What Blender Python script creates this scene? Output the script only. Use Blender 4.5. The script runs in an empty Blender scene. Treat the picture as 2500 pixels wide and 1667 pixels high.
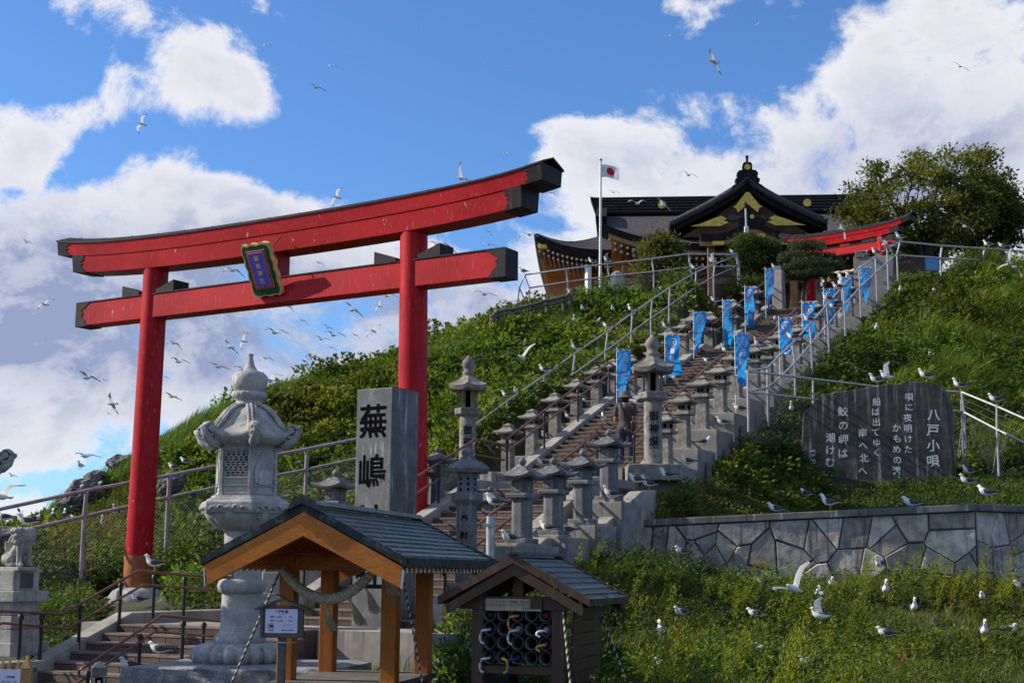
import bpy, bmesh, math, random
import numpy as np
from mathutils import Matrix, Vector
random.seed(7); RNG = np.random.default_rng(11)
scene = bpy.context.scene; col = scene.collection

# ------------------------------------------------------------ camera, sky, sun, exposure
LENS = 50.0; F = LENS / 36 * 2500; EYE = np.array([0, 0, 1.6])
PITCH, ROLL = math.radians(9.1), math.radians(0.5)
cam = bpy.data.objects.new('camera', bpy.data.cameras.new('camera')); col.objects.link(cam)
cam.data.lens = LENS; cam.data.sensor_width = 36; cam.data.clip_end = 5000; cam.data.clip_start = .1
CM = Matrix.Rotation(math.pi / 2 + PITCH, 3, 'X') @ Matrix.Rotation(ROLL, 3, 'Z')
cam.matrix_world = Matrix.Translation(EYE) @ CM.to_4x4()
scene.camera = cam
RC = np.array(CM)
def ray(px, py): return RC @ np.array([(px - 1250) / F, -(py - 833.5) / F, -1.0])
def at(px, py, Y):
    d = ray(px, py); return EYE + d * (Y / d[1])
def onplane(px, py, p0, n):
    d = ray(px, py); n = np.array(n, float); return EYE + d * (np.dot(np.array(p0, float) - EYE, n) / np.dot(d, n))
SUN_AZ, SUN_EL = math.radians(97), math.radians(33)     # light travels this far right of straight ahead
LD = Vector((math.cos(SUN_EL) * math.sin(SUN_AZ), math.cos(SUN_EL) * math.cos(SUN_AZ), -math.sin(SUN_EL)))
sun = bpy.data.objects.new('sun', bpy.data.lights.new('sun', 'SUN')); col.objects.link(sun)
sun.data.energy = 5.0; sun.data.angle = math.radians(.53); sun.data.color = (1, .90, .76)
sun.rotation_euler = LD.to_track_quat('-Z', 'Y').to_euler()
vs = scene.view_settings; vs.view_transform = 'Standard'; vs.look = 'None'; vs.gamma = 1; vs.exposure = 0.30; vs.use_curve_mapping = False
scene.cycles.use_denoising = True; scene.cycles.max_bounces = 5; scene.cycles.transparent_max_bounces = 8
scene.cycles.diffuse_bounces = 2; scene.cycles.glossy_bounces = 2; scene.cycles.transmission_bounces = 4; scene.cycles.caustics_reflective = False

class NT:
    """small helper for node trees"""
    def __init__(s, tree): s.t = tree; s.n = tree.nodes; s.l = tree.links
    def new(s, typ, ins=None, **kw):
        n = s.n.new(typ)
        for k, v in kw.items(): setattr(n, k, v)
        for k, v in (ins or {}).items(): s.set(n.inputs[k], v)
        return n
    def set(s, sock, v):
        if hasattr(v, 'is_output') and v.is_output: s.l.new(v, sock)
        elif hasattr(v, 'outputs'): s.l.new(v.outputs[0], sock)
        else: sock.default_value = v
    def m(s, op, a, b=None, c=None, clamp=False):
        n = s.new('ShaderNodeMath', operation=op); n.use_clamp = clamp
        for i, v in enumerate((a, b, c)):
            if v is not None: s.set(n.inputs[i], v)
        return n.outputs[0]
    def v(s, op, a, b=None):
        n = s.new('ShaderNodeVectorMath', operation=op); s.set(n.inputs[0], a)
        if b is not None: s.set(n.inputs[1], b)
        return n.outputs['Value'] if op in ('LENGTH', 'DOT_PRODUCT') else n.outputs[0]
    def mix(s, f, a, b, blend='MIX'):
        n = s.new('ShaderNodeMix', data_type='RGBA', blend_type=blend)
        s.set(n.inputs[0], f); s.set(n.inputs[6], a); s.set(n.inputs[7], b); return n.outputs[2]
    def ramp(s, f, lo, hi):
        n = s.new('ShaderNodeMapRange', interpolation_type='SMOOTHSTEP'); s.set(n.inputs[0], f); s.set(n.inputs[1], lo); s.set(n.inputs[2], hi); return n.outputs[0]
    def noise(s, vec, scale, detail=4, rough=.55, dist=0.0):
        n = s.new('ShaderNodeTexNoise', {'Vector': vec, 'Scale': scale, 'Detail': detail, 'Roughness': rough, 'Distortion': dist}); return n.outputs[0]

def C4(c): return (c[0], c[1], c[2], 1)

# world: Nishita sky with fair weather cumulus mixed in by direction
w = bpy.data.worlds.new('World'); scene.world = w; w.use_nodes = True
w.cycles.sampling_method = 'NONE'
nt = NT(w.node_tree); nt.n.clear()
# cloud banks: (px, py, rx, ry, weight) turned into directions
BANKS = [(340,30,110,60,.6),(450,110,120,75,.65),(560,190,115,70,.65),(645,260,75,60,.7),(590,12,130,45,.7),(200,125,60,40,.55),
 (70,360,110,70,.7),(190,295,90,55,.65),(310,230,55,50,.55),(50,560,120,130,1.1),(240,515,120,70,1.1),(370,440,65,65,1.0),(500,530,150,60,1.1),(600,510,65,50,.9),
 (300,720,480,260,1.3),(640,760,460,220,1.3),(100,930,340,190,1.2),(830,700,280,170,1.25),(960,620,150,85,1),(1150,740,260,130,1.2),(150,1120,150,60,.7),
 (1430,345,100,80,.75),(1600,180,90,60,.65),(1560,300,150,110,.85),(1730,240,140,50,.65),(1500,480,260,140,1.2),(1350,480,120,80,.9),(1780,450,320,110,1.35),(2000,370,260,110,1.05),
 (2180,240,180,160,1.05),(2380,120,260,260,1.3),(2420,450,330,270,1.3),(2150,480,300,190,1.2),(1250,600,150,100,1.0),(1700,70,60,50,.4),(40,1260,120,50,.8),
 (1310,25,35,30,.3),(830,375,40,16,.35),(470,370,40,30,.45)]
GAPS = [(1000,170,260,240,1.1),(1880,120,120,90,.9),(1140,420,200,110,1.1),(760,420,120,60,.8),(1170,580,70,40,.9),(100,1175,90,40,.8),(100,130,110,110,.7),(1720,335,90,25,.4),(1060,575,40,18,.6),(60,180,130,90,1.0),(430,340,120,60,1.0),(590,400,160,50,1.0),(190,190,60,60,.7),(270,360,50,40,.7),(150,430,60,30,.6),(125,445,60,35,.5),(380,300,50,50,.4),(700,330,80,80,.5),(500,40,60,35,.35),(600,120,50,30,.25),(330,140,40,40,.3),(210,395,70,30,.7),(1330,560,50,40,.4),(2010,190,90,70,.5),(1980,270,70,30,.4),(30,470,50,25,.5),(1480,110,140,110,.8),(870,260,150,160,.8)]
GREYS = [(420,700,430,150,1),(700,800,420,150,1),(150,840,280,130,.9),(1150,790,240,110,.8),(2050,420,300,100,.5),(2300,560,260,120,.5),(2350,330,170,90,.4),(1560,380,120,50,.3),(120,640,120,60,.4)]
def blobs(g, vec, lst):
    tot = None
    for px, py, rx, ry, wt in lst:
        d = ray(px, py); d = d / np.linalg.norm(d); sx = np.array([F / rx, F / (rx + ry), F / ry])
        ma = nt_.new('ShaderNodeVectorMath', operation='MULTIPLY_ADD'); nt_.set(ma.inputs[0], vec); ma.inputs[1].default_value = tuple(sx); ma.inputs[2].default_value = tuple(-d * sx)
        q = nt_.v('DOT_PRODUCT', ma.outputs[0], ma.outputs[0])
        tot = nt_.m('MULTIPLY_ADD', nt_.m('POWER', .36788, q), wt, 0.0 if tot is None else tot)
    return tot
nt_ = nt
tc = nt.new('ShaderNodeTexCoord'); D = nt.v('NORMALIZE', tc.outputs['Generated'])
st_ = nt.v('MULTIPLY', D, (1, 1, 1.25))
warp = nt.v('SCALE', nt.new('ShaderNodeTexNoise', {'Vector': D, 'Scale': 8.0, 'Detail': 2}).outputs[1]); warp.node.inputs['Scale'].default_value = .07
pw = nt.v('ADD', st_, warp)
fine = nt.noise(pw, 13.0, 12, .66)
med = nt.noise(pw, 5.5, 4, .55)
toward = (-LD.x * .022, -LD.y * .006, -LD.z * .022 + .008)
fine2 = nt.noise(nt.v('ADD', pw, toward), 13.0, 7, .66)
big = nt.noise(st_, 4.2, 2, .5)
bk = nt.m('MINIMUM', blobs(None, D, BANKS), 1.3); gp = blobs(None, D, GAPS)
# away from the banks in view the sky keeps a broken cover from the same noise
front = nt.ramp(nt.v('DOT_PRODUCT', D, (0, .985, .17)), .80, .93)
anch = nt.m('SUBTRACT', bk, gp)
free = nt.m('MULTIPLY', nt.m('SUBTRACT', big, .42), 3.0)
base = nt.new('ShaderNodeMix', {0: front, 2: free, 3: anch}).outputs[0]
c0 = nt.m('ADD', nt.m('MULTIPLY', base, .56), nt.m('ADD', nt.m('MULTIPLY', nt.m('SUBTRACT', fine, .5), 3.3), nt.m('MULTIPLY', nt.m('SUBTRACT', med, .5), 1.9)))
alpha = nt.ramp(c0, .06, .62)
lit = nt.ramp(nt.m('SUBTRACT', fine, fine2), -.12, .12)
thick = nt.ramp(c0, .25, 1.0)
grey = nt.m('MINIMUM', blobs(None, D, GREYS), 1.0)
shade = nt.m('MULTIPLY', nt.m('SUBTRACT', 1.15, nt.m('MULTIPLY', lit, .60)), nt.m('ADD', nt.m('MULTIPLY', thick, .34), nt.m('MULTIPLY', grey, .80)), clamp=True)
sky = nt.new('ShaderNodeTexSky', sky_type='NISHITA'); sky.sun_disc = False; sky.sun_elevation = SUN_EL
sky.sun_rotation = math.atan2(-LD.x, -LD.y); sky.air_density = 1.0; sky.dust_density = .3; sky.ozone_density = 2.0
SKYK = .105
white = (.74 / SKYK, .74 / SKYK, .77 / SKYK, 1); greyc = (.25 / SKYK, .305 / SKYK, .47 / SKYK, 1)
cc = nt.mix(shade, white, greyc)
skyt = nt.mix(1.0, sky.outputs[0], (.60, .92, 1.32, 1), 'MULTIPLY')
fin = nt.mix(alpha, skyt, cc)
bg = nt.new('ShaderNodeBackground', {'Color': fin, 'Strength': SKYK}); nt.new('ShaderNodeOutputWorld', {'Surface': bg})

# ------------------------------------------------------------ materials
MATS = {}
def mat(name, c, c2=None, scale=6, rough=.7, bump=0, bscale=None, streak=None, smul=1.0, sth=.52, splat=None, wmix=.45, speck=None, metal=0.0, wood=None, spec=.4, rand=0.0, detail=5, sheen=0):
    """streak: colour of run-off marks; speck: (colour, scale, amount); wood: (scale, axis)"""
    if name in MATS: return MATS[name]
    m = bpy.data.materials.new(name); m.use_nodes = True; t = NT(m.node_tree); t.n.clear()
    tcn = t.new('ShaderNodeTexCoord'); P = tcn.outputs['Object']
    geo = t.new('ShaderNodeNewGeometry')
    c2 = c2 or tuple(x * .6 for x in c)
    nz = t.noise(P, scale, detail, .6)
    out = t.mix(t.ramp(nz, .32, .68), C4(c2), C4(c))
    hgt = nz
    if wood:
        s, sv = wood
        wv = t.new('ShaderNodeTexNoise', {'Vector': t.v('MULTIPLY', P, sv), 'Scale': s, 'Detail': 5, 'Distortion': .8}).outputs[0]
        ring = t.m('FRACT', t.m('MULTIPLY', wv, 9.0))
        out = t.mix(t.m('MULTIPLY', t.ramp(ring, .1, .95), wmix), out, C4(tuple(x * .52 for x in c))); hgt = ring
    if speck:
        sc, sscale, am = speck
        vz = t.new('ShaderNodeTexNoise', {'Vector': P, 'Scale': sscale, 'Detail': 2, 'Roughness': .7}).outputs[0]
        out = t.mix(t.m('MULTIPLY', t.ramp(vz, .52, .60), am), out, C4(sc))
    if streak:
        sp = t.v('MULTIPLY', P, (14 * smul, 14 * smul, .7 * smul))
        sn = t.noise(sp, 1.0, 6, .65); pn = t.noise(P, 1.6 * smul, 3)
        f = t.m('MULTIPLY', t.ramp(sn, sth, sth + .17), t.ramp(pn, sth - .14, sth + .10))
        out = t.mix(f, out, C4(streak))
    if splat:
        cs, ss, th = splat; sz = t.noise(t.v('MULTIPLY', P, (1, 1, .45)), ss, 3, .5); out = t.mix(t.m('MULTIPLY', t.ramp(sz, th, th + .04), .75), out, C4(cs))
    if rand:
        oi = t.new('ShaderNodeObjectInfo'); k = t.m('ADD', t.m('MULTIPLY', oi.outputs['Random'], rand * 2), 1 - rand)
        out = t.mix(1.0, out, t.new('ShaderNodeCombineColor', {0: k, 1: k, 2: k}), 'MULTIPLY')
    b = t.new('ShaderNodeBsdfPrincipled', {'Base Color': out, 'Metallic': metal, 'Specular IOR Level': spec})
    t.set(b.inputs['Roughness'], t.m('ADD', t.m('MULTIPLY', t.m('SUBTRACT', nz, .5), .3), rough, clamp=True))
    if bump:
        bz = t.noise(P, bscale or scale * 3, 6, .65)
        h = t.m('ADD', bz, t.m('MULTIPLY', hgt, .3))
        bn = t.new('ShaderNodeBump', {'Height': h, 'Strength': min(1.0, bump), 'Distance': .02}); t.set(b.inputs['Normal'], bn)
    t.new('ShaderNodeOutputMaterial', {'Surface': b}); MATS[name] = m; return m
mat('soil', (.045, .05, .018), (.02, .022, .01), 1.5, .95, .6)
mat('paving', (.15, .14, .13), (.09, .085, .08), 2, .9, .3)
mat('sea', (.02, .05, .08), (.015, .035, .06), .2, .25, .3)
mat('concrete', (.36, .335, .30), (.235, .218, .198), 2.2, .88, .25, 30, streak=(.11, .10, .095), smul=.6, spec=.2)
mat('concrete_block', (.28, .27, .255), (.18, .175, .168), 2.5, .9, .25, 30, streak=(.11, .105, .10), smul=.7, spec=.2)
mat('weathered_concrete', (.31, .295, .265), (.155, .147, .13), 7, .92, .5, 40, speck=((.09, .085, .075), 60, .5), streak=(.075, .07, .062), smul=2, rand=.15, spec=.2)
mat('granite', (.165, .168, .175), (.105, .108, .115), 4, .6, .2, 60, speck=((.03, .03, .033), 80, .7), streak=(.33, .33, .32), smul=1.2, rand=.12, spec=.35)
mat('pale_granite', (.47, .455, .425), (.30, .29, .275), 5, .8, .35, 40, speck=((.15, .145, .14), 90, .65), streak=(.17, .16, .15), smul=1.0, splat=((.62, .60, .57), 6, .66), spec=.2)
mat('pillar_granite', (.165, .168, .175), (.10, .103, .108), 3, .6, .15, 60, speck=((.035, .035, .04), 80, .6), streak=(.42, .42, .41), smul=1.5, spec=.25)
mat('dark_granite', (.075, .075, .08), (.045, .045, .05), 4, .35, .06, 60, streak=(.18, .18, .175), smul=1.2)
mat('rough_rock', (.27, .27, .275), (.13, .13, .135), 6, .9, 1.0, 14, speck=((.45, .45, .45), 60, .4))
mat('crag', (.17, .16, .155), (.06, .055, .055), 3, .9, 1.0, 6)
mat('wall_stone', (.47, .425, .375), (.24, .215, .19), 5, .85, .8, 9, streak=(.13, .118, .105), smul=.9, sth=.5, rand=.42)
mat('mortar', (.075, .07, .067), None, 8, .95, .4)
mat('coping', (.17, .16, .155), (.10, .092, .09), 3, .8, .25, streak=(.42, .41, .39), smul=.8)
mat('poem_stone', (.078, .072, .07), (.040, .036, .036), 4, .75, .5, 12, streak=(.30, .285, .27), smul=.8, sth=.50, spec=.2)
mat('inscription_white', (.78, .76, .73), (.58, .57, .55), 30, .8)
mat('inscription_black', (.005, .005, .006), None, 10, .95, spec=.03)
mat('step_tile', (.125, .08, .062), (.07, .048, .04), 5, .85, .3, 40, rand=.22)
mat('step_nosing', (.21, .165, .14), (.14, .11, .095), 7, .85, .2)
mat('red_paint', (.46, .006, .010), (.33, .004, .007), .9, .46, .05, 40, streak=(.50, .13, .13), smul=4.0, sth=.54, splat=((.52, .36, .36), 9.0, .70), spec=.16)
mat('bare_cypress', (.42, .13, .028), (.26, .07, .015), 3, .6, .2, wood=(1.6, (5, 5, .35)), streak=(.10, .03, .01), smul=.8)
mat('dark_copper', (.026, .021, .022), (.013, .011, .012), 5, .6, .1, streak=(.07, .06, .06), smul=1, spec=.15)
mat('gold', (.80, .56, .10), (.52, .32, .05), 12, .4, .3, 25, metal=.35)
mat('gilt_paint', (.72, .50, .16), (.5, .32, .08), 10, .45, .1)
mat('plaque_green', (.006, .07, .045), (.004, .045, .03), 8, .35)
mat('plaque_blue', (.085, .07, .42), (.065, .055, .34), 8, .4)
mat('copper_patina', (.075, .125, .125), (.022, .034, .038), 9, .42, .2, 20, streak=(.22, .31, .32), smul=1.6, rand=.3)
mat('copper_edge', (.022, .030, .031), (.013, .016, .018), 8, .55, .1, speck=((.06, .12, .11), 14, .6), spec=.25)
mat('cedar', (.58, .19, .028), (.43, .13, .018), 1.8, .55, .06, wood=(1.6, (1.4, 5, 5)), wmix=.6, splat=((.5, .46, .42), 6, .72), spec=.25)
mat('cedar_post', (.52, .165, .026), (.37, .11, .016), 1.8, .55, .06, wood=(1.6, (6, 6, .8)), wmix=.55, spec=.25)
mat('white_paint', (.74, .73, .70), (.6, .6, .58), 8, .6)
mat('brown_wood', (.075, .034, .018), (.045, .02, .012), 3, .6, .1, wood=(1.5, (6, 6, 1.2)), streak=(.11, .08, .065), smul=1.5)
mat('grey_wood', (.16, .145, .125), (.085, .075, .065), 3, .85, .3, wood=(2, (1, 8, 8)))
mat('yellow_wood', (.50, .27, .10), (.36, .18, .06), 3, .65, .1, wood=(2, (8, 8, 1)))
mat('galvanised', (.44, .44, .46), (.33, .33, .35), 9, .48, .05, metal=.35, streak=(.2, .17, .15), smul=3)
mat('mauve_steel', (.36, .31, .325), (.24, .2, .21), 6, .6, .1, streak=(.13, .09, .08), smul=2)
mat('wire', (.22, .22, .225), None, 10, .5, metal=.5)
mat('brown_rail', (.20, .085, .06), (.13, .052, .036), 8, .5, .08)
mat('black_iron', (.011, .011, .012), None, 9, .5, .05)
mat('black_plastic', (.012, .012, .014), None, 9, .35)
mat('pvc_grey', (.11, .11, .115), None, 9, .5)
mat('banner_blue', (.008, .235, .76), (.006, .18, .62), 3, .35)
mat('cloth_white', (.78, .80, .86), None, 5, .6)
mat('flag_red', (.62, .006, .02), None, 5, .7)
mat('rope_straw', (.70, .60, .45), (.46, .38, .27), 25, .9, .6, 60)
mat('straw_tassel', (.80, .66, .42), (.56, .44, .26), 40, .9, .5, 80)
mat('roof_bark', (.085, .075, .082), (.030, .025, .030), 8, .8, .5, 20, wood=(3, (.6, 9, 9)), speck=((.26, .25, .27), 30, .45), spec=.12)
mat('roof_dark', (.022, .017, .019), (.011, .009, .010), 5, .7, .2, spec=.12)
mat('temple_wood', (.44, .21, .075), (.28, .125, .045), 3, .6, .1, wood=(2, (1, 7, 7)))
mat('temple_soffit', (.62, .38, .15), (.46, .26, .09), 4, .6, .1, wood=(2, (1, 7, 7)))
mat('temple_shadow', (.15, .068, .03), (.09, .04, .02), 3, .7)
mat('carving', (.16, .16, .155), (.05, .05, .05), 14, .8, .8, 25)
mat('plaster', (.72, .70, .68), (.62, .6, .58), 3, .8)
mat('paper', (.70, .66, .84), (.66, .62, .8), 4, .7)
mat('ink', (.018, .016, .04), None, 9, .7)
mat('sign_red', (.55, .03, .04), None, 9, .7)
mat('sign_plate', (.40, .35, .26), (.28, .23, .16), 4, .6, streak=(.18, .10, .05), smul=1)
mat('gull_white', (.80, .80, .79), (.70, .70, .69), 14, .75)
mat('gull_mantle', (.065, .068, .078), (.04, .042, .05), 16, .7)
mat('gull_black', (.012, .012, .013), None, 9, .6)
mat('gull_underwing', (.78, .78, .78), (.66, .66, .67), 16, .75)
mat('bill_yellow', (.62, .48, .07), None, 9, .5)
mat('skin', (.42, .22, .14), (.36, .18, .11), 9, .55)
mat('shirt', (.075, .058, .066), (.05, .04, .046), 5, .85, .3, 12)
mat('jeans', (.03, .04, .10), (.02, .026, .07), 6, .85, .3, 14)
mat('hat_cloth', (.15, .12, .085), (.10, .08, .055), 8, .9, .4, 30)
mat('hair', (.012, .01, .009), None, 20, .6)
mat('bark', (.07, .055, .045), (.035, .028, .024), 8, .95, .9, 16)
mat('lamp_glass', (.42, .55, .53), (.34, .46, .45), 4, .15, spec=.5)
mat('blue_sheet', (.10, .28, .55), (.08, .22, .45), 5, .6)
mat('handle_white', (.62, .60, .72), None, 5, .3)
mat('handle_orange', (.55, .25, .06), None, 5, .4)
mat('handle_yellow', (.70, .58, .02), None, 5, .35)
mat('handle_blue', (.02, .02, .25), None, 5, .35)
mat('clear_plastic', (.30, .34, .38), (.15, .17, .2), 12, .15, spec=.6)
mat('dark_cloth', (.012, .013, .022), None, 12, .6)
mat('red_cloth', (.18, .006, .012), None, 12, .7)

def rope_material():
    m = bpy.data.materials.new('guy_rope'); m.use_nodes = True; t = NT(m.node_tree); b = t.n['Principled BSDF']
    P = t.new('ShaderNodeTexCoord').outputs['UV']
    sx = t.new('ShaderNodeSeparateXYZ', {0: P})
    f = t.m('FRACT', t.m('ADD', t.m('MULTIPLY', sx.outputs[1], 14.0), sx.outputs[0]))
    t.set(b.inputs['Base Color'], t.mix(t.m('GREATER_THAN', f, .5), (.012, .012, .012, 1), (.42, .39, .33, 1))); b.inputs['Roughness'].default_value = .8
    MATS['guy_rope'] = m
rope_material()
def wing_material():
    m = bpy.data.materials.new('gull_wing'); m.use_nodes = True; t = NT(m.node_tree); t.n.clear(); g = t.new('ShaderNodeNewGeometry')
    c = t.mix(g.outputs['Backfacing'], (.075, .078, .088, 1), (.86, .86, .86, 1))
    p = t.new('ShaderNodeBsdfPrincipled', {'Base Color': c, 'Roughness': .75, 'Specular IOR Level': .2}); tr = t.new('ShaderNodeBsdfTranslucent', {'Color': (.85, .84, .80, 1)})
    t.new('ShaderNodeOutputMaterial', {'Surface': t.new('ShaderNodeMixShader', {0: .38, 1: p, 2: tr})}); MATS['gull_wing'] = m
wing_material()
def leaf_material(name, trans=.35, rough=.42, spec=.5):
    m = bpy.data.materials.new(name); m.use_nodes = True; t = NT(m.node_tree); t.n.clear()
    a = t.new('ShaderNodeAttribute', attribute_name='tint')
    p = t.new('ShaderNodeBsdfPrincipled', {'Base Color': a.outputs[0], 'Roughness': rough, 'Specular IOR Level': spec})
    tr = t.new('ShaderNodeBsdfTranslucent', {'Color': t.mix(1.0, a.outputs[0], (1.5, 1.45, .5, 1), 'MULTIPLY')})
    mx = t.new('ShaderNodeMixShader', {0: trans, 1: p, 2: tr}); t.new('ShaderNodeOutputMaterial', {'Surface': mx}); MATS[name] = m
def cloth_material(name, c, trans):
    m = bpy.data.materials.new(name); m.use_nodes = True; t = NT(m.node_tree); t.n.clear()
    P = t.new('ShaderNodeTexCoord').outputs['Object']; cc_ = t.mix(t.ramp(t.noise(P, 5, 3), .3, .7), C4(tuple(x * .8 for x in c)), C4(c))
    p = t.new('ShaderNodeBsdfPrincipled', {'Base Color': cc_, 'Roughness': .42, 'Specular IOR Level': .4}); tr = t.new('ShaderNodeBsdfTranslucent', {'Color': cc_})
    t.new('ShaderNodeOutputMaterial', {'Surface': t.new('ShaderNodeMixShader', {0: trans, 1: p, 2: tr})}); MATS[name] = m
cloth_material('banner_cloth', (.015, .38, .95), .5); cloth_material('flag_cloth', (.82, .82, .84), .4)
leaf_material('leaf', .42, .55, .22); leaf_material('grass_blade', .36, .6, .18); leaf_material('needle', .12, .6, .3)

# ------------------------------------------------------------ object helpers
def tag(o, label=None, cat=None, group=None, kind=None):
    if label: o['label'] = label
    if cat: o['category'] = cat
    if group: o['group'] = group
    if kind: o['kind'] = kind
    return o
def thing(name, label, cat, loc=(0, 0, 0), rz=0.0, group=None, kind=None):
    o = bpy.data.objects.new(name, None); o.empty_display_size = .1; col.objects.link(o)
    o.location = loc; o.rotation_euler = (0, 0, rz); return tag(o, label, cat, group, kind)
class MB:
    def __init__(s): s.v = []; s.f = []; s.mi = []; s.sm = []; s.uv = None
    def add(s, vs, fs, mi=0, smooth=False, M=None):
        n = len(s.v)
        if M is not None: vs = [tuple(M @ Vector(p)) for p in vs]
        s.v.extend([tuple(map(float, p)) for p in vs]); s.f.extend([tuple(i + n for i in f) for f in fs]); s.mi.extend([mi] * len(fs)); s.sm.extend([smooth] * len(fs)); return s
    def box(s, c, d, mi=0, M=None, top=1.0, topy=None):
        x, y, z = d[0] / 2, d[1] / 2, d[2] / 2; ty = top if topy is None else topy
        vs = [(-x, -y, -z), (x, -y, -z), (x, y, -z), (-x, y, -z), (-x * top, -y * ty, z), (x * top, -y * ty, z), (x * top, y * ty, z), (-x * top, y * ty, z)]
        vs = [(a + c[0], b + c[1], e + c[2]) for a, b, e in vs]
        return s.add(vs, [(3, 2, 1, 0), (4, 5, 6, 7), (0, 1, 5, 4), (1, 2, 6, 5), (2, 3, 7, 6), (3, 0, 4, 7)], mi, False, M)
    def loft(s, rings, mi=0, smooth=False, caps=True, M=None, closed=True):
        n = len(rings[0]); vs = [p for r in rings for p in r]; fs = []
        for k in range(len(rings) - 1):
            for i in range(n if closed else n - 1):
                j = (i + 1) % n; fs.append((k * n + i, k * n + j, (k + 1) * n + j, (k + 1) * n + i))
        s.add(vs, fs, mi, smooth, M)
        if caps:
            s.add(rings[0], [tuple(range(n))[::-1]], mi, False, M); s.add(rings[-1], [tuple(range(n))], mi, False, M)
        return s
    def lathe(s, prof, n=24, mi=0, smooth=True, ph=0.0, M=None, mod=None, caps=True):
        rings = []
        for r, z in prof:
            rings.append([((r * (mod(i * 2 * math.pi / n, z) if mod else 1)) * math.cos(i * 2 * math.pi / n + ph), (r * (mod(i * 2 * math.pi / n, z) if mod else 1)) * math.sin(i * 2 * math.pi / n + ph), z) for i in range(n)])
        return s.loft(rings, mi, smooth, caps, M)
    def tube(s, pts, r, n=6, mi=0, smooth=True, caps=True, M=None, ry=None):
        pts = [Vector(p) for p in pts]; rs = r if hasattr(r, '__len__') else [r] * len(pts); rings = []
        up = Vector((0, 0, 1))
        for k, p in enumerate(pts):
            t = (pts[min(k + 1, len(pts) - 1)] - pts[max(k - 1, 0)])
            t = t.normalized() if t.length > 1e-9 else Vector((0, 0, 1))
            a = t.cross(up if abs(t.z) < .95 else Vector((0, 1, 0))).normalized(); b = a.cross(t)
            q = ry[k] if ry else rs[k]
            rings.append([tuple(p + a * rs[k] * math.cos(i * 2 * math.pi / n) + b * q * math.sin(i * 2 * math.pi / n)) for i in range(n)])
        return s.loft(rings, mi, smooth, caps, M)
    def prism(s, poly, h0, h1, axis='y', mi=0, M=None, smooth=False):
        """2D outline (a, b) swept along the third axis"""
        f = {'y': lambda a, b, h: (a, h, b), 'z': lambda a, b, h: (a, b, h), 'x': lambda a, b, h: (h, a, b)}[axis]
        return s.loft([[f(a, b, h0) for a, b in poly], [f(a, b, h1) for a, b in poly]], mi, smooth, True, M)
    def grid(s, G, mi=0, smooth=True, M=None):
        r, c = len(G), len(G[0]); vs = [p for row in G for p in row]
        return s.add(vs, [(i * c + j, i * c + j + 1, (i + 1) * c + j + 1, (i + 1) * c + j) for i in range(r - 1) for j in range(c - 1)], mi, smooth, M)
    def slab(s, G, th, mi=0, smooth=True, M=None, mi_edge=None):
        """curved sheet G thickened downwards"""
        r, c = len(G), len(G[0]); H = [[(p[0], p[1], p[2] - th) for p in row] for row in G]
        s.grid(G, mi, smooth, M); me = mi if mi_edge is None else mi_edge
        s.grid([row[::-1] for row in H], me, smooth, M)
        for A, B in ((G[0], H[0]), (G[-1][::-1], H[-1][::-1]), ([q[0] for q in G][::-1], [q[0] for q in H][::-1]), ([q[-1] for q in G], [q[-1] for q in H])):
            s.grid([B, A], me, False, M)
        return s
    def mesh(s, name, mats, recalc=True):
        me = bpy.data.meshes.new(name); me.from_pydata(s.v, [], s.f)
        for m in (mats if isinstance(mats, (list, tuple)) else [mats]): me.materials.append(MATS[m])
        me.polygons.foreach_set('material_index', s.mi); me.polygons.foreach_set('use_smooth', s.sm); me.update()
        if not recalc: return me
        bm = bmesh.new(); bm.from_mesh(me); bmesh.ops.recalc_face_normals(bm, faces=bm.faces); bm.to_mesh(me); bm.free()
        return me
    def build(s, name, mats, parent=None, loc=(0, 0, 0), rz=0.0, bev=0.0, rot=None, seg=2):
        return put(name, s.mesh(name, mats), parent, loc, rz, bev, rot, seg)
def put(name, me, parent=None, loc=(0, 0, 0), rz=0.0, bev=0.0, rot=None, seg=2):
    o = bpy.data.objects.new(name, me); col.objects.link(o); o.parent = parent; o.location = loc
    o.rotation_euler = rot if rot else (0, 0, rz)
    if bev:
        b = o.modifiers.new('edge', 'BEVEL'); b.width = bev; b.segments = seg; b.limit_method = 'ANGLE'; b.angle_limit = math.radians(35)
    return o
def copy_tree(o, loc=None, rz=None, label=None, scale=None):
    def rec(a, par):
        c = a.copy(); col.objects.link(c); c.parent = par
        for ch in [x for x in bpy.data.objects if x.parent == a]: rec(ch, c)
        return c
    c = rec(o, None)
    if loc is not None: c.location = loc
    if rz is not None: c.rotation_euler.z = rz
    if label: c['label'] = label
    if scale: c.scale = (scale,) * 3 if not hasattr(scale, '__len__') else scale
    return c
def frame(p, xdir, up=(0, 0, 1)):
    """matrix with local x along xdir, z up, y = z cross x"""
    x = Vector(xdir).normalized(); z = Vector(up); y = z.cross(x).normalized(); z = x.cross(y)
    return Matrix(((x.x, y.x, z.x, p[0]), (x.y, y.y, z.y, p[1]), (x.z, y.z, z.z, p[2]), (0, 0, 0, 1)))
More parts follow.
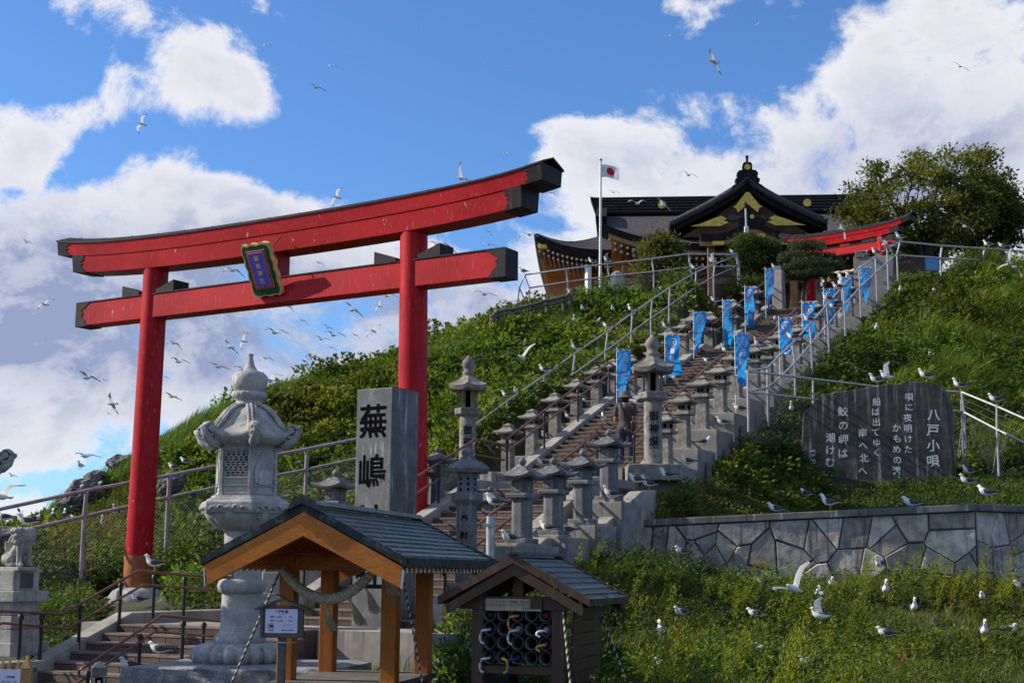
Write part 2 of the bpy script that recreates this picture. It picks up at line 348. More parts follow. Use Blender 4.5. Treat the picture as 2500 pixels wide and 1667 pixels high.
def text_geo(txt, size, depth=.004, bold=0.0, vertical=False, gap=1.15):
    """returns verts, faces of lettering centred on the origin, in the x-z plane, facing -y"""
    V, Fc = [], []
    def one(t):
        cu = bpy.data.curves.new('lettering', 'FONT'); cu.body = t; cu.size = 1; cu.align_x = 'CENTER'; cu.align_y = 'CENTER'; cu.extrude = 0; cu.offset = bold; cu.resolution_u = 3
        ob = bpy.data.objects.new('lettering', cu); col.objects.link(ob)
        me = ob.to_mesh(); vs = np.array([v.co[:] for v in me.vertices]); fs = [tuple(p.vertices) for p in me.polygons]
        ob.to_mesh_clear(); bpy.data.objects.remove(ob); bpy.data.curves.remove(cu); return vs, fs
    def emit(vs, fs, ox, oz):
        if not len(vs): return
        n = len(V); k = len(vs)
        for p in vs: V.append((p[0] * size + ox, -depth, p[1] * size + oz))
        for f in fs: Fc.append(tuple(i + n for i in f))
    if vertical:
        N = len(txt)
        for i, ch in enumerate(txt):
            if ch == ' ': continue
            vs, fs = one(ch)
            if len(vs): vs = vs - np.array([(vs[:, 0].max() + vs[:, 0].min()) / 2, (vs[:, 1].max() + vs[:, 1].min()) / 2, 0])
            emit(vs, fs, 0, ((N - 1) / 2 - i) * size * gap)
    else:
        vs, fs = one(txt); emit(vs, fs, 0, 0)
    return V, Fc
# ------------------------------------------------------------ terrain
PHI = math.radians(27.8); SD = np.array([math.sin(PHI), math.cos(PHI)]); SP = np.array([math.cos(PHI), -math.sin(PHI)])   # stairs: up and across
L0 = np.array([.1, 29.0])
def st(a, c, z=0.0):
    p = L0 + SD * a + SP * c; return (p[0], p[1], z)
def ac(x, y):
    dx, dy = x - L0[0], y - L0[1]; return dx * SD[0] + dy * SD[1], dx * SP[0] + dy * SP[1]
RISE, TREAD, NS, LAND = .12, .28, 18, 1.2
FL = NS * TREAD + LAND
Z0 = 3.3
def stair_z(a):
    """height of the walking surface along the stairs"""
    a = np.asarray(a, float); z = np.full(a.shape, Z0)
    for k in range(3): z = z + np.clip((a - k * FL) / TREAD, 0, NS) * RISE
    lo = 3.0 + .4 * (np.minimum(a, -3.3) + 3.3); z = np.where(a < -3.0, np.maximum(lo, .8), z)
    z = np.where((a >= -3.3) & (a < -1.2), 3.0 + .3 * np.clip((a + 2.2) / 1.0, 0, 1), z)
    z = np.where(a < -9.9, np.clip(.8 + .4 * (a + 9.9), .0, .8), z)
    return z
CP = []
def cp(px, py, Y, dz=0.0): p = at(px, py, Y); CP.append((p[0], p[1], p[2] + dz))
# crest of the hill to the left of the stairs (plants stand on it)
for q in [(100,1275,35.5),(205,1185,37),(313,1120,38),(400,1068,38.8),(470,1022,39.5),(560,1000,40.2),(640,962,40.8),(720,935,41.2),(850,905,41.8),(967,882,42.2),(1080,838,42.8),(1190,795,43.2),(1290,765,43.8),(1400,748,44.2),(1540,722,44.2),(1690,700,43.5)]: cp(*q, dz=-.42)
for q in [(300,1430,29.3),(100,1450,28.4),(430,1405,30.0),(640,1340,30.6),(850,1270,31),(1000,1240,31)]: cp(*q, dz=-.15)
for q in [(60,1330,31.5),(250,1290,33),(500,1210,34),(700,1120,35.5),(900,1060,36.5)]: cp(*q, dz=-.35)
for x, y, z in [(-16,33,.8),(-15,38,1.6),(-22,45,.5),(-14,46,.8),(-9,48,3.2),(-12.5,41,1.6),(-4,50,8.0),(0,50,9.9),(-8,60,2),(2,60,10.3),(10,60,10.4),(18,58,10.4),(22,50,10.2),(-22,60,.5),(26,40,9.0),(26,60,9.5),
                (-6,24,.75),(-10,25,.75),(-2.5,23,.75),(-14,24,.6),(-10,20,.15),(-4,18.5,.2),(-1.5,20,.25),(0,18,.25),(-8,15,.0),(0,14,.0),(-8,10,0),(0,9,0),(6,9,.0),(10,9,.1),(-20,15,.0),(-20,25,.3)]: CP.append((x, y, z))
# beside the stairs
for a in np.arange(0, 17.1, 2.4):
    z = float(stair_z(np.array(a))); CP.append((*st(a, -2.1)[:2], z + .15)); CP.append((*st(a, 4.5)[:2], z + (-.15 if a < 6 else .35)))
for a, c, z in [(17.5, 1, 9.75), (20, 1, 9.9), (17.5, -3, 9.8), (18, 5, 10.1), (-3, -2.0, 2.2), (-6, -1.2, 1.4), (-2.6, 4.6, 2.5), (-4.2, 4.6, 1.95), (-5.8, 4.6, 1.6), (-7.6, 4.6, 1.35), (-9.5, 4.6, .6)]: CP.append((*st(a, c)[:2], z))
# slope to the right, terrace of the poem stone, lower slope
for q in [(2060,700,40.5),(2200,655,41),(2330,640,41.5),(2480,655,42)]: cp(*q, dz=-.4)
for q in [(2100,800,37),(2250,760,38),(2440,760,38),(2150,930,33),(2330,900,34),(2480,930,33.5),(1900,1000,30.2)]: cp(*q, dz=-.35)
for q in [(1800,1220,26.6),(1950,1214,28.2),(2150,1208,28.0),(2340,1198,27.6),(2480,1198,27.6),(1700,1248,25.4)]: cp(*q)
for q in [(2370,1160,30),(1860,1100,29.6),(2490,1130,30)]: cp(*q)
for q in [(1640,1340,23.6),(1750,1365,23.4),(1950,1390,22.8),(2150,1402,22.4),(2370,1414,21.9),(2490,1408,22.6),(1480,1350,21.5),(1500,1420,19.5),(1800,1470,19),(2150,1500,18.5),(2450,1500,18.5),(1500,1560,16),(1900,1600,16),(2350,1620,15.5),(1450,1667,13),(1900,1700,13),(2400,1710,13)]: cp(*q, dz=-.25)
CPA = np.array(CP)
def tps(P, lam=.02):
    n = len(P); d = np.linalg.norm(P[:, None, :2] - P[None, :, :2], axis=2); K = np.where(d > 0, d * d * np.log(d + 1e-9), 0) + lam * np.eye(n)
    Q = np.hstack([np.ones((n, 1)), P[:, :2]]); A = np.block([[K, Q], [Q.T, np.zeros((3, 3))]])
    return np.linalg.solve(A, np.concatenate([P[:, 2], np.zeros(3)]))
WT = tps(CPA)
def ground_raw(x, y):
    x, y = np.asarray(x, float), np.asarray(y, float); sh = x.shape; x, y = x.ravel(), y.ravel(); out = np.zeros(len(x))
    for i in range(0, len(x), 20000):
        d = np.hypot(x[i:i+20000, None] - CPA[None, :, 0], y[i:i+20000, None] - CPA[None, :, 1])
        out[i:i+20000] = (d * d * np.log(d + 1e-9)) @ WT[:-3] + WT[-3] + WT[-2] * x[i:i+20000] + WT[-1] * y[i:i+20000]
    return np.clip(out, -.25, 11.0).reshape(sh)
WA, WB, WC = at(1560, 1269, 23.9), at(2380, 1230, 22.6), at(2640, 1240, 24.6)    # stone wall top
def ground(x, y):
    z = ground_raw(x, y); x, y = np.asarray(x, float), np.asarray(y, float); a, c = ac(x, y); s = stair_z(a)
    z = np.where((c > -1.75) & (c < 4.1) & (a > -1.5) & (a < 17.2), np.minimum(z, s - .45), z)
    z = np.where((c > -.1) & (c < 4.2) & (a > -9.2) & (a <= -1.5), np.minimum(z, s - .35), z)
    z = np.where((c > -1.6) & (c < 3) & (a > -14) & (a <= -9.2), np.minimum(z, s - .2), z)
    # step at the stone wall
    for A, B in ((WA, WB), (WB, WC)):
        ex, ey = B[0] - A[0], B[1] - A[1]; L = math.hypot(ex, ey); ex, ey = ex / L, ey / L
        t = (x - A[0]) * ex + (y - A[1]) * ey; dn = (x - A[0]) * ey * -1 + (y - A[1]) * ex     # >0 behind
        tz = A[2] + (B[2] - A[2]) * np.clip(t / L, 0, 1)
        ins = (t > -.2) & (t < L + .2)
        z = np.where(ins & (dn > .44) & (dn < 2.2), np.maximum(z, tz - .12), z)
        z = np.where(ins & (dn <= .12) & (dn > -2.0), np.minimum(z, tz - 1.25), z)
    return z
STEP = .33
gx = np.arange(-26, 28, STEP); gy = np.arange(7, 66, STEP); GX, GY = np.meshgrid(gx, gy); GZ = ground(GX, GY)
def numpy_mesh(name, V, faces, mats, tint=None, uv=None, smooth=False):
    me = bpy.data.meshes.new(name); V = np.asarray(V, np.float32); faces = np.asarray(faces, np.int32); n, k = faces.shape
    me.vertices.add(len(V)); me.vertices.foreach_set('co', V.ravel()); me.loops.add(n * k); me.loops.foreach_set('vertex_index', faces.ravel())
    me.polygons.add(n); me.polygons.foreach_set('loop_start', np.arange(0, n * k, k, dtype=np.int32))
    if smooth: me.polygons.foreach_set('use_smooth', np.ones(n, bool))
    for m in mats: me.materials.append(MATS[m])
    me.update(calc_edges=True)
    if tint is not None:
        at_ = me.attributes.new('tint', 'FLOAT_COLOR', 'POINT'); T4 = np.ones((len(V), 4), np.float32); T4[:, :3] = tint; at_.data.foreach_set('color', T4.ravel())
    return me
nr, nc = GX.shape; idx = np.arange(nr * nc).reshape(nr, nc)
Q = np.stack([idx[:-1, :-1], idx[:-1, 1:], idx[1:, 1:], idx[1:, :-1]], -1).reshape(-1, 4)
me = numpy_mesh('hill', np.stack([GX, GY, GZ], -1).reshape(-1, 3), Q, ['soil'], smooth=True)
tag(put('hill', me), kind='structure')
S = 1800
tag(MB().add([(-S, -S, -.35), (S, -S, -.35), (S, S, -.35), (-S, S, -.35)], [(0, 1, 2, 3)]).build('ground', 'paving'), kind='structure')

# ------------------------------------------------------------ staircase
stair = thing('stone_staircase', 'long brown tiled stone staircase climbing the green hill to the shrine', 'staircase')
YAW = -PHI
def step_mesh(w, name):
    b = MB(); tiles = max(3, round(w / .42))
    b.box((0, TREAD * .5 + .1, -.2 - .012), (w, TREAD + .2, .4), 0)
    b.box((0, TREAD * .5 + .02, -.014), (w, TREAD + .1, .028), 1)          # paler nosing slab, slightly proud
    for i in range(tiles):                                                 # riser tiles with open joints
        tw = w / tiles; b.box((-w / 2 + tw * (i + .5), -.008, -.03 - .052), (tw - .012, .03, .088), 0)
    return b.mesh(name, ['step_tile', 'step_nosing'])
SM1 = step_mesh(2.5, 'step'); SM2 = step_mesh(2.4, 'step'); SM3 = step_mesh(3.3, 'step')
for k in range(3):
    for i in range(NS):
        a = k * FL + i * TREAD; put('step', SM1, stair, st(a, 1.25, Z0 + (k * NS + i + 1) * RISE), YAW)
    zl = Z0 + (k + 1) * NS * RISE
    MB().box((0, 0, -.25), (2.5, LAND + .1, .5)).build('landing', 'step_tile', stair, st((k + 1) * FL - LAND / 2 + .1, 1.25, zl - .004), YAW)
LOW = 20
for i in range(LOW): put('step', SM2, stair, st(-8.8 + i * .275, 2.1, .8 + (i + 1) * .11), YAW)
MB().box((0, 0, -.3), (4.4, 3.4, .6)).build('landing', 'step_tile', stair, st(-1.65, 1.45, 3.0), YAW)
put('step', SM1, stair, st(-1.2, 1.25, 3.15), YAW); put('step', SM1, stair, st(-.92, 1.25, 3.3), YAW)
MB().box((0, 0, -.2), (2.5, .8, .4)).build('landing', 'step_tile', stair, st(-.35, 1.25, Z0 - .003), YAW)
for i in range(6): put('step', SM3, stair, st(-11.7 + i * .285, .65, .13 + (i + 1) * .112), YAW)
MB().box((0, 0, -.3), (6.2, 2.0, .6)).build('landing', 'concrete', stair, st(-9.0, 1.2, .795), YAW)

def kerb(pts, cx, w=.26, h=.2, depth=.9, name='kerb', mt='concrete'):
    """sloping balustrade: pts = [(a, z of walking surface)], cx = across position of its centre"""
    rings = []
    for a, z in pts:
        rings.append([st(a, cx - w / 2, z - depth), st(a, cx + w / 2, z - depth), st(a, cx + w / 2, z + h), st(a, cx - w / 2, z + h)])
    return MB().loft(rings).build(name, mt, stair, bev=.015)
for cx in (-.15, 2.65):
    prof = [(-1.0, Z0 + .05)]
    for k in range(3):
        zb = Z0 + k * NS * RISE; prof += [(k * FL + .1, zb + .08), (k * FL + NS * TREAD + .05, zb + NS * RISE + .06), ((k + 1) * FL - .1, zb + NS * RISE + .04)]
    for k in range(3): kerb(prof[1 + k * 3:4 + k * 3], cx, .26, .16 + (k == 1) * .003)
    kerb(prof[:2], cx, .26, .157)
for cx, off in ((.9, 0), (3.3, 0)):
    kerb([(-8.7, .95), (-3.35, 3.02)], cx, .26, .17); kerb([(-3.35, 3.02), (-1.9, 3.02)], cx, .26, .165)
kerb([(-15.5, .20), (-11.6, .20), (-10.0, .78), (-7.5, .78)], -1.05, .3, .17, .5)
# outer side wall that bounds the lantern plinths of the lower flight
OW = [at(1270, 1356, 20.3), at(1318, 1312, 20.9), at(1422, 1314, 22.0), at(1552, 1199, 23.8), at(1585, 1196, 24.3)]
b = MB(); rr = []
for p in OW: rr.append([(p[0] + SP[0] * t, p[1] + SP[1] * t, p[2] + z) for t, z in ((-.12, -1.6), (.12, -1.6), (.12, 0), (-.12, 0))])
b.loft(rr).build('side_wall', 'concrete', stair, bev=.015)
# stepped retaining wall on the shaded side of the upper flights
for i in range(16):
    a = -.6 + i * 1.03; z = float(stair_z(np.array(a + .5))) + .42
    MB().box((0, 0, -1.5), (.10, 1.0, 3.0)).build('retaining_slab', 'concrete_block', stair, st(a + .5, 3.98, z - .55 + .12 * (i % 2)), YAW, bev=.01)
PLM = {}
def plinth(p, w=.95, d=1.0, h=1.6):
    k = (w, d, h)
    if k not in PLM:
        PLM[k] = MB().box((0, 0, -h / 2), (w, d, h)).box((-.05, 0, .02), (w * .62, d * .55, .05)).mesh('plinth', 'concrete_block')
    return put('plinth', PLM[k], stair, (p[0], p[1], p[2] - .045), YAW, bev=.012)

# ------------------------------------------------------------ great torii
TL = at(340, 1434, 28.0); TR = at(1009, 850, 24.6); TE = np.array([TR[0] - TL[0], TR[1] - TL[1], 0]); SPAN = np.linalg.norm(TE); TE /= SPAN
TC = np.array([(TL[0] + TR[0]) / 2, (TL[1] + TR[1]) / 2, 0]); TROT = math.atan2(TE[1], TE[0])
def torii(root, half, ph, r, nuki, kas, ov_n, ov_k, base=True, z0=0.0, thick=.42, plain=0.0, xo=0.0, rise=.13):
    """local frame: x along the beam, y away from the camera, z up from the ground"""
    nb, ntp = nuki; kb, kt = kas
    for sgn in (-1, 1):
        xb, xt = sgn * (half + .08), sgn * (half - .02)
        n = 32; pr = []
        if plain:
            zz = z0 + plain
            MB().loft([[(xb + (xt - xb) * (z - z0) / (kb - z0) + r * 1.03 * math.cos(i * 2 * math.pi / n), r * 1.03 * math.sin(i * 2 * math.pi / n), z) for i in range(n)] for z in (z0 - .05, zz)], 0, True).build('post_foot', 'bare_cypress', root)
        else: zz = z0
        MB().loft([[(xb + (xt - xb) * (z - z0) / (kb - z0) + r * (1.0 - .06 * (z - z0) / (kb - z0)) * math.cos(i * 2 * math.pi / n), r * (1.0 - .06 * (z - z0) / (kb - z0)) * math.sin(i * 2 * math.pi / n), z) for i in range(n)] for z in np.linspace(zz, kb + .04, 8)], 0, True).build('post', 'red_paint', root)
        if base:
            MB().lathe([(r * 2.15, -.45), (r * 2.2, -.12), (r * 2.08, .02), (r * 1.75, .14), (r * 1.3, .2), (r * .9, .205)], 28).build('foot_stone', 'pale_granite', root, (xb, 0, z0 - .2 + .0))
            MB().box((xb, 0, z0 - .66), (1.9, 1.7, .6)).build('footing', 'concrete_block', root, bev=.012)
        # wedges beside the post on top of the tie beam
        for q in (-1, 1):
            x0 = xt + q * r * .9; x1 = xt + q * (r + .45); hh = .24
            MB().prism([(x0, ntp), (x1, ntp), (x1, ntp + hh), (x0, ntp + hh * .35)], -thick * .34, thick * .34).build('wedge', 'dark_copper', root, (0, 0, .004), bev=.008)
    L = half + ov_n; tn = thick * .31
    MB().box((0, 0, (nb + ntp) / 2), (2 * L, 2 * tn, ntp - nb)).build('tie_beam', 'red_paint', root, bev=.012)
    MB().box((0, 0, ntp + .012), (2 * L, 2 * tn + .03, .024)).build('beam_capping', 'dark_copper', root)
    for sgn in (-1, 1):      # sleeves with a cusped edge round the beam ends
        cut = [(L + .012, nb - .012), (L - .33, nb - .012), (L - .26, nb + .10), (L - .16, nb + .19), (L - .20, nb + .27), (L - .14, nb + .32), (L - .24, nb + .37), (L - .40, ntp + .012), (L + .012, ntp + .012)]
        MB().prism([(sgn * x, z) for x, z in cut], -tn - .012, tn + .012).build('beam_sleeve', 'dark_copper', root)
    MB().box((0, 0, (ntp + kb) / 2 + .02), (.36, thick * .55, kb - ntp + .02)).build('strut', 'red_paint', root, bev=.01)
    # upper beam, gently curved, in two tiers
    K = half + ov_k
    def sweep(za, zb, ya, yb, k0, k1, x0, x1, mt, name, n=24, extra=0.0):
        rings = []
        for t in np.linspace(0, 1, n):
            x = x0 + (x1 - x0) * t; lift = rise * (abs(x) / K) ** 2.4 + .08 * (abs(x) / K) ** 8; sl = lambda z: (k0 + (k1 - k0) * t)
            rings.append([(x, -ya, za + lift), (x, ya, za + lift), (x, yb, zb + lift), (x, -yb, zb + lift)])
        return MB().loft(rings).build(name, mt, root, (xo, 0, 0), bev=.006)
    km = kb + (kt - kb) * .55; ya = thick * .42; yb = ya * 1.12 + .012
    sweep(kb, km, ya * .96, ya * 1.12, 0, 0, -K + .42, K - .42, 'red_paint', 'lower_lintel')
    sweep(km, kt, yb, yb * 1.14, 0, 0, -K, K, 'red_paint', 'upper_lintel')
    def lift(x): return rise * (abs(x) / K) ** 2.4 + .08 * (abs(x) / K) ** 8
    G = []
    n = 30
    for j, (yy, dz) in enumerate(((-yb * 1.2, -.015), (0, .12), (yb * 1.2, -.015))):
        G.append([(x, yy, kt + .03 + dz + lift(x)) for x in np.linspace(-K - .05, K + .05, n)])
    MB().slab(G, .032, 0, False).build('roof_capping', 'dark_copper', root, (xo, 0, 0))
    for i in range(16):                # laps of the copper capping
        x = -K + .3 + i * (2 * K - .6) / 15
        MB().add([(x, -yb * 1.22, kt + .022 + lift(x)), (x + .03, -yb * 1.22, kt + .022 + lift(x)), (x + .03, 0, kt + .158 + lift(x)), (x, 0, kt + .158 + lift(x)), (x, yb * 1.22, kt + .022 + lift(x)), (x + .03, yb * 1.22, kt + .022 + lift(x))], [(0, 1, 2, 3), (3, 2, 5, 4)]).build('capping_seam', 'dark_copper', root, (xo, 0, 0))
    for sgn in (-1, 1):
        for (za, zb, y0, y1, xe, nm, hook) in ((kb, km, ya * .96, ya * 1.12, K - .42, 'lower_lintel_sleeve', .55), (km, kt, yb, yb * 1.14, K, 'upper_lintel_sleeve', .7)):
            h = zb - za; rings = []
            poly = [(0, 0), (.36, 0), (.30, .22), (.24, .42), (.31, .52), (.22, .62), (.33, .74), (hook * .62, 1.0), (0, 1.0)]
            rg = []
            for yy, sg in ((-1, -1), (1, 1)):
                rg.append([(sgn * (xe + .014 - px_), sg * ((y0 + (y1 - y0) * pz) + .012), za - .01 + pz * (h + .016) + lift(xe - px_)) for px_, pz in poly])
            MB().loft(rg).build(nm, 'dark_copper', root, (xo, 0, 0))
TZ0 = 1.19
tor = thing('great_torii_gate', 'tall vermilion torii gate with dark copper capping and hanging name plaque', 'torii gate', TC, TROT)
torii(tor, 3.2, 0, .262, (6.46, 6.93), (7.42, 8.03), 2.02, 2.66, True, TZ0, .62, .62, .13, .17)
# hanging plaque, tilted forward
pq = thing('shrine_name_plaque', 'green gold-edged name plaque with purple panel hanging on the great torii', 'plaque')
pq.matrix_world = Matrix.Translation(TC + np.array([0, 0, 7.05]) + TE * .06) @ Matrix.Rotation(TROT, 4, 'Z') @ Matrix.Translation((0, -.47, 0)) @ Matrix.Rotation(math.radians(27), 4, 'X')
hw, hh = .325, .485
def wavy(hw, hh, amp, n=9):
    pts = []
    for i in range(n * 2): t = i / (n * 2); pts.append((-hw + 2 * hw * t, -hh - amp * (abs(math.sin(t * math.pi * 2.5)))))
    for i in range(n * 3): t = i / (n * 3); pts.append((hw + amp * abs(math.sin(t * math.pi * 4)), -hh + 2 * hh * t))
    for i in range(n * 2): t = i / (n * 2); pts.append((hw - 2 * hw * t, hh + amp * abs(math.sin(t * math.pi * 2.5))))
    for i in range(n * 3): t = i / (n * 3); pts.append((-hw - amp * abs(math.sin(t * math.pi * 4)), hh - 2 * hh * t))
    return pts
MB().prism(wavy(hw, hh, .03), -.03, .06).build('gilt_edge', 'gilt_paint', pq)
MB().prism(wavy(hw - .035, hh - .035, .028), -.042, -.02).build('green_board', 'plaque_green', pq)
for w_, h_, y_, m_ in ((.225, .365, -.05, 'gilt_paint'), (.218, .358, -.056, 'sign_red'), (.186, .326, -.062, 'gilt_paint'), (.179, .319, -.068, 'plaque_blue')):
    MB().box((0, y_ + .006, .02), (w_ * 2, .012, h_ * 2)).build('panel_border' if m_ != 'plaque_blue' else 'name_panel', m_, pq)
tv, tf = text_geo('蕪嶋神社', .118, .0, .006, True, 1.22)
MB().add(tv, tf).build('lettering', 'gilt_paint', pq, (0, -.072, .02))
MB().tube([(.25, .05, .3), (.34, .36, .5)], .012).build('hanger', 'black_iron', pq)

# ------------------------------------------------------------ stone name pillar
pr_ = at(922, 1580, 20.0); PW = .63
pil = thing('shrine_name_pillar', 'tall square grey granite pillar with carved shrine name on dark base', 'stone pillar', (pr_[0] + .06, pr_[1] + .1, .28), TROT)
MB().box((0, 0, .25), (1.22, 1.15, .5)).build('base_stone', 'dark_granite', pil, bev=.01)
MB().box((0, 0, -.08), (1.5, 1.4, .18)).build('footing', 'concrete', pil)
PH = at(875, 950, 20)[2] - .28
b = MB().box((0, 0, (.5 + PH) / 2), (PW, PW, PH - .5)); h2 = PW / 2
b.add([(-h2, -h2, PH), (h2, -h2, PH), (h2, h2, PH), (-h2, h2, PH), (0, 0, PH + .05)], [(0, 1, 4), (1, 2, 4), (2, 3, 4), (3, 0, 4)])
b.build('shaft', 'pillar_granite', pil, bev=.018)
for i, ch in enumerate('蕪嶋神社'):
    tv, tf = text_geo(ch, .50, .0, .016)
    z = at(915, 1037 + i * 122, 20)[2] - .28
    MB().add(tv, tf).build('carved_character', 'inscription_black', pil, (-.02, -h2 - .004, z))
# ------------------------------------------------------------ lanterns
def curved_roof(b, n, rings, lifts, mi=0, ph=0.0, M=None, sub=6, power=3.0):
    """n-sided roof from rings (inradius, z) whose corners rise by lifts"""
    RR = []
    for (r, z), lf in zip(rings, lifts):
        ring = []
        for k in range(n):
            a0, a1 = ph + (k - .5) * 2 * math.pi / n, ph + (k + .5) * 2 * math.pi / n
            R = r / math.cos(math.pi / n); p0 = (R * math.cos(a0), R * math.sin(a0)); p1 = (R * math.cos(a1), R * math.sin(a1))
            for i in range(sub):
                t = i / sub; e = abs(2 * t - 1) ** power
                ring.append((p0[0] + (p1[0] - p0[0]) * t, p0[1] + (p1[1] - p0[1]) * t, z + lf * e))
        RR.append(ring)
    b.loft(RR, mi, False, True, M); return b
def finial(b, z, r, mi=0, M=None):
    b.lathe([(r * .75, z), (r * .8, z + r * .25), (r * .45, z + r * .4), (r * .62, z + r * .55), (r, z + r * 1.1), (r * .98, z + r * 1.6), (r * .6, z + r * 2.1), (r * .2, z + r * 2.4), (.003, z + r * 2.75)], 16, mi, True, M=M)
def concrete_lantern(name='stair_lantern'):
    root = thing(name, '', 'stone lantern'); mt = 'weathered_concrete'
    MB().box((0, 0, .40), (.23, .23, .80), top=.93).build('column', mt, root, bev=.012)
    MB().box((0, 0, .80), (.36, .36, .08)).build('shelf', mt, root, bev=.012)
    fb = MB().box((0, 0, .93), (.22, .22, .20)).build('fire_box', mt, root, bev=.006)
    for q in range(4):
        M = Matrix.Rotation(q * math.pi / 2, 4, 'Z')
        for dx in (-.035, .035):
            MB().box((dx, -.1125, .935), (.05, .012, .09), 0, M).build('window', 'inscription_black', fb)
    b = MB(); curved_roof(b, 4, [(.245, 1.02), (.25, 1.055), (.17, 1.10), (.115, 1.155), (.085, 1.21)], [.03, .035, .012, .003, 0], sub=6); b.build('roof', mt, root)
    b = MB(); curved_roof(b, 4, [(.10, 1.205), (.105, 1.225), (.05, 1.27), (.012, 1.30)], [.008, .01, 0, 0], sub=4); b.build('cap', mt, root)
    return root
def granite_lantern(name='curved_roof_lantern'):
    root = thing(name, '', 'stone lantern'); mt = 'granite'
    MB().box((0, 0, .035), (.36, .36, .07)).build('base', mt, root, bev=.012)
    MB().lathe([(.155, .07), (.15, .60), (.158, .63)], 8, 0, False, math.pi / 8).build('column', mt, root, bev=.006)
    MB().box((0, 0, .67), (.36, .36, .075), topy=1.03, top=1.03).build('shelf', mt, root, bev=.018)
    fb = MB().box((0, 0, .80), (.235, .235, .19)).build('fire_box', mt, root, bev=.008)
    for q in range(4):       # crescent opening on each face
        M = Matrix.Rotation(q * math.pi / 2, 4, 'Z'); arc = []
        for i in range(9):
            t = math.radians(60 + i * 240 / 8); arc.append((.052 * math.cos(t), -.121, .80 + .055 * math.sin(t)))
        MB().tube([M @ Vector(p) for p in arc], [.003 + .010 * math.sin(math.pi * i / 8) for i in range(9)], 5).build('crescent', 'pale_granite', fb)
        MB().box((0, -.1185, .80), (.17, .006, .14), 0, M).build('panel', 'pillar_granite', fb)
    b = MB(); curved_roof(b, 4, [(.265, .905), (.285, .94), (.20, .985), (.125, 1.04), (.075, 1.09)], [.05, .075, .018, .003, 0], sub=8, power=2.2); b.build('roof', mt, root)
    b = MB(); finial(b, 1.085, .06); b.build('finial', mt, root)
    return root
def tall_lantern(label, loc, rz, text, h=2.62, group=None):
    root = thing('tall_column_lantern', label, 'stone lantern', loc, rz, group); mt = 'granite'
    mt = 'weathered_concrete'
    MB().box((0, 0, .06), (1.0, .8, .30)).build('base', mt, root, bev=.02)
    MB().lathe([(.172, .2), (.168, 1.42)], 32).build('column', mt, root)
    MB().lathe([(.20, 1.40), (.275, 1.45), (.28, 1.56), (.27, 1.57)], 6, 0, False).build('shelf', mt, root, bev=.008)
    for q in range(6):
        t = q * math.pi / 3; MB().box((.165 * math.cos(t), .165 * math.sin(t), 1.76), (.05, .05, .40)).build('fire_box_post', mt, root)
    MB().lathe([(.05, 1.56), (.05, 1.95)], 8).build('lamp_core', 'inscription_black', root)
    b = MB(); curved_roof(b, 6, [(.36, 1.93), (.385, 2.02), (.26, 2.10), (.17, 2.18), (.10, 2.25)], [.05, .055, .015, 0, 0], sub=6); b.build('roof', mt, root)
    b = MB(); b.lathe([(.10, 2.24), (.125, 2.28), (.125, 2.33), (.09, 2.36), (.115, 2.42), (.135, 2.48), (.12, 2.56), (.06, 2.62), (.01, 2.68)], 20); b.build('finial', mt, root)
    # recessed inscription panel that follows the column
    pn = MB(); a0, a1 = math.radians(-90 - 34), math.radians(-90 + 34); rr = .1745
    pn.grid([[(rr * math.cos(t), rr * math.sin(t), z) for t in np.linspace(a0, a1, 10)] for z in (.50, 1.22)]); pn.build('inscription_panel', 'pillar_granite', root)
    for i, ch in enumerate(text):
        tv, tf = text_geo(ch, .185, 0, .012)
        vv = [((rr + .004) * math.sin(x / rr), -(rr + .004) * math.cos(x / rr), z + 1.10 - i * .235) for x, _, z in tv]
        MB().add(vv, tf).build('carved_character', 'inscription_black', root)
    return root
tall_lantern('slender round-column stone lantern beside the foot of the staircase, nearest the great torii', at(1140, 1185, 29.0), math.radians(0), '御神燈')
tall_lantern('slender round-column stone lantern by the handrail where the person stands', at(1595, 1163, 26.5), math.radians(0), '御神燈')

ORD = ['lowest', 'second', 'third', 'fourth', 'fifth', 'sixth', 'seventh', 'eighth', 'ninth', 'tenth', 'eleventh', 'twelfth']
proto_c = concrete_lantern(); first = True
LROW = [(1240,1157,30.4),(1299,1114,31.4),(1355,1073,32.4),(1407,1034,33.4),(1457,998,34.4),(1497,984,35.3),(1543,965,36.1),(1592,925,37.6),(1634,898,38.5),(1669,876,39.4)]
BIGL = [(1700,890,40.0),(1735,886,40.9),(1790,852,42.2),(1844,812,43.8)]
RROW = [(1625,1138,27.05),(1670,1095,27.9),(1716,1050,28.85),(1759,1010,29.8),(1798,975,30.7),(1843,957,31.9),(1876,948,32.6),(1906,917,33.8),(1947,894,35.0),(1973,860,36.2),(1994,830,37.2)]
BIGR = [(2035,805,38.4),(2075,778,39.4),(2108,750,40.6)]
def place_lantern(q, label, group, s):
    global first
    p = at(*q)
    if first: o = proto_c; o.location = p; o.rotation_euler.z = YAW; o['label'] = label; o.scale = (s, s, s * .84); first = False
    else: o = copy_tree(proto_c, p, YAW + random.uniform(-.05, .05), label, (s * random.uniform(.96, 1.04), s * random.uniform(.96, 1.04), s * .84 * random.uniform(.96, 1.04))); o.rotation_euler.x = random.uniform(-.012, .012); o.rotation_euler.y = random.uniform(-.012, .012)
    o['group'] = group; plinth(p)
for i, q in enumerate(LROW): place_lantern(q, f'weathered concrete lantern on the fence side of the stairs, {ORD[i]} going up', 'lanterns lining the stairs on the fence side', 1.0)
for i, q in enumerate(BIGL): place_lantern(q, f'larger concrete lantern near the stair top on the flagpole side, {ORD[i]} going up', 'lanterns lining the stairs on the fence side', 1.38)
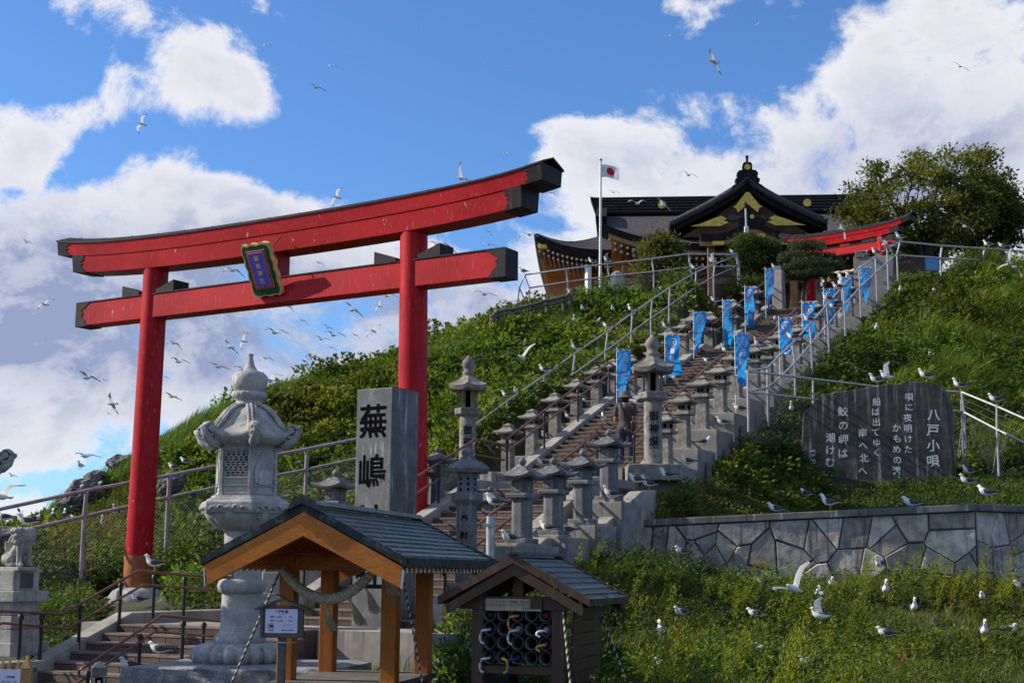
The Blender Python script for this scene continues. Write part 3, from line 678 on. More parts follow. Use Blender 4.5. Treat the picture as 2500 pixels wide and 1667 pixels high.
for i, q in enumerate(RROW): place_lantern(q, f'weathered concrete lantern on the poem stone side of the stairs, {ORD[i]} going up', 'lanterns lining the stairs on the poem stone side', 1.0)
for i, q in enumerate(BIGR): place_lantern(q, f'concrete lantern behind the steep pipe railing below the upper torii, {ORD[i]} going up', 'lanterns lining the stairs on the poem stone side', .9)
GL = [((1274,1326,20.5), 1.0, 'grey granite lantern with upswept roof in the lower row, nearest the umbrella shelter'), ((1351,1305,21.4), 1.0, 'grey granite lantern with upswept roof in the lower row, second from the umbrella shelter'),
      ((1423,1277,22.4), 1.0, 'grey granite lantern with upswept roof in the lower row, third from the umbrella shelter'), ((1487,1221,23.2), 1.0, 'grey granite lantern with upswept roof in front of the standing person'),
      ((1196,1345,24.2), .95, 'granite lantern with upswept roof behind the gull on the lamp post'), ((1066,1240,24.9), .93, 'granite lantern with upswept roof just beside the great torii post'),
      ((816,1330,22.0), 1.0, 'granite lantern with upswept roof between the name pillar and the big pale lantern'), ((640,1360,22.0), 1.02, 'pale lantern roof peeking out behind the big carved lantern')]
proto_g = granite_lantern()
for i, (q, s, lb) in enumerate(GL):
    p = at(*q)
    if i == 0: o = proto_g; o.location = p; o.rotation_euler.z = YAW; o['label'] = lb
    else: o = copy_tree(proto_g, p, YAW + random.uniform(-.06, .06), lb, (s, s, s * .94))
    o['group'] = 'granite lanterns along the lower stairs'
    if i < 6: plinth(p, .8, .8, 1.4)
    else: MB().box((0, 0, -.3), (.6, .6, .6)).build('plinth', 'concrete_block', stair, (p[0], p[1], p[2] - .003), YAW)
# octagonal offering lantern
def octagon_lantern():
    p = at(1137, 1440, 20.0); zt = at(1137, 1106, 20)[2] - p[2]
    root = thing('octagonal_lantern', 'octagonal granite lantern with lattice windows and carved dedication behind the small copper roof', 'stone lantern', p, math.radians(8)); mt = 'granite'
    U = .00576; H = lambda y: (1440 - y) * U
    MB().lathe([(.30, -.3), (.30, .1)], 8, 0, False, math.pi / 8).build('base', mt, root)
    MB().lathe([(.158, .1), (.150, H(1235))], 8, 0, False, math.pi / 8).build('column', mt, root, bev=.008)
    MB().lathe([(.16, H(1237)), (.235, H(1225)), (.235, H(1211)), (.20, H(1207))], 8, 0, False, math.pi / 8).build('shelf', mt, root, bev=.008)
    fb = MB().lathe([(.150, H(1208)), (.15, H(1160))], 8, 0, False, math.pi / 8).build('fire_box', mt, root, bev=.004)
    for q in range(8):
        M = Matrix.Rotation(q * math.pi / 4, 4, 'Z')
        for k in range(3):
            zc = H(1200 - k * 13)
            MB().add([(0, -.142, zc - .03), (.022, -.142, zc), (0, -.142, zc + .03), (-.022, -.142, zc)], [(0, 1, 2, 3)], 0, False, M).build('lattice_hole', 'inscription_black', fb)
    b = MB(); curved_roof(b, 8, [(.285, H(1160)), (.305, H(1150)), (.25, H(1140)), (.13, H(1128)), (.10, H(1126))], [.012, .012, 0, 0, 0], ph=math.pi / 8 * 0, sub=3); b.build('roof', mt, root, bev=.006)
    b = MB(); b.lathe([(.10, H(1128)), (.11, H(1122)), (.06, H(1119)), (.085, H(1112)), (.08, H(1104)), (.03, H(1099)), (.003, H(1096))], 18); b.build('finial', mt, root)
    for i, ch in enumerate('奉献'):
        tv, tf = text_geo(ch, .115, 0, .012); MB().add(tv, tf).build('carved_character', 'inscription_black', root, (-.05, -.142, H(1271 + i * 40)), rot=(0, 0, math.radians(-8)))
octagon_lantern()
# big carved hexagonal lantern
def kasuga(label, loc, rz):
    root = thing('carved_kasuga_lantern', label, 'stone lantern', loc, rz); mt = 'pale_granite'; U = .00518
    H = lambda y: (1615 - y) * U
    rock = MB(); bm = bmesh.new(); bmesh.ops.create_cube(bm, size=1); bmesh.ops.subdivide_edges(bm, edges=bm.edges[:], cuts=14, use_grid_fill=True)
    R_ = random.Random(3); vs = []
    from mathutils import noise as mn
    for v in bm.verts:
        p = Vector((v.co.x * 2.45, v.co.y * 1.9, v.co.z * .62)); k = mn.fractal(p * 3.1, 1.0, 2.0, 4) * .05; d = Vector((v.co.x, v.co.y, 0))
        side = max(abs(v.co.x), abs(v.co.y)) > .49
        vs.append((p.x + (d.x * k * 2.5 if side else 0), p.y + (d.y * k * 2.5 if side else 0), p.z - .31 + (0 if not side else k * .3) - (.03 if side and v.co.z > .45 else 0)))
    rock.add(vs, [tuple(v.index for v in f.verts) for f in bm.faces], 0, False); bm.free()
    rock.build('rock_base', 'rough_rock', root, (.18, 0, .0))
    lob = lambda n, am: (lambda t, z: 1 + am * (abs(math.sin(n * t / 2)) - .6))
    MB().lathe([(.52, 0), (.575, .05), (.57, .13), (.51, .20), (.38, .235), (.33, .235)], 120, 0, True, mod=lob(20, .15)).build('lotus_base', mt, root)
    MB().lathe([(.31, .225), (.325, .26), (.315, .31), (.27, .35), (.25, .40), (.243, H(1452)), (.243, H(1448))], 36).build('column', mt, root)
    MB().lathe([(.243, H(1455)), (.29, H(1449)), (.308, H(1437)), (.29, H(1425)), (.245, H(1420))], 36).build('column_ring', mt, root)
    MB().lathe([(.243, H(1424)), (.24, H(1305)), (.235, H(1300))], 36).build('column', mt, root)
    MB().lathe([(.25, H(1306)), (.34, H(1299)), (.44, H(1281)), (.485, H(1266)), (.48, H(1262))], 96, 0, True, mod=lob(14, .12)).build('lotus_cup', mt, root)
    hx = lambda r: r / math.cos(math.pi / 6)
    MB().lathe([(hx(.50), H(1264)), (hx(.52), H(1258)), (hx(.52), H(1240)), (hx(.50), H(1236)), (hx(.46), H(1234)), (hx(.45), H(1229)), (hx(.41), H(1228)), (hx(.40), H(1222))], 6, 0, False).build('platform', mt, root, bev=.006)
    for q in range(6):   # carved waves round the platform
        M = Matrix.Rotation(q * math.pi / 3 + math.pi / 6 + math.pi / 2, 4, 'Z'); b = MB()
        for dx in (-.2, -.1, 0, .1, .2):
            hgt = .045 if dx in (-.1, .1) else .03
            b.tube([(dx - .05, -.522, H(1257)), (dx - .025, -.535, H(1257) + hgt), (dx + .01, -.54, H(1257) + hgt * 1.2), (dx + .045, -.53, H(1257) + hgt * .3)], .014, 6)
        MB_ = b; MB_.v = [tuple(M @ Vector(p)) for p in MB_.v]; MB_.build('wave_carving', mt, root)
    fr = .335
    MB().lathe([(hx(fr), H(1224)), (hx(fr), H(1101))], 6, 0, False).build('fire_box', mt, root, bev=.008)
    for q in range(6):
        M = Matrix.Rotation(q * math.pi / 3 + math.pi / 6 + math.pi / 2, 4, 'Z'); y = -fr
        b = MB()
        for x0 in (-.185, .185): b.box((x0, y - .008, H(1163)), (.035, .03, .60), 0, M)
        for z0 in (1217, 1198, 1180, 1110, 1104): b.box((0, y - .006, H(z0)), (.34, .022, .02), 0, M)
        b.build('fire_box_frame', mt, root)
        if q % 2 == 0:
            MB().box((0, y - .002, H(1147)), (.30, .006, .34), 0, M).build('window_opening', 'inscription_black', root)
            b = MB()
            for k in range(-4, 5):
                for s_ in (-1, 1):
                    x0 = k * .066; pts = []
                    for e in (-1, 1):
                        zz = e * .165; xx = x0 + s_ * e * .165 * .55; xx = max(-.15, min(.15, xx)); zz = (xx - x0) / (s_ * .55) if abs(xx) >= .15 else zz
                        pts.append((xx, y - .008, H(1147) + zz))
                    if abs(pts[0][0] - pts[1][0]) > .02: b.tube([M @ Vector(p) for p in pts], .008, 4)
            for k in range(-5, 6): b.box((0, y - .008, H(1147) + k * .032), (.30, .014, .010), 0, M)
            b.build('lattice', mt, root)
        else:
            b = MB(); rings = []
            pts = [(-.13, 1193), (-.145, 1165), (-.11, 1145), (-.06, 1125), (-.01, 1115), (.03, 1122), (.05, 1140), (.09, 1133), (.12, 1150), (.13, 1193)]
            b.prism([(x, H(yy)) for x, yy in pts], y - .018, y + .01, 'y', 0, M).prism([(x * .72 + .02, H(yy + 3 + (1193 - yy) * .28)) for x, yy in pts], y - .03, y + .01, 'y', 0, M); b.build('relief_carving', mt, root, bev=.006)
    # roof with six ribs that end in scrolls
    prof = [(.34, H(1104)), (.44, H(1099)), (.515, H(1088)), (.52, H(1079)), (.465, H(1071)), (.385, H(1054)), (.32, H(1034)), (.25, H(1016)), (.18, H(1006)), (.12, H(1003))]
    b = MB(); curved_roof(b, 6, prof, [.0, .03, .085, .085, .04, .012, 0, 0, 0, 0], sub=10, power=2.0, ph=math.pi / 6); b.sm = [True] * len(b.sm); b.build('roof', mt, root)
    for q in range(6):
        M = Matrix.Rotation(q * math.pi / 3, 4, 'Z'); b = MB()
        for off in (-.045, 0, .045):
            pts = [(hx(r) * 1.0 + .01, off, z + (.008 if off else .022)) for r, z in prof[::-1] if r < .48]
            pts += [(hx(.52), off, H(1078) + .06)]
            b.tube(pts, .024, 8)
        cx, cz, r0 = hx(.515), H(1064), .095; sp = []
        for i in range(30):
            t = i / 29 * 2.6 * math.pi; r = r0 * (1 - .82 * i / 29); sp.append((cx + r * math.cos(-math.pi * .6 + t), 0, cz + r * math.sin(-math.pi * .6 + t)))
        b.tube(sp, [.07 - .02 * i / 29 for i in range(30)], 8, ry=[.026 - .010 * i / 29 for i in range(30)])
        b.tube([(cx, -.05, cz), (cx, .05, cz)], .045, 10)
        b.tube([(hx(.40), 0, H(1101)), (hx(.49), 0, H(1095)), (hx(.55), 0, H(1084)), (hx(.59), 0, H(1068))], [.05, .06, .055, .035], 8)
        b.v = [tuple(M @ Vector(p)) for p in b.v]; b.build('roof_scroll', mt, root)
    MB().lathe([(.15, H(1005)), (.20, H(1001)), (.17, H(993)), (.15, H(989)), (.20, H(984)), (.225, H(976)), (.215, H(968)), (.17, H(966))], 64, 0, True, mod=lambda t, z: 1 + (.06 * (abs(math.sin(9 * t)) - .5) if z > H(990) else 0)).build('lotus_collar', mt, root)
    MB().lathe([(.17, H(970)), (.21, H(960)), (.228, H(942)), (.222, H(928)), (.17, H(918)), (.10, H(915)), (.05, H(900)), (.033, H(885)), (.032, H(876)), (.045, H(873)), (.02, H(872))], 32).build('jewel_finial', mt, root)
    MB().box((-.10, -.235, H(1381)), (.15, .02, .40)).build('name_tablet', 'dark_granite', root)
    tv, tf = text_geo('神社', .125, 0, .008, True, 1.15); MB().add(tv, tf).build('lettering', 'inscription_white', root, (-.10, -.247, H(1388)))
    return root
kas1 = kasuga('big pale carved granite lantern with scroll-cornered roof on a rough rock', at(584, 1615, 18.0), math.radians(-12))
kas2 = copy_tree(kas1, at(-136, 1676, 18.0), math.radians(-4), 'second big carved lantern, only its roof scroll showing above the lion-dog')

# ------------------------------------------------------------ handrails of brown pipe on black posts
POSTM = MB().tube([(0, 0, -1), (0, 0, 0)], .022, 8).mesh('post', 'black_iron')
def handrail(label, pts, low, posts, r=.024, name='pipe_handrail', rail='brown_rail', postmat=None, rp=.022, group=None):
    """pts / low: world points of the two rails; posts: (top point, foot z)"""
    root = thing(name, label, 'handrail', pts[0], 0, group); o = np.array(pts[0])
    f = lambda L: [tuple(np.array(p) - o) for p in L]
    MB().tube(f(pts), r, 8).build('top_rail', rail, root)
    if low: MB().tube(f(low), r * .9, 8).build('lower_rail', rail, root)
    for p, zf in posts:
        q = np.array(p) - o; b = MB().tube([(q[0], q[1], zf - o[2] - .05), (q[0], q[1], q[2] - .03)], rp, 8)
        b.lathe([(rp * 1.7, 0), (rp * 1.7, .05), (rp * .8, .07)], 8, 0, True, M=Matrix.Translation((q[0], q[1], q[2] - .10)))
        b.build('post', postmat or 'black_iron', root)
    return root
def stair_rail(cx, label, flights=(0, 1, 2)):
    pts, low, posts = [], [], []
    for k in flights:
        zb = Z0 + k * NS * RISE; a0, a1 = k * FL - .1, k * FL + NS * TREAD
        z0, z1 = zb + .12, zb + NS * RISE + .12
        for L, h in ((pts, .82), (low, .55)): L += [st(a0 - .45, cx, z0 + h + .06), st(a0, cx, z0 + h), st(a1, cx, z1 + h + .08), st(a1 + .4, cx, z1 + h + .02)]
        for t in (0, .33, .66, 1.0): posts.append((st(a0 + (a1 - a0) * t, cx, z0 + (z1 - z0) * t + .82), z0 + (z1 - z0) * t))
    return handrail(label, pts, low, posts)
stair_rail(-.15, 'brown pipe handrail climbing the fence side of the staircase')
stair_rail(2.65, 'brown pipe handrail climbing the poem stone side of the staircase')
def low_rail(cx, label):
    a0, a1, z0, z1 = -8.4, -3.3, 1.05, 3.1
    pts = [st(a0, cx, z0 + .82), st(a1, cx, z1 + .82), st(a1 + 1.1, cx, z1 + .8)]; low = [(p[0], p[1], p[2] - .28) for p in pts]
    handrail(label, pts, low, [(st(a0 + (a1 - a0) * t, cx, z0 + (z1 - z0) * t + .8), z0 + (z1 - z0) * t) for t in (0, .25, .5, .75, 1)])
low_rail(.9, 'brown pipe handrail of the lower flight beside the great torii post')
low_rail(3.3, 'brown pipe handrail of the lower flight behind the granite lanterns')
P_ = lambda L: [tuple(at(*q)) for q in L]
handrail('brown double handrail sloping up in front of the orange foot of the torii', P_([(-40,1489,18.9),(152,1498,19.3),(337,1393,20.5),(480,1405,21),(700,1420,21.6)]), P_([(-20,1528,18.9),(8,1520,18.95),(165,1534,19.3),(350,1427,20.5),(500,1437,21),(700,1450,21.6)]),
         [((*at(52, 1492, 19)[:2], at(52, 1492, 19)[2]), at(52, 1600, 19)[2]), ((*at(103, 1494, 19.2)[:2], at(103, 1494, 19.2)[2]), at(103, 1602, 19.2)[2]), ((*at(197, 1472, 19.7)[:2], at(197, 1472, 19.7)[2]), at(197, 1575, 19.7)[2]), ((*at(296, 1415, 20.3)[:2], at(296, 1415, 20.3)[2]), at(296, 1515, 20.3)[2]), ((*at(378, 1396, 20.7)[:2], at(378, 1396, 20.7)[2]), at(378, 1500, 20.7)[2]), ((*at(452, 1402, 21)[:2], at(452, 1402, 21)[2]), at(452, 1500, 21)[2])], r=.021, rp=.024)
handrail('nearer brown double handrail with a curled end beside the stone lamp bollard', P_([(206,1655,17.3),(194,1648,17.3),(192,1638,17.3),(200,1630,17.3),(222,1617,17.4),(395,1502,18.4),(520,1514,18.8),(700,1530,19.3)]), P_([(150,1690,17.2),(215,1650,17.4),(378,1541,18.4),(520,1553,18.8),(700,1568,19.3)]),
         [((*at(343, 1540, 18.2)[:2], at(343, 1540, 18.2)[2]), at(343, 1664, 18.2)[2]), ((*at(448, 1508, 18.6)[:2], at(448, 1508, 18.6)[2]), at(445, 1615, 18.6)[2]), ((*at(498, 1512, 18.8)[:2], at(498, 1512, 18.8)[2]), at(498, 1600, 18.8)[2]), ((*at(215, 1640, 17.4)[:2], at(215, 1630, 17.4)[2]), at(215, 1690, 17.4)[2])], r=.019, rp=.023)

# ------------------------------------------------------------ pipe and chain-link fences
def chainlink(b, A, B, hA, hB, sp=.085, r=.0016):
    """diamond wire between two ground points A, B with heights hA, hB"""
    A, B = np.array(A), np.array(B); L = np.linalg.norm((B - A)[:2]); h = (hA + hB) / 2
    if L < .2 or h < .1: return
    P = lambda s, t: A + (B - A) * (s / L) + np.array([0, 0, t * (hA + (hB - hA) * s / L)])
    n = int((L + h) / sp)
    for k in range(n):
        for sg in (1, -1):
            s0 = k * sp - (h if sg == 1 else 0); p = []
            for t in (0, 1):
                s = s0 + h * t if sg == 1 else s0 - h * t; p.append([s, t])
            (sa, ta), (sb, tb) = p
            if sa == sb: continue
            for q, o_ in ((p[0], p[1]), (p[1], p[0])):
                if q[0] < 0: q[1] = q[1] + (0 - q[0]) / (o_[0] - q[0]) * (o_[1] - q[1]); q[0] = 0
                if q[0] > L: q[1] = q[1] + (L - q[0]) / (o_[0] - q[0]) * (o_[1] - q[1]); q[0] = L
            if p[0][0] == p[1][0] or not (-.01 <= p[0][1] <= 1.01 and -.01 <= p[1][1] <= 1.01): continue
            b.tube([P(*p[0]), P(*p[1])], r, 3, smooth=False, caps=False)
def fence(label, tops, lows, post_ix, foot, rail='galvanised', r=.024, mesh=True, wires=0, lean=0.0, name='pipe_fence', rp=None):
    """tops, lows: world points; a post stands at each index in post_ix and runs down by foot metres below the lower rail"""
    root = thing(name, label, 'fence', tops[0]); o = np.array(tops[0]); g = lambda L: [tuple(np.array(p) - o) for p in L]
    MB().tube(g(tops), r, 8).build('top_rail', rail, root); MB().tube(g(lows), r * .92, 8).build('lower_rail', rail, root)
    for i in post_ix:
        t, l = np.array(tops[i]) - o, np.array(lows[i]) - o; f = l.copy(); f[2] -= foot
        MB().tube([f, l, t], rp or r, 8).build('post', rail, root)
        br = f + np.array([.0, .35, .1]); MB().tube([br, l + (f - l) * .35 + np.array([0, .05, 0])], r * .6, 6).build('brace', rail, root) if foot > .8 else None
    if mesh:
        b = MB()
        for i in range(len(lows) - 1):
            A, B = np.array(lows[i]) - o, np.array(lows[i + 1]) - o
            chainlink(b, A - np.array([0, 0, foot]), B - np.array([0, 0, foot]), foot, foot)
        if b.v: b.build('chain_link', 'wire', root)['kind'] = 'stuff'
    for k in range(wires):
        t = (k + 1) / (wires + 1); MB().tube([tuple(np.array(a) * (1 - t) + np.array(c) * t - o) for a, c in zip(tops, lows)], .003, 4).build('wire', 'wire', root)
    return root
fence('mauve pipe fence running behind the great torii along the hill foot', P_([(-120,1268,26.8),(212,1197,28.6),(415,1160,29.6),(515,1140,30.1),(750,1096,31.0),(880,1070,31.5),(1000,1052,31.8)]), P_([(-120,1335,26.8),(206,1260,28.6),(411,1214,29.6),(515,1192,30.1),(748,1146,31.0),(880,1118,31.5),(1000,1098,31.8)]), [0, 1, 2, 4, 5], 1.45, 'mauve_steel', .038, wires=1, rp=.045)
fence('grey pipe fence climbing beside the stairs on the flagpole side', P_([(1155,1040,31.5),(1240,978,33),(1329,917,34.6),(1404,862,36.2),(1484,808,38),(1544,764,39.6),(1592,731,40.8),(1636,701,42),(1700,664,43.8),(1745,645,45),(1797,625,47)]), P_([(1155,1087,31.5),(1232,1033,33),(1322,970,34.6),(1398,915,36.2),(1478,857,38),(1541,811,39.6),(1589,777,40.8),(1633,747,42),(1697,702,43.8),(1742,675,45),(1801,649,47)]), list(range(0, 11)), .75, wires=2)
fence('grey cranked fence along the plateau edge under the shrine roof', P_([(1262,745,45.2),(1268,702,45.2),(1281,671,45),(1382,657,45),(1483,644,45.1),(1591,632,45.3),(1680,620,45.6),(1799,622,46.5)]), P_([(1272,760,45.2),(1280,730,45.2),(1292,703,45),(1386,688,45),(1487,675,45.1),(1596,663,45.3),(1686,652,45.6),(1805,650,46.5)]), [0, 1, 2, 3, 4, 5, 6, 7], .75, r=.028)
fence('grey pipe fence climbing beside the stairs on the poem stone side', P_([(1826,906,28.2),(1874,898,29.2),(1898,873,30),(1935,838,31.1),(1977,792,32.6),(2018,745,34),(2058,699,35.2),(2097,656,36.6),(2137,627,38),(2166,606,39),(2198,590,40.2)]), P_([(1826,956,28.2),(1874,946,29.2),(1904,922,30),(1940,886,31.1),(1981,838,32.6),(2022,791,34),(2062,744,35.2),(2100,701,36.6),(2139,665,38),(2167,640,39),(2190,620,40.2)]), [0, 1, 3, 4, 5, 6, 7, 8, 9, 10], .8, wires=2)
fence('grey cranked fence on top of the grassy slope in front of the big tree', P_([(2198,590,40.2),(2300,600,40.6),(2405,607,41),(2505,614,41.4),(2620,622,42)]), P_([(2192,623,40.2),(2296,630,40.6),(2398,635,41),(2498,640,41.4),(2620,648,42)]), [1, 2, 3, 4], .7, r=.03)
fence('grey pipe fence passing behind the dark poem stone', P_([(1822,906,28.2),(1985,925,29.2),(2160,946,29.6),(2345,957,29.6)]), P_([(1828,957,28.2),(1985,974,29.2),(2160,993,29.6),(2348,1004,29.6)]), [1, 2, 3], 1.0, wires=1, r=.022)
fence('bright pipe fence sloping down to the edge beyond the poem stone', P_([(2348,957,29.5),(2434,992,28.8),(2520,1030,28.1),(2640,1085,27.2)]), P_([(2354,1006,29.5),(2434,1048,28.8),(2520,1090,28.1),(2640,1150,27.2)]), [0, 1, 2], .95, wires=2, r=.026)
# log fence on the hill shoulder
lf = thing('log_fence', 'low weathered log fence on the shoulder of the hill', 'fence', at(1200, 790, 42.6)); o_ = np.array(lf.location)
LP = [(1200,786,42.6),(1215,772,42.7),(1247,768,42.9),(1298,757,43.2),(1336,745,43.4),(1376,737,43.6),(1393,730,43.8)]
for i, q in enumerate(LP):
    p = at(*q) - o_; MB().tube([(p[0], p[1], p[2] - .5), (p[0], p[1], p[2] + .22)], .06, 8).build('post', 'grey_wood', lf)
for i in range(len(LP) - 1):
    for dz in (.0, .13):
        a_, b_ = at(*LP[i]) - o_, at(*LP[i + 1]) - o_; MB().tube([(a_[0], a_[1] - .07, a_[2] + dz), (b_[0], b_[1] - .07, b_[2] + dz + .02)], .055, 8).build('log', 'grey_wood', lf)
# ------------------------------------------------------------ small roofed purification stand
def courses(b_list, root, u0, z0, u1, z1, w0, w1, n, mt, name='roof_course', th=.02, lap=.012, seams=10):
    """copper roof laid in n lapped courses from the ridge (u0, z0) to the eave (u1, z1), running from depth w0 to w1"""
    for i in range(n):
        t0, t1 = i / n, (i + 1) / n; b = MB(); k = (n - i) * 0
        ua, za = u0 + (u1 - u0) * t0, z0 + (z1 - z0) * t0; ub, zb = u0 + (u1 - u0) * t1, z0 + (z1 - z0) * t1
        ns = seams
        for j in range(ns):
            wa, wb = w0 + (w1 - w0) * j / ns + .004, w0 + (w1 - w0) * (j + 1) / ns - .004
            e = random.uniform(-.003, .003)
            b.add([(ua, wa, za - .004), (ub, wa, zb + lap + e), (ub, wb, zb + lap + e), (ua, wb, za - .004), (ua, wa, za - th), (ub, wa, zb - th + lap), (ub, wb, zb - th + lap), (ua, wb, za - th)],
                  [(0, 1, 2, 3), (7, 6, 5, 4), (0, 4, 5, 1), (1, 5, 6, 2), (2, 6, 7, 3), (3, 7, 4, 0)])
        b.build(name, mt, root)
def rope(label, pts, r=.011, name='guy_rope', cat='rope'):
    b = MB().tube(pts, r, 6); me = b.mesh(name, 'guy_rope'); uv = me.uv_layers.new(name='uv'); P = np.array([v.co[:] for v in me.vertices])
    p0, p1 = np.array(pts[0]), np.array(pts[-1]); d = (p1 - p0) / np.linalg.norm(p1 - p0)
    for l in me.loops:
        k = l.vertex_index; t = (P[k] - p0) @ d; uv.data[l.index].uv = ((k % 6) / 6, t)
    return tag(put(name, me), label, cat)
BT = math.radians(12)
g0 = at(742, 1300, 13.0)
tz = thing('roofed_purification_stand', 'small orange cedar pavilion with green copper roof and hanging straw rope', 'pavilion', (g0[0], g0[1], 0), -BT)
HW, DEP = .97, 3.75
zr, ze = at(742, 1234, 13)[2], at(1005, 1370, 13)[2]     # top of ridge boards, eave
# local x across, y depth
courses(None, tz, .02, zr, HW, ze, 0, DEP, 11, 'copper_patina'); courses(None, tz, -.02, zr, -HW, ze, 0, DEP, 11, 'copper_patina')
for s_ in (-1, 1):
    MB().prism([(0, zr - .022), (s_ * HW, ze - .022), (s_ * HW, ze - .05), (0, zr - .05)], .02, DEP - .02).build('roof_board', 'cedar', tz)
    for w0 in (0.0, DEP):     # copper verge and bargeboard at both gables
        MB().prism([(0, zr + .03), (s_ * (HW + .01), ze + .03), (s_ * (HW + .01), ze - .045), (0, zr - .05)], w0 - .03, w0 + .03).build('verge', 'copper_edge', tz, bev=.006)
        MB().prism([(0, zr - .055), (s_ * (HW - .03), ze - .05), (s_ * (HW - .045), ze - .235), (0, zr - .27)], w0 - .022, w0 + .025).build('bargeboard', 'cedar', tz, bev=.006)
        MB().prism([(s_ * (HW - .028), ze - .075), (s_ * (HW - .02), ze - .075), (s_ * (HW - .035), ze - .24), (s_ * (HW - .043), ze - .24)], w0 - .024, w0 + .027).build('board_end', 'white_paint', tz)
    MB().box((s_ * (HW + .006), DEP / 2, ze - .01), (.03, DEP, .085)).build('eave_edge', 'copper_edge', tz)
    for i in range(24):      # rafters with white painted ends
        y = .12 + i * (DEP - .24) / 23; sl = (zr - ze) / HW
        MB().prism([(0, zr - .07), (s_ * (HW - .03), ze - .06), (s_ * (HW - .03), ze - .10), (0, zr - .13)], y - .02, y + .02).build('rafter', 'cedar', tz)
        MB().box((s_ * (HW - .027), y, ze - .08), (.006, .041, .044)).build('rafter_end', 'white_paint', tz)
MB().box((0, DEP / 2, zr + .035), (.16, DEP + .1, .05), top=.5, topy=1).build('ridge_cap', 'copper_patina', tz, bev=.008)
MB().prism([(-.2, zr - .06), (-.13, zr - .02), (-.1, zr + .05), (0, zr + .10), (.1, zr + .05), (.13, zr - .02), (.2, zr - .06), (0, zr + .02)], -.07, .0).build('ridge_end', 'copper_edge', tz)
PX, PY0, PY1 = .52, 1.05, 2.25
for x in (-PX, PX):
    for y in (PY0, PY1): MB().box((x, y, (ze - .02) / 2 + .05), (.155, .155, ze + .05)).build('post', 'cedar_post', tz, bev=.008)
for y in (PY0, PY1): MB().box((0, y, ze - .02), (1.5, .11, .14)).build('tie_beam', 'cedar', tz, bev=.006)
for x in (-PX, PX): MB().box((x, DEP / 2, ze + .13), (.12, DEP - .2, .12)).build('purlin', 'cedar', tz, bev=.006)
MB().box((0, (PY0 + PY1) / 2, .5), (1.2, 1.75, .06)).build('table_top', 'grey_wood', tz, bev=.006)
MB().box((0, (PY0 + PY1) / 2, .24), (1.0, 1.5, .46)).build('table_base', 'brown_wood', tz)
# twisted straw rope with tassels, hung between the front posts
sr = thing('shimenawa_rope', 'thick twisted straw rope with five tassels hanging in the orange pavilion', 'rope', (g0[0], g0[1], 0), -BT)
zs = ze - .02; rp_ = []
for i in range(41):
    t = i / 40; x = -PX - .03 + (2 * PX + .02) * t; rp_.append((x, PY0 - .12, zs + .02 - .36 * (1 - (2 * (t + .06) - 1) ** 2)))
for k in range(2):
    pts = []
    for i in range(121):
        t = i / 120; q = np.array([np.interp(t, np.linspace(0, 1, 41), [p[j] for p in rp_]) for j in range(3)]); ang = t * 2 * math.pi * 15 + k * math.pi; rr = .027
        pts.append((q[0], q[1] + rr * math.cos(ang), q[2] + rr * math.sin(ang)))
    MB().tube(pts, .031, 8).build('strand', 'rope_straw', sr)
for i, (t, sw) in enumerate(((.24, .02), (.42, .10), (.63, .16), (.78, .15), (.93, .17))):
    q = rp_[int(t * 40)]; b = MB(); L = .30 if i else .24
    for k in range(110):
        a, rr = random.uniform(0, 6.28), random.uniform(0, .07); f = random.uniform(.85, 1)
        b.tube([(q[0], q[1], q[2] - .02), (q[0] + sw * .4 + .015 * math.cos(a), q[1] + .015 * math.sin(a), q[2] - L * .35), (q[0] + sw * f + rr * math.cos(a), q[1] + rr * math.sin(a), q[2] - L * f)], [.006, .004, .0028], 3, caps=False)
    b.build('tassel', 'straw_tassel', sr)
R4 = lambda u, v, z: (g0[0] + math.cos(BT) * u + math.sin(BT) * v, g0[1] - math.sin(BT) * u + math.cos(BT) * v, z)
rope('black and white guy rope from the pavilion down past the notice board', [R4(-PX - .08, PY0, ze - .05), R4(-PX - .5, PY0 - .7, .0)])
rope('black and white guy rope crossing in front of the name pillar base', [R4(PX + .1, PY0, ze - .08), R4(PX + .62, PY0 - .6, .0)])
rope('guy rope from the back of the pavilion beside its rear post', [R4(-PX + .02, PY1, ze - .05), R4(-PX - .25, PY1 + .8, .2)])
rope('dark guy rope hanging between the pavilion and the umbrella shelter', [R4(PX + .15, PY1 + .1, ze - .05), R4(PX + .75, PY1 + .2, .0)])

# ------------------------------------------------------------ notice board
nb_p = at(686, 1600, 13.3)
nb = thing('opening_hours_notice', 'weathered wooden notice board with a printed sheet of opening hours', 'notice board', (nb_p[0], nb_p[1], 0), math.radians(-4))
zb0, zb1 = at(686, 1556, 13.3)[2], at(686, 1472, 13.3)[2]; zc = (zb0 + zb1) / 2
MB().box((.0, .03, zb0 / 2), (.07, .05, zb0 + .1)).build('post', 'grey_wood', nb, bev=.004)
MB().box((0, 0, zc - .01), (.385, .05, zb1 - zb0 - .02)).build('board', 'grey_wood', nb, bev=.006)
for s_ in (-1, 1):
    MB().box((s_ * .185, -.012, zc - .01), (.03, .07, zb1 - zb0 - .02)).build('frame', 'grey_wood', nb, bev=.004)
    MB().prism([(0, zb1 + .05), (s_ * .25, zb1 - .045), (s_ * .25, zb1 - .065), (0, zb1 + .03)], -.07, .07).build('roof_board', 'grey_wood', nb, bev=.003)
MB().prism([(-.01, zb1 + .065), (.02, zb1 + .05), (-.06, zb1 + .085), (-.075, zb1 + .075)], -.07, .07).build('ridge_board', 'grey_wood', nb)
sh = MB().box((0, -.03, zc - .003), (.30, .004, .215)).build('printed_sheet', 'paper', nb)
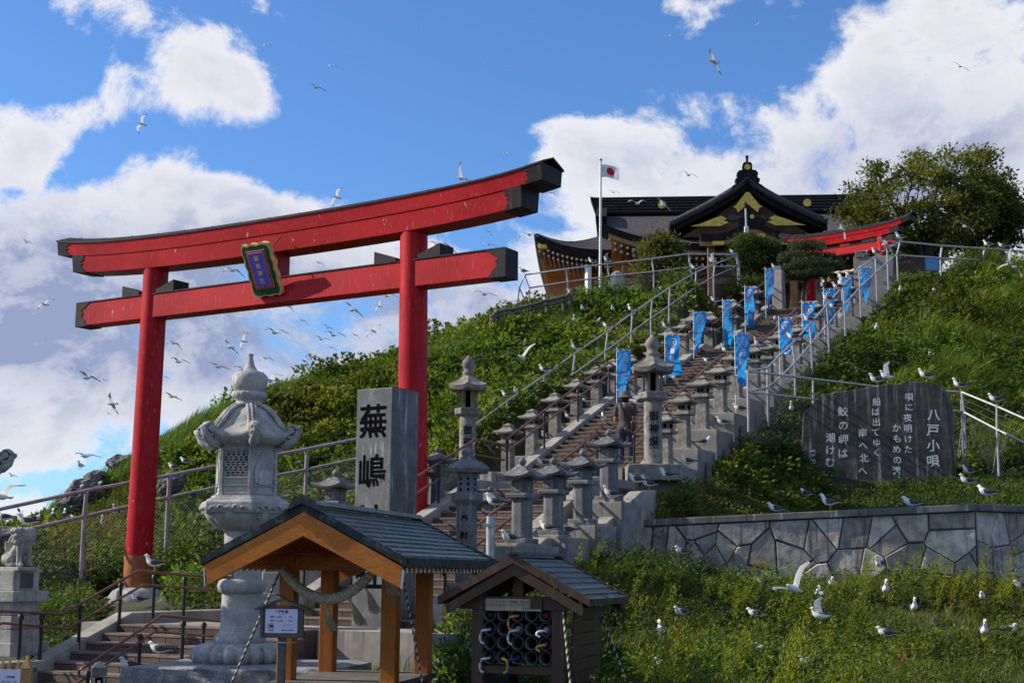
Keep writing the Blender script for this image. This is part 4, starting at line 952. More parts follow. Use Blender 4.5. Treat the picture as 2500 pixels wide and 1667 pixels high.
for tx, sz, bo, x, z in (('參拝時間', .031, .03, 0, .078), ('4月～9月末', .010, .005, 0, .056), ('開門  OPEN   →    8:30', .021, .012, .0, .032), ('閉門  CLOSE  →  17:20', .021, .012, 0, -.002), ('蕪嶋神社社務所', .0165, .008, .062, -.086), ('終日の御参拝時間 閉門時間', .0095, 0, .065, -.036), ('は季節により異なります', .0095, 0, .055, -.055)):
    tv, tf = text_geo(tx, sz, 0, bo); MB().add(tv, tf).build('lettering', 'ink', sh, (x, -.0335, zc + z))
MB().tube([(-.095 + .026 * math.cos(t), -.034, zc - .05 + .026 * math.sin(t)) for t in np.linspace(0, 2 * math.pi, 25)], .0022, 5).build('prohibition_ring', 'sign_red', sh)
MB().tube([(-.095 + .024 * math.cos(2.3), -.0345, zc - .05 + .024 * math.sin(2.3)), (-.095 - .024 * math.cos(2.3), -.0345, zc - .05 - .024 * math.sin(2.3))], .0022, 5).build('prohibition_bar', 'sign_red', sh)
MB().lathe([(.0, 0), (.012, .004), (.009, .014), (0, .016)], 10, M=Matrix.Translation((-.087, -.0335, zc - .047)) @ Matrix.Rotation(math.pi / 2, 4, 'X')).box((-.104, -.0335, zc - .053), (.014, .001, .01)).build('pictogram', 'ink', sh)
MB().box((-.095, -.0335, zc - .088), (.05, .001, .008)).build('red_caption', 'sign_red', sh)
MB().tube([(-.045, -.0, zb0 - .04), (0, -.03, zb0 - .042), (.05, .0, zb0 - .045), (.12, .1, zb0 - .043)], .004, 5).build('wire_tie', 'cloth_white', nb)

# ------------------------------------------------------------ umbrella shelter
u0 = at(1262, 1560, 13.0); BU = math.radians(17)
us = thing('umbrella_shelter', 'dark brown wooden shelter with copper roof holding umbrellas in grey tubes', 'umbrella stand', (u0[0], u0[1], 0), -BU)
UHW, UD = .70, 1.42; uzr, uze = at(1258, 1357, 12.8)[2], at(1440, 1466, 12.8)[2]
courses(None, us, .015, uzr, UHW, uze, -.12, UD, 8, 'copper_patina', seams=6); courses(None, us, -.015, uzr, -UHW, uze, -.12, UD, 8, 'copper_patina', seams=6)
for s_ in (-1, 1):
    MB().prism([(0, uzr - .022), (s_ * UHW, uze - .022), (s_ * UHW, uze - .045), (0, uzr - .045)], -.1, UD - .02).build('roof_board', 'brown_wood', us)
    for w0 in (-.12, UD):
        MB().prism([(0, uzr + .02), (s_ * (UHW + .01), uze + .02), (s_ * (UHW + .01), uze - .05), (0, uzr - .06)], w0 - .025, w0 + .02).build('verge', 'brown_wood', us, bev=.005)
        MB().prism([(0, uzr - .065), (s_ * (UHW - .06), uze - .05), (s_ * (UHW - .07), uze - .13), (0, uzr - .17)], w0 - .0, w0 + .04).build('bargeboard', 'brown_wood', us, bev=.004)
    MB().box((s_ * (UHW + .004), (UD - .12) / 2, uze - .012), (.025, UD + .12, .06)).build('eave_edge', 'copper_edge', us)
MB().box((0, (UD - .12) / 2, uzr + .025), (.13, UD + .22, .03), top=.6, topy=1).build('ridge_cap', 'copper_edge', us, bev=.005)
BWX = .375
for x in (-BWX, BWX):
    for y in (.06, UD - .25): MB().box((x, y, uze / 2 + .03), (.11, .11, uze + .06)).build('post', 'brown_wood', us, bev=.006)
MB().box((0, .04, uze - .03), (1.1, .10, .12)).build('tie_beam', 'brown_wood', us, bev=.006)
MB().box((0, .06, (uzr + uze) / 2 - .03), (.10, .08, uzr - uze - .08)).build('king_post', 'brown_wood', us, bev=.005)
zt1, zt0 = at(1290, 1482, 12.9)[2], at(1290, 1628, 12.9)[2]
MB().box((0, .05, zt1 + .045), (.66, .06, .09)).build('rail_board', 'brown_wood', us, bev=.004); MB().box((0, .05, zt0 - .035), (.66, .06, .07)).build('rail_board', 'brown_wood', us, bev=.004)
MB().box((0, .42, (zt0 + zt1) / 2), (.66, .02, zt1 - zt0)).build('back_board', 'black_plastic', us)
TRm = .0585; tub = MB().loft([[(r * math.cos(i * math.pi / 14), y, r * math.sin(i * math.pi / 14)) for i in range(28)] for r, y in ((TRm, 0), (TRm - .004, 0), (TRm - .004, .36), (TRm, .36), (TRm, 0))], 0, True, False).mesh('umbrella_tube', 'pvc_grey')
TB = []
for r_ in range(4):
    for c_ in range(5):
        x = -.262 + c_ * .131; z = zt1 - .062 - r_ * (zt1 - zt0 - .02) / 4 - .005; TB.append((x, z)); put('umbrella_tube', tub, us, (x, .0, z))
for i in range(7):
    MB().box((BWX + .035, (UD - .2) / 2 + .05, .55 + i * .115), (.02, UD - .35, .105)).build('side_plank', 'brown_wood', us, rot=(0, math.radians(4), 0)); MB().box((-BWX - .035, (UD - .2) / 2 + .05, .55 + i * .115), (.02, UD - .35, .105)).build('side_plank', 'brown_wood', us)
pl = MB().box((-.03, -.02, uze - .045), (.52, .012, .105)).build('sign_plate', 'sign_plate', us)
MB().box((.185, -.029, uze - .036), (.11, .004, .088)).build('covering_patch', 'brown_wood', pl)
for tx, sz, bo, x, z in (('ライオンズクラブ国際協会  332-A地区  5R-1', .0215, .008, -.03, .026), ('贈  八戸うみねこライオンズクラブ  10周年記念', .026, .01, -.035, -.004), ('2018年4月', .017, .006, .10, -.034)):
    tv, tf = text_geo(tx, sz, 0, bo); MB().add(tv, tf).build('lettering', 'ink', pl, (x, -.0275, uze - .045 + z))
UMB = [((0, 0), 'dark_cloth', None, 'folded black umbrella in the top row, first tube'), ((0, 2), 'dark_cloth', 'handle_orange', 'navy umbrella with amber hook handle'), ((0, 4), 'red_cloth', None, 'dark red folded umbrella in the top corner tube'),
       ((1, 0), 'dark_cloth', 'handle_white', 'umbrella with grey-white hook handle in the second row'), ((1, 2), 'clear_plastic', 'handle_white', 'clear umbrella with white hook handle in the middle'), ((1, 4), 'clear_plastic', 'handle_white', 'clear umbrella with white handle lying sideways'),
       ((3, 0), 'dark_cloth', 'handle_white', 'umbrella with white hook handle in the bottom row'), ((3, 1), 'dark_cloth', 'handle_yellow', 'umbrella with bright yellow handle'), ((3, 2), 'dark_cloth', 'handle_blue', 'umbrella with deep blue handle'), ((2, 4), 'dark_cloth', 'handle_orange', 'umbrella with short wooden handle and cord')]
for (r_, c_), cloth, hd, lb in UMB:
    x, z = TB[r_ * 5 + c_]; p = R = (u0[0] + math.cos(BU) * x, u0[1] - math.sin(BU) * x, z)
    o = thing('umbrella', lb, 'umbrella', p, -BU, 'umbrellas in the shelter')
    MB().lathe([(.012, .02), (.03, .03), (.043, .12), (.035, .5), (.01, .62)], 14, 0, True, M=Matrix.Rotation(-math.pi / 2, 4, 'X'), mod=lambda t, zz: 1 + .12 * math.sin(7 * t)).build('canopy', cloth, o, (0, 0, -.008))
    if hd:
        ln = .02 if c_ == 4 else .09; s_ = 1 if (r_, c_) == (3, 1) else -1
        pts = [(0, .1, -.01), (0, -.02, -.012), (s_ * .02, -.05, -.014), (s_ * .05, -.06, -.02)] + [(s_ * (.055 + .012 * math.sin(k)), -.062, -.03 - ln * k / 3) for k in (1, 2, 3)] + [(s_ * .03, -.06, -.045 - ln)]
        MB().tube(pts, .011, 8).build('handle', hd, o)
RU = lambda u, v, z: (u0[0] + math.cos(BU) * u + math.sin(BU) * v, u0[1] - math.sin(BU) * u + math.cos(BU) * v, z)
rope('striped guy rope running down in front of the umbrella shelter side', [RU(BWX + .05, 0, uze - .08), RU(BWX + .35, -.6, .0)])
rope('striped guy rope from the back corner of the umbrella shelter into the weeds', [RU(BWX + .1, UD - .25, uze - .12), RU(BWX + .62, UD - .5, .1)])

# ------------------------------------------------------------ lamp bollard, picket gate, metal post
lb_p = at(239, 1700, 13.0); bo = thing('stone_lamp_bollard', 'granite lamp bollard with pointed top and glass slit', 'lamp', (lb_p[0], lb_p[1], 0), math.radians(18)); zt = at(239, 1612, 13)[2]
b = MB().box((0, 0, (zt - .1) / 2 - .1), (.125, .125, zt - .08)); b.v = b.v
b.build('body', 'granite', bo, bev=.006)
MB().lathe([(.094, zt - .13), (.094, zt - .055), (.003, zt)], 4, 0, False, math.pi / 4).build('cap', 'granite', bo, bev=.004)
for q in range(4):
    M = Matrix.Rotation(q * math.pi / 2, 4, 'Z'); MB().box((0, -.0635, zt - .36), (.062, .006, .42), 0, M).build('slit', 'inscription_black', bo); MB().tube([M @ Vector((0, -.058, zt - .56)), M @ Vector((0, -.058, zt - .165))], .016, 10).build('glass_tube', 'lamp_glass', bo)
pk = thing('wooden_picket_barrier', 'low barrier of pale wooden pickets with a notice tied to it', 'barrier', (at(30, 1700, 12.5)[0], 12.5, 0), 0)
for i, (px, py, wd) in enumerate(((8, 1606, .052), (25, 1606, .052), (45, 1608, .055), (68, 1598, .09))):
    p = at(px, py, 12.5 + (.06 if i < 3 else 0)); q = p - np.array(pk.location)
    MB().box((q[0], q[1], p[2] / 2 - .06), (wd, wd * .7, p[2] - .1)).lathe([(wd * .66, p[2] - .11), (.004, p[2])], 4, 0, False, math.pi / 4, M=Matrix.Translation((q[0], q[1], 0))).build('picket', 'yellow_wood', pk, bev=.003)
for px, wd, zz in ((-10, .6, 1632),): q = at(px, zz, 12.58) - np.array(pk.location); MB().box((q[0] + .05, q[1], at(px, zz, 12.58)[2]), (wd, .04, .05)).build('rail', 'grey_wood', pk)
q = at(14, 1662, 12.44) - np.array(pk.location); shp = MB().box((q[0], q[1], at(14, 1662, 12.44)[2]), (.24, .004, .2)).build('notice_sheet', 'paper', pk); shp.parent = pk
tv, tf = text_geo('參拝時間', .022, 0, .03); MB().add(tv, tf).build('lettering', 'ink', shp, (q[0] + .03, q[1] - .004, at(14, 1652, 12.44)[2]))
tv, tf = text_geo('開門 OPEN → 8:30', .016, 0, .01); MB().add(tv, tf).build('lettering', 'ink', shp, (q[0] + .03, q[1] - .004, at(14, 1663, 12.44)[2]))
mp = at(1198, 1260, 19.0); MB().tube([(0, 0, -2.4), (0, 0, 0)], .062, 16).lathe([(.066, -.07), (.085, -.07), (.085, -.03), (.066, -.03)], 16)
mpo = thing('steel_post', 'plain galvanised steel post with a gull standing on it', 'post', mp); MB().tube([(0, 0, -2.2), (0, 0, 0)], .058, 18).build('pole', 'galvanised', mpo); MB().box((-.02, -.06, -.12), (.16, .03, .04)).build('clamp', 'galvanised', mpo)

# ------------------------------------------------------------ lion-dog on its pedestal
kp = at(28, 1600, 19.6); kz = lambda y: at(28, y, 19.6)[2]
kd = thing('pedestal', 'pale block pedestal with dark tablet below the stone lion-dog', 'pedestal', (kp[0] - .06, kp[1], 0), math.radians(-22)); kd.scale = (.76, .76, 1)
MB().box((0, 0, (kz(1598) + kz(1565)) / 2), (1.0, 1.0, kz(1565) - kz(1598))).build('plinth', 'pale_granite', kd, bev=.012)
for r_ in range(3):
    for c_ in range(3):
        z1, z0 = kz(1467 + r_ * 33), kz(1467 + (r_ + 1) * 33); sw = .70 + .12 * r_ * r_ / 4
        for rot in (0, 1):
            MB().box((-sw / 2 + sw * (c_ + .5) / 3, -sw / 2 + .05, (z0 + z1) / 2), (sw / 3 - .008, .1, z1 - z0 - .008), 0, Matrix.Rotation(rot * math.pi / 2, 4, 'Z')).build('block', 'pale_granite', kd, bev=.004)
MB().box((0, 0, (kz(1566) + kz(1466)) / 2), (.66, .66, kz(1466) - kz(1566))).build('core', 'concrete_block', kd)
MB().box((0, 0, (kz(1467) + kz(1441)) / 2), (.92, .92, kz(1441) - kz(1467))).build('cornice', 'pale_granite', kd, bev=.012)
MB().box((0, 0, (kz(1441) + kz(1391)) / 2), (.66, .66, kz(1391) - kz(1441))).build('dado', 'pale_granite', kd, bev=.01)
MB().box((.335, 0, (kz(1434) + kz(1398)) / 2), (.02, .32, kz(1398) - kz(1434))).build('tablet', 'dark_granite', kd)
def blob_mesh(parts, voxel=.02, smooth=3):
    """union of tapered capsules [(p, q, r0, r1)] fused into one continuous skin"""
    bm = bmesh.new()
    for p, q, r0, r1 in parts:
        p, q = Vector(p), Vector(q); n = max(2, int((q - p).length / max(.3 * min(r0, r1), .004)) + 1); n = min(n, 14)
        for i in range(n):
            t = i / (n - 1); bmesh.ops.create_icosphere(bm, subdivisions=2, radius=r0 + (r1 - r0) * t, matrix=Matrix.Translation(p.lerp(q, t)))
    me = bpy.data.meshes.new('tmp'); bm.to_mesh(me); bm.free(); o = bpy.data.objects.new('tmp', me); col.objects.link(o)
    m = o.modifiers.new('r', 'REMESH'); m.mode = 'VOXEL'; m.voxel_size = voxel; m.use_smooth_shade = True
    s = o.modifiers.new('s', 'SMOOTH'); s.iterations = smooth; s.factor = .5
    dg = bpy.context.evaluated_depsgraph_get(); out = bpy.data.meshes.new_from_object(o.evaluated_get(dg)); bpy.data.objects.remove(o)
    for f in out.polygons: f.use_smooth = True
    return out
# facing +x, seated, head up
LD_ = [((-.16, 0, .12), (-.05, 0, .20), .15, .14), ((-.05, 0, .20), (.10, 0, .38), .14, .125), ((.10, 0, .38), (.17, 0, .50), .12, .115), ((.17, 0, .50), (.20, 0, .56), .12, .12), ((.24, 0, .55), (.30, 0, .53), .075, .06), ((.26, 0, .47), (.30, 0, .47), .05, .045),
       ((-.2, 0, .1), (-.27, 0, .34), .05, .07), ((-.27, 0, .34), (-.22, 0, .52), .06, .02), ((-.25, .05, .3), (-.3, .06, .44), .04, .015), ((-.25, -.05, .3), (-.3, -.06, .44), .04, .015)]
for s_ in (-1, 1):
    LD_ += [((.16, s_ * .09, .36), (.17, s_ * .10, .20), .06, .045), ((.17, s_ * .10, .20), (.17, s_ * .10, .05), .045, .05), ((.17, s_ * .10, .04), (.24, s_ * .10, .035), .05, .04), ((-.14, s_ * .12, .14), (-.02, s_ * .15, .12), .10, .08), ((-.05, s_ * .15, .05), (.08, s_ * .15, .04), .05, .045), ((.12, s_ * .08, .64), (.10, s_ * .10, .70), .03, .02), ((.27, s_ * .05, .60), (.29, s_ * .05, .60), .025, .02)]
    for k in range(7):
        t = k / 6 * 2.6 - .4; LD_.append(((.14 - .10 * math.sin(t) * .9, s_ * (.10 + .015 * math.cos(k)), .56 - .17 * math.cos(t) * -.6 - .05 * k / 3), (.14 - .10 * math.sin(t) * .9, s_ * .115, .555 + .1 * math.cos(t) - .05 * k / 3), .032, .03))
RM = random.Random(4)
for k in range(60):
    t, f = RM.uniform(.5, 5.8), RM.uniform(-.9, 1.0); rr_ = .165 + .03 * RM.random(); c0_ = (.12 + rr_ * .75 * math.cos(t) * .9, rr_ * math.sin(t) * 1.05, .52 + f * .13)
    if c0_[0] > .21 and c0_[2] < .62: continue
    LD_.append((c0_, (c0_[0] - .01, c0_[1] * 1.06, c0_[2] - .015), .044, .036))
lme = blob_mesh(LD_, .013, 1); lme.materials.append(MATS['pale_granite'])
ld = tag(put('stone_lion_dog', lme, None, (kp[0] + .02, kp[1] - .05, kz(1383)), math.radians(-35)), 'curly-maned seated stone lion-dog on a pale pedestal', 'statue'); ld.scale = (.78, .78, .78)
MB().box((0, 0, -.03), (.66, .44, .06)).build('statue_base', 'pale_granite', ld, bev=.008)

kd2 = copy_tree(kd, (at(655, 1600, 19.6)[0] + .12, 19.6, 0), math.radians(14), 'pale block pedestal half hidden behind the notice board and orange posts')
# ------------------------------------------------------------ stone wall below the poem stone
def clip(poly, nx, ny, d):
    out = []
    for i in range(len(poly)):
        p, q = poly[i], poly[(i + 1) % len(poly)]; a, b_ = p[0] * nx + p[1] * ny - d, q[0] * nx + q[1] * ny - d
        if a <= 0: out.append(p)
        if a * b_ < 0: t = a / (a - b_); out.append((p[0] + (q[0] - p[0]) * t, p[1] + (q[1] - p[1]) * t))
    return out
def inset(poly, k):
    c = np.mean(poly, axis=0); out = [tuple(p) for p in poly]
    n = len(poly); area = sum(poly[i][0] * poly[(i + 1) % n][1] - poly[(i + 1) % n][0] * poly[i][1] for i in range(n))
    sg = 1 if area > 0 else -1; res = list(poly)
    for i in range(n):
        p, q = poly[i], poly[(i + 1) % n]; ex, ey = q[0] - p[0], q[1] - p[1]; L = math.hypot(ex, ey)
        if L < 1e-6: continue
        nx, ny = sg * ey / L, -sg * ex / L; res = clip(res, nx, ny, p[0] * nx + p[1] * ny - k)
        if len(res) < 3: return []
    return res
wl = thing('stone_retaining_wall', 'grey crazy-paved stone retaining wall with dark coping below the poem stone', 'wall', WA)
def wall_run(A, B, seeds, hgt=1.75, seed=1):
    o = np.array(wl.location); ex, ey = B[0] - A[0], B[1] - A[1]; L = math.hypot(ex, ey); M = frame(np.array([A[0], A[1], 0]) - np.array([o[0], o[1], 0]), (ex, ey, 0))
    dz = lambda s: (A[2] + (B[2] - A[2]) * s / L) - o[2]
    rg = [[(s, y, dz(s) + zz) for y, zz in ((.0, -hgt), (.58, -hgt), (.58, -.1), (.0, -.1))] for s in (0, L)]
    MB().loft(rg, M=M).build('wall_core', 'mortar', wl)
    R_ = random.Random(seed); pts = []
    nc_ = max(3, int(L / .50))
    for r_ in range(3):
        for c_ in range(nc_): pts.append(((c_ + .5 + .5 * (r_ % 2) + R_.uniform(-.48, .48)) * L / nc_, -.12 - (r_ + .5 + R_.uniform(-.46, .46)) * .47))
    for _ in range(nc_): pts.append((R_.uniform(0, L), R_.uniform(-1.5, -.15)))
    for i, p in enumerate(pts):
        poly = [(0.005, -1.62), (L - .005, -1.62), (L - .005, -.115), (0.005, -.115)]
        for j, q in enumerate(pts):
            if i == j: continue
            nx, ny = q[0] - p[0], q[1] - p[1]; d = (q[0] ** 2 + q[1] ** 2 - p[0] ** 2 - p[1] ** 2) / 2
            poly = clip(poly, nx, ny, d)
            if len(poly) < 3: break
        if len(poly) < 3: continue
        poly = inset(poly, .009)
        if len(poly) < 3: continue
        in2 = inset(poly, .018) or poly
        pr = R_.uniform(.03, .085); tl = R_.uniform(-.05, .05)
        if len(in2) != len(poly): in2 = [tuple(np.array(v) * .94 + np.mean(poly, axis=0) * .06) for v in poly]
        rg = [[(x, .02, z + dz(x)) for x, z in poly], [(x, -pr * .7, z + dz(x)) for x, z in poly], [(x, -pr + tl * (x - poly[0][0]), z + dz(x)) for x, z in in2]]
        c = rg[2]; MB().loft(rg, M=M).build('stone', 'wall_stone', wl)
    n = max(1, round(L / 1.9))
    for i in range(n):
        s0, s1 = L * i / n + .006, L * (i + 1) / n - .006
        MB().loft([[(s, y, dz(s) + zz) for y, zz in ((-.10, -.11), (.5, -.11), (.5, .0), (-.10, .0))] for s in (s0, s1)], M=M).build('coping_stone', 'coping', wl, bev=.012)
wall_run(WA, WB, 0, seed=5); wall_run(WB, WC, 0, seed=9)

# ------------------------------------------------------------ poem stone
pA, pB = at(1945, 1212, 29.0), at(2345, 1190, 28.3); pe = np.array([pB[0] - pA[0], pB[1] - pA[1], 0]); pe /= np.linalg.norm(pe); pn_ = np.array([pe[1], -pe[0], 0])
ps = thing('poem_stone', 'large dark slab monument carved with white lines of a folk song', 'monument', pA, math.atan2(pe[1], pe[0]))
def pl2(px, py):
    p = onplane(px, py, pA, pn_); d = p - pA; return float(d @ pe), float(p[2] - pA[2])
OUT = [(1943,1235),(1946,1160),(1955,1095),(1959,1008),(1978,990),(2000,968),(2040,957),(2080,951),(2125,945),(2165,937),(2200,937),(2215,931),(2250,932),(2275,931),(2292,941),(2303,953),(2316,985),(2320,1050),(2326,1120),(2329,1220)]
o2 = [pl2(*q) for q in OUT]; n_ = len(o2); cx_, cz_ = np.mean(o2, axis=0); rg = []
back = [(x + .16, z * .985) for x, z in o2]
for k, (yy, sc_) in enumerate(((.0, .975), (-.0, .985), (.03, 1.0), (.2, 1.005), (.36, 1.0))):
    rg.append([(cx_ + (x - cx_) * sc_ + (.10 * yy / .36) + random.uniform(-.012, .012), yy - (.012 if k == 0 else 0), cz_ + (z - cz_) * sc_ + random.uniform(-.012, .012)) for x, z in o2])
MB().loft(rg[1:]).build('slab', 'poem_stone', ps)
MB().box((1.6, .18, -.06), (3.5, .6, .22)).build('footing', 'concrete', ps)
for tx, px, y0, y1, hpx in (('八戸小唄', 2279, 1014, 1127, 33), ('唄に夜明けた', 2218, 970, 1098, 22), ('かもめの港', 2190, 1046, 1150, 23), ('船は出てゆく', 2139, 982, 1106, 22), ('南へ北へ', 2108, 1058, 1150, 24), ('鮫の岬は', 2058, 1006, 1108, 27), ('潮けむり', 2027, 1070, 1160, 26)):
    sz = hpx * 28.6 / F * 1.02
    for i, ch in enumerate(tx):
        x, z = pl2(px + random.uniform(-2, 2), y0 + (y1 - y0) * i / (len(tx) - 1)); tv, tf = text_geo(ch, sz * .92, 0, .010)
        MB().add(tv, tf).build('carved_character', 'inscription_white', ps, (x, -.006, z), rot=(0, random.uniform(-.06, .06), 0))
b = MB(); R_ = random.Random(5)
for i in range(7):          # small brush signature, too worn to read
    x, z = pl2(1986, 1102 + i * 10)
    for _ in range(5): b.tube([(x + R_.uniform(-.05, .05), -.006, z + R_.uniform(-.03, .03)), (x + R_.uniform(-.05, .05), -.006, z + R_.uniform(-.03, .03))], .006, 4)
b.build('worn_signature', 'inscription_white', ps)
# ------------------------------------------------------------ banners
def banner(px, py0, py1, Y, label, wd=.44, vis=1.0, wob=.0, seed=0, twist=0.0):
    p = at(px, py1, Y); zt = at(px, py0, Y)[2]; h = 1.08 * (.8 if px > 1900 else 1) * random.uniform(.92, 1.05); wd = wd * .56; R_ = random.Random(seed)
    root = thing('blue_banner', label, 'banner', p, math.radians(-8 + R_.uniform(-14, 14)), 'blue banners beside the stairs'); z1 = zt - p[2]
    MB().tube([(0, 0, -.5), (0, 0, z1 + .05)], .011, 6).build('pole', 'cloth_white', root); MB().tube([(-.08, 0, z1), (wd + .04, 0, z1)], .006, 6).build('crossbar', 'cloth_white', root)
    ph = R_.uniform(0, 6)
    def S(u, v):       # u across 0..1, v down 0..1
        cur = (twist * v * v + .12 * math.sin(v * 4.2 + ph) * v); ww = wd * (1 - .45 * abs(twist) * v - .12 * v * abs(math.sin(ph)))
        return (.025 + ww * u * (1 - .12 * math.sin(v * 5 + ph) ** 2), -.02 + .085 * math.sin(u * 3.6 + v * 7 + ph) * (.25 + v) + cur * u * 1.6, z1 - .03 - h * vis * v - .06 * u * v)
    b = MB().grid([[S(i / 10, j / 26) for i in range(11)] for j in range(27)]); b.build('cloth', 'banner_cloth', root)
    for k in range(6): q = S(0, k / 6 + .02); MB().tube([(0, 0, q[2]), (q[0] + .02, q[1], q[2])], .009, 4).build('loop', 'cloth_white', root)
    for k in range(3): q = S(.05 + k * .45, 0); MB().tube([(q[0], 0, z1), (q[0], q[1], q[2] - .02)], .009, 4).build('loop', 'cloth_white', root)
    # emblem ring and lettering laid on the cloth surface
    def on(x, z, off=.012):
        u, v = x / wd + .5, -z / (h * vis); q = np.array(S(u, v)); e = 1e-3
        du = np.array(S(u + e, v)) - q; dv = np.array(S(u, v + e)) - q; n = np.cross(du, dv); n /= np.linalg.norm(n) + 1e-9
        if n[1] > 0: n = -n
        return tuple(q + n * off)
    b = MB(); N = 36
    def ring(r0, r1, cx, cz):
        b.grid([[on(cx + r * math.cos(t), cz + r * math.sin(t)) for t in np.linspace(0, 2 * math.pi, N)] for r in (r0, r1)])
    ring(.098, .112, 0, -.17); ring(.005, .016, 0, -.17)
    for q in range(3):
        for t0 in np.linspace(0, 2 * math.pi, 4)[:-1]:
            cx, cz = .048 * math.cos(t0 + 1.57), -.17 + .048 * math.sin(t0 + 1.57); ring(.03, .042, cx, cz)
        break
    b.build('emblem', 'cloth_white', root)
    lim = .95 * h * vis
    b = MB()
    for i, ch in enumerate('蕪嶋神社'):
        zc = -.40 - i * .20
        if -zc > lim - .1: break
        tv, tf = text_geo(ch, .165, 0, .012); b.add([on(x * .9, z + zc) for x, _, z in tv], tf)
    if b.v: b.build('lettering', 'cloth_white', root)
    return root
BN = [(1506,853,960,33.3,'blue banner with white emblem just above the hat of the standing person',.62,.4),(1624,817,905,36.0,'short blue banner with white emblem behind the finial of the tall lantern',.7,.15),(1694,761,862,38.0,'blue banner over the stair handrail, at the middle landing',.62,.55),(1766,733,842,39.8,'narrow twisted blue banner second from the top on the flagpole side of the handrail',.45,.8),(1820,700,800,41.6,'blue banner tapering to a point in front of a large lantern',.5,.9),(1870,656,760,43.3,'topmost blue banner beside the grey gate post',.5,.5),
      (1796,812,950,29.6,'blue banner showing a full white character, nearest the fence corner',.52,.1),(1904,776,890,32.9,'blue banner with white emblem above the pipe fence, second on the poem stone side',.55,.2),(1960,737,840,35.2,'blue banner with white emblem below a gull on the steep pipe rail',.55,.2),(2013,705,800,37.0,'blue banner half hidden by two gulls on the steep pipe rail',.52,.3),(2056,676,760,38.4,'small blue banner behind the rail, below the straw rope of the upper torii',.5,.5),(2102,652,720,39.4,'topmost blue banner fluttering by the concrete wall',.5,.4)]
for i, (px, a_, b_, Y, lb, wd, tw) in enumerate(BN): banner(px, a_, b_, Y, lb, wd, 1.0, seed=i, twist=tw)

# ------------------------------------------------------------ flagpole
fp = at(1465, 720, 47); fz = at(1469, 393, 47)[2] - fp[2]
fl = thing('flagpole_with_flag', 'white flagpole with a red and white sun disc flag', 'flagpole', fp)
MB().tube([(0, 0, -.5), (.03, 0, fz)], [.055, .035], 10).build('pole', 'white_paint', fl); MB().lathe([(.0, 0), (.06, .03), (.06, .06), (0, .09)], 12, M=Matrix.Translation((.03, 0, fz))).build('truck', 'galvanised', fl)
def FS(u, v): return (.06 + .60 * u, .05 * math.sin(u * 7 + v) * u, fz - .14 - .44 * v - .06 * u + .03 * math.sin(u * 6))
MB().grid([[FS(i / 12, j / 8) for i in range(13)] for j in range(9)]).build('flag', 'flag_cloth', fl)
def FO(r, t):
    u, v = .5 + r * math.cos(t) / .60, .5 + r * math.sin(t) / .44; q = FS(u, v); return (q[0], q[1] - .012, q[2])
MB().grid([[FO(r, t) for t in np.linspace(0, 2 * math.pi, 28)] for r in (.001, .07, .135)]).build('sun_disc', 'flag_red', fl)

# ------------------------------------------------------------ shrine hall
AL = math.radians(4.8); SO = at(1818, 560, 52)
hall = thing('shrine_hall', 'large dark-roofed shrine hall with golden gable ornaments on the hilltop', 'shrine building', (SO[0] + .2, SO[1], 0), -AL)
FZ = 10.2
def roof_z(u, t, top=16.9, eave=13.72, hw_=5.46, lift=.82): return eave + (top - eave) * (1 - t) ** 1.14 + lift * (abs(u) / hw_) ** 3.2 * t ** 2
G = [[(u, 8 - 8.0 * t, roof_z(u, t)) for u in np.linspace(-5.5, 5.5, 41)] for t in np.linspace(0, 1, 15)]
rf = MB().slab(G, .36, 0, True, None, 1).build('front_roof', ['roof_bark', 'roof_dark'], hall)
MB().slab([[(u, 8 + 8 * t, roof_z(u, t)) for u in np.linspace(-5.5, 5.5, 21)] for t in np.linspace(0, 1, 8)], .36).build('back_roof', 'roof_bark', hall)
MB().slab([[(u, -.03 + .5 * k, roof_z(u, 1) - .30 + .0 * k) for u in np.linspace(-5.3, 5.3, 41)] for k in (0, 1)], .16).build('eave_board', 'temple_wood', hall)
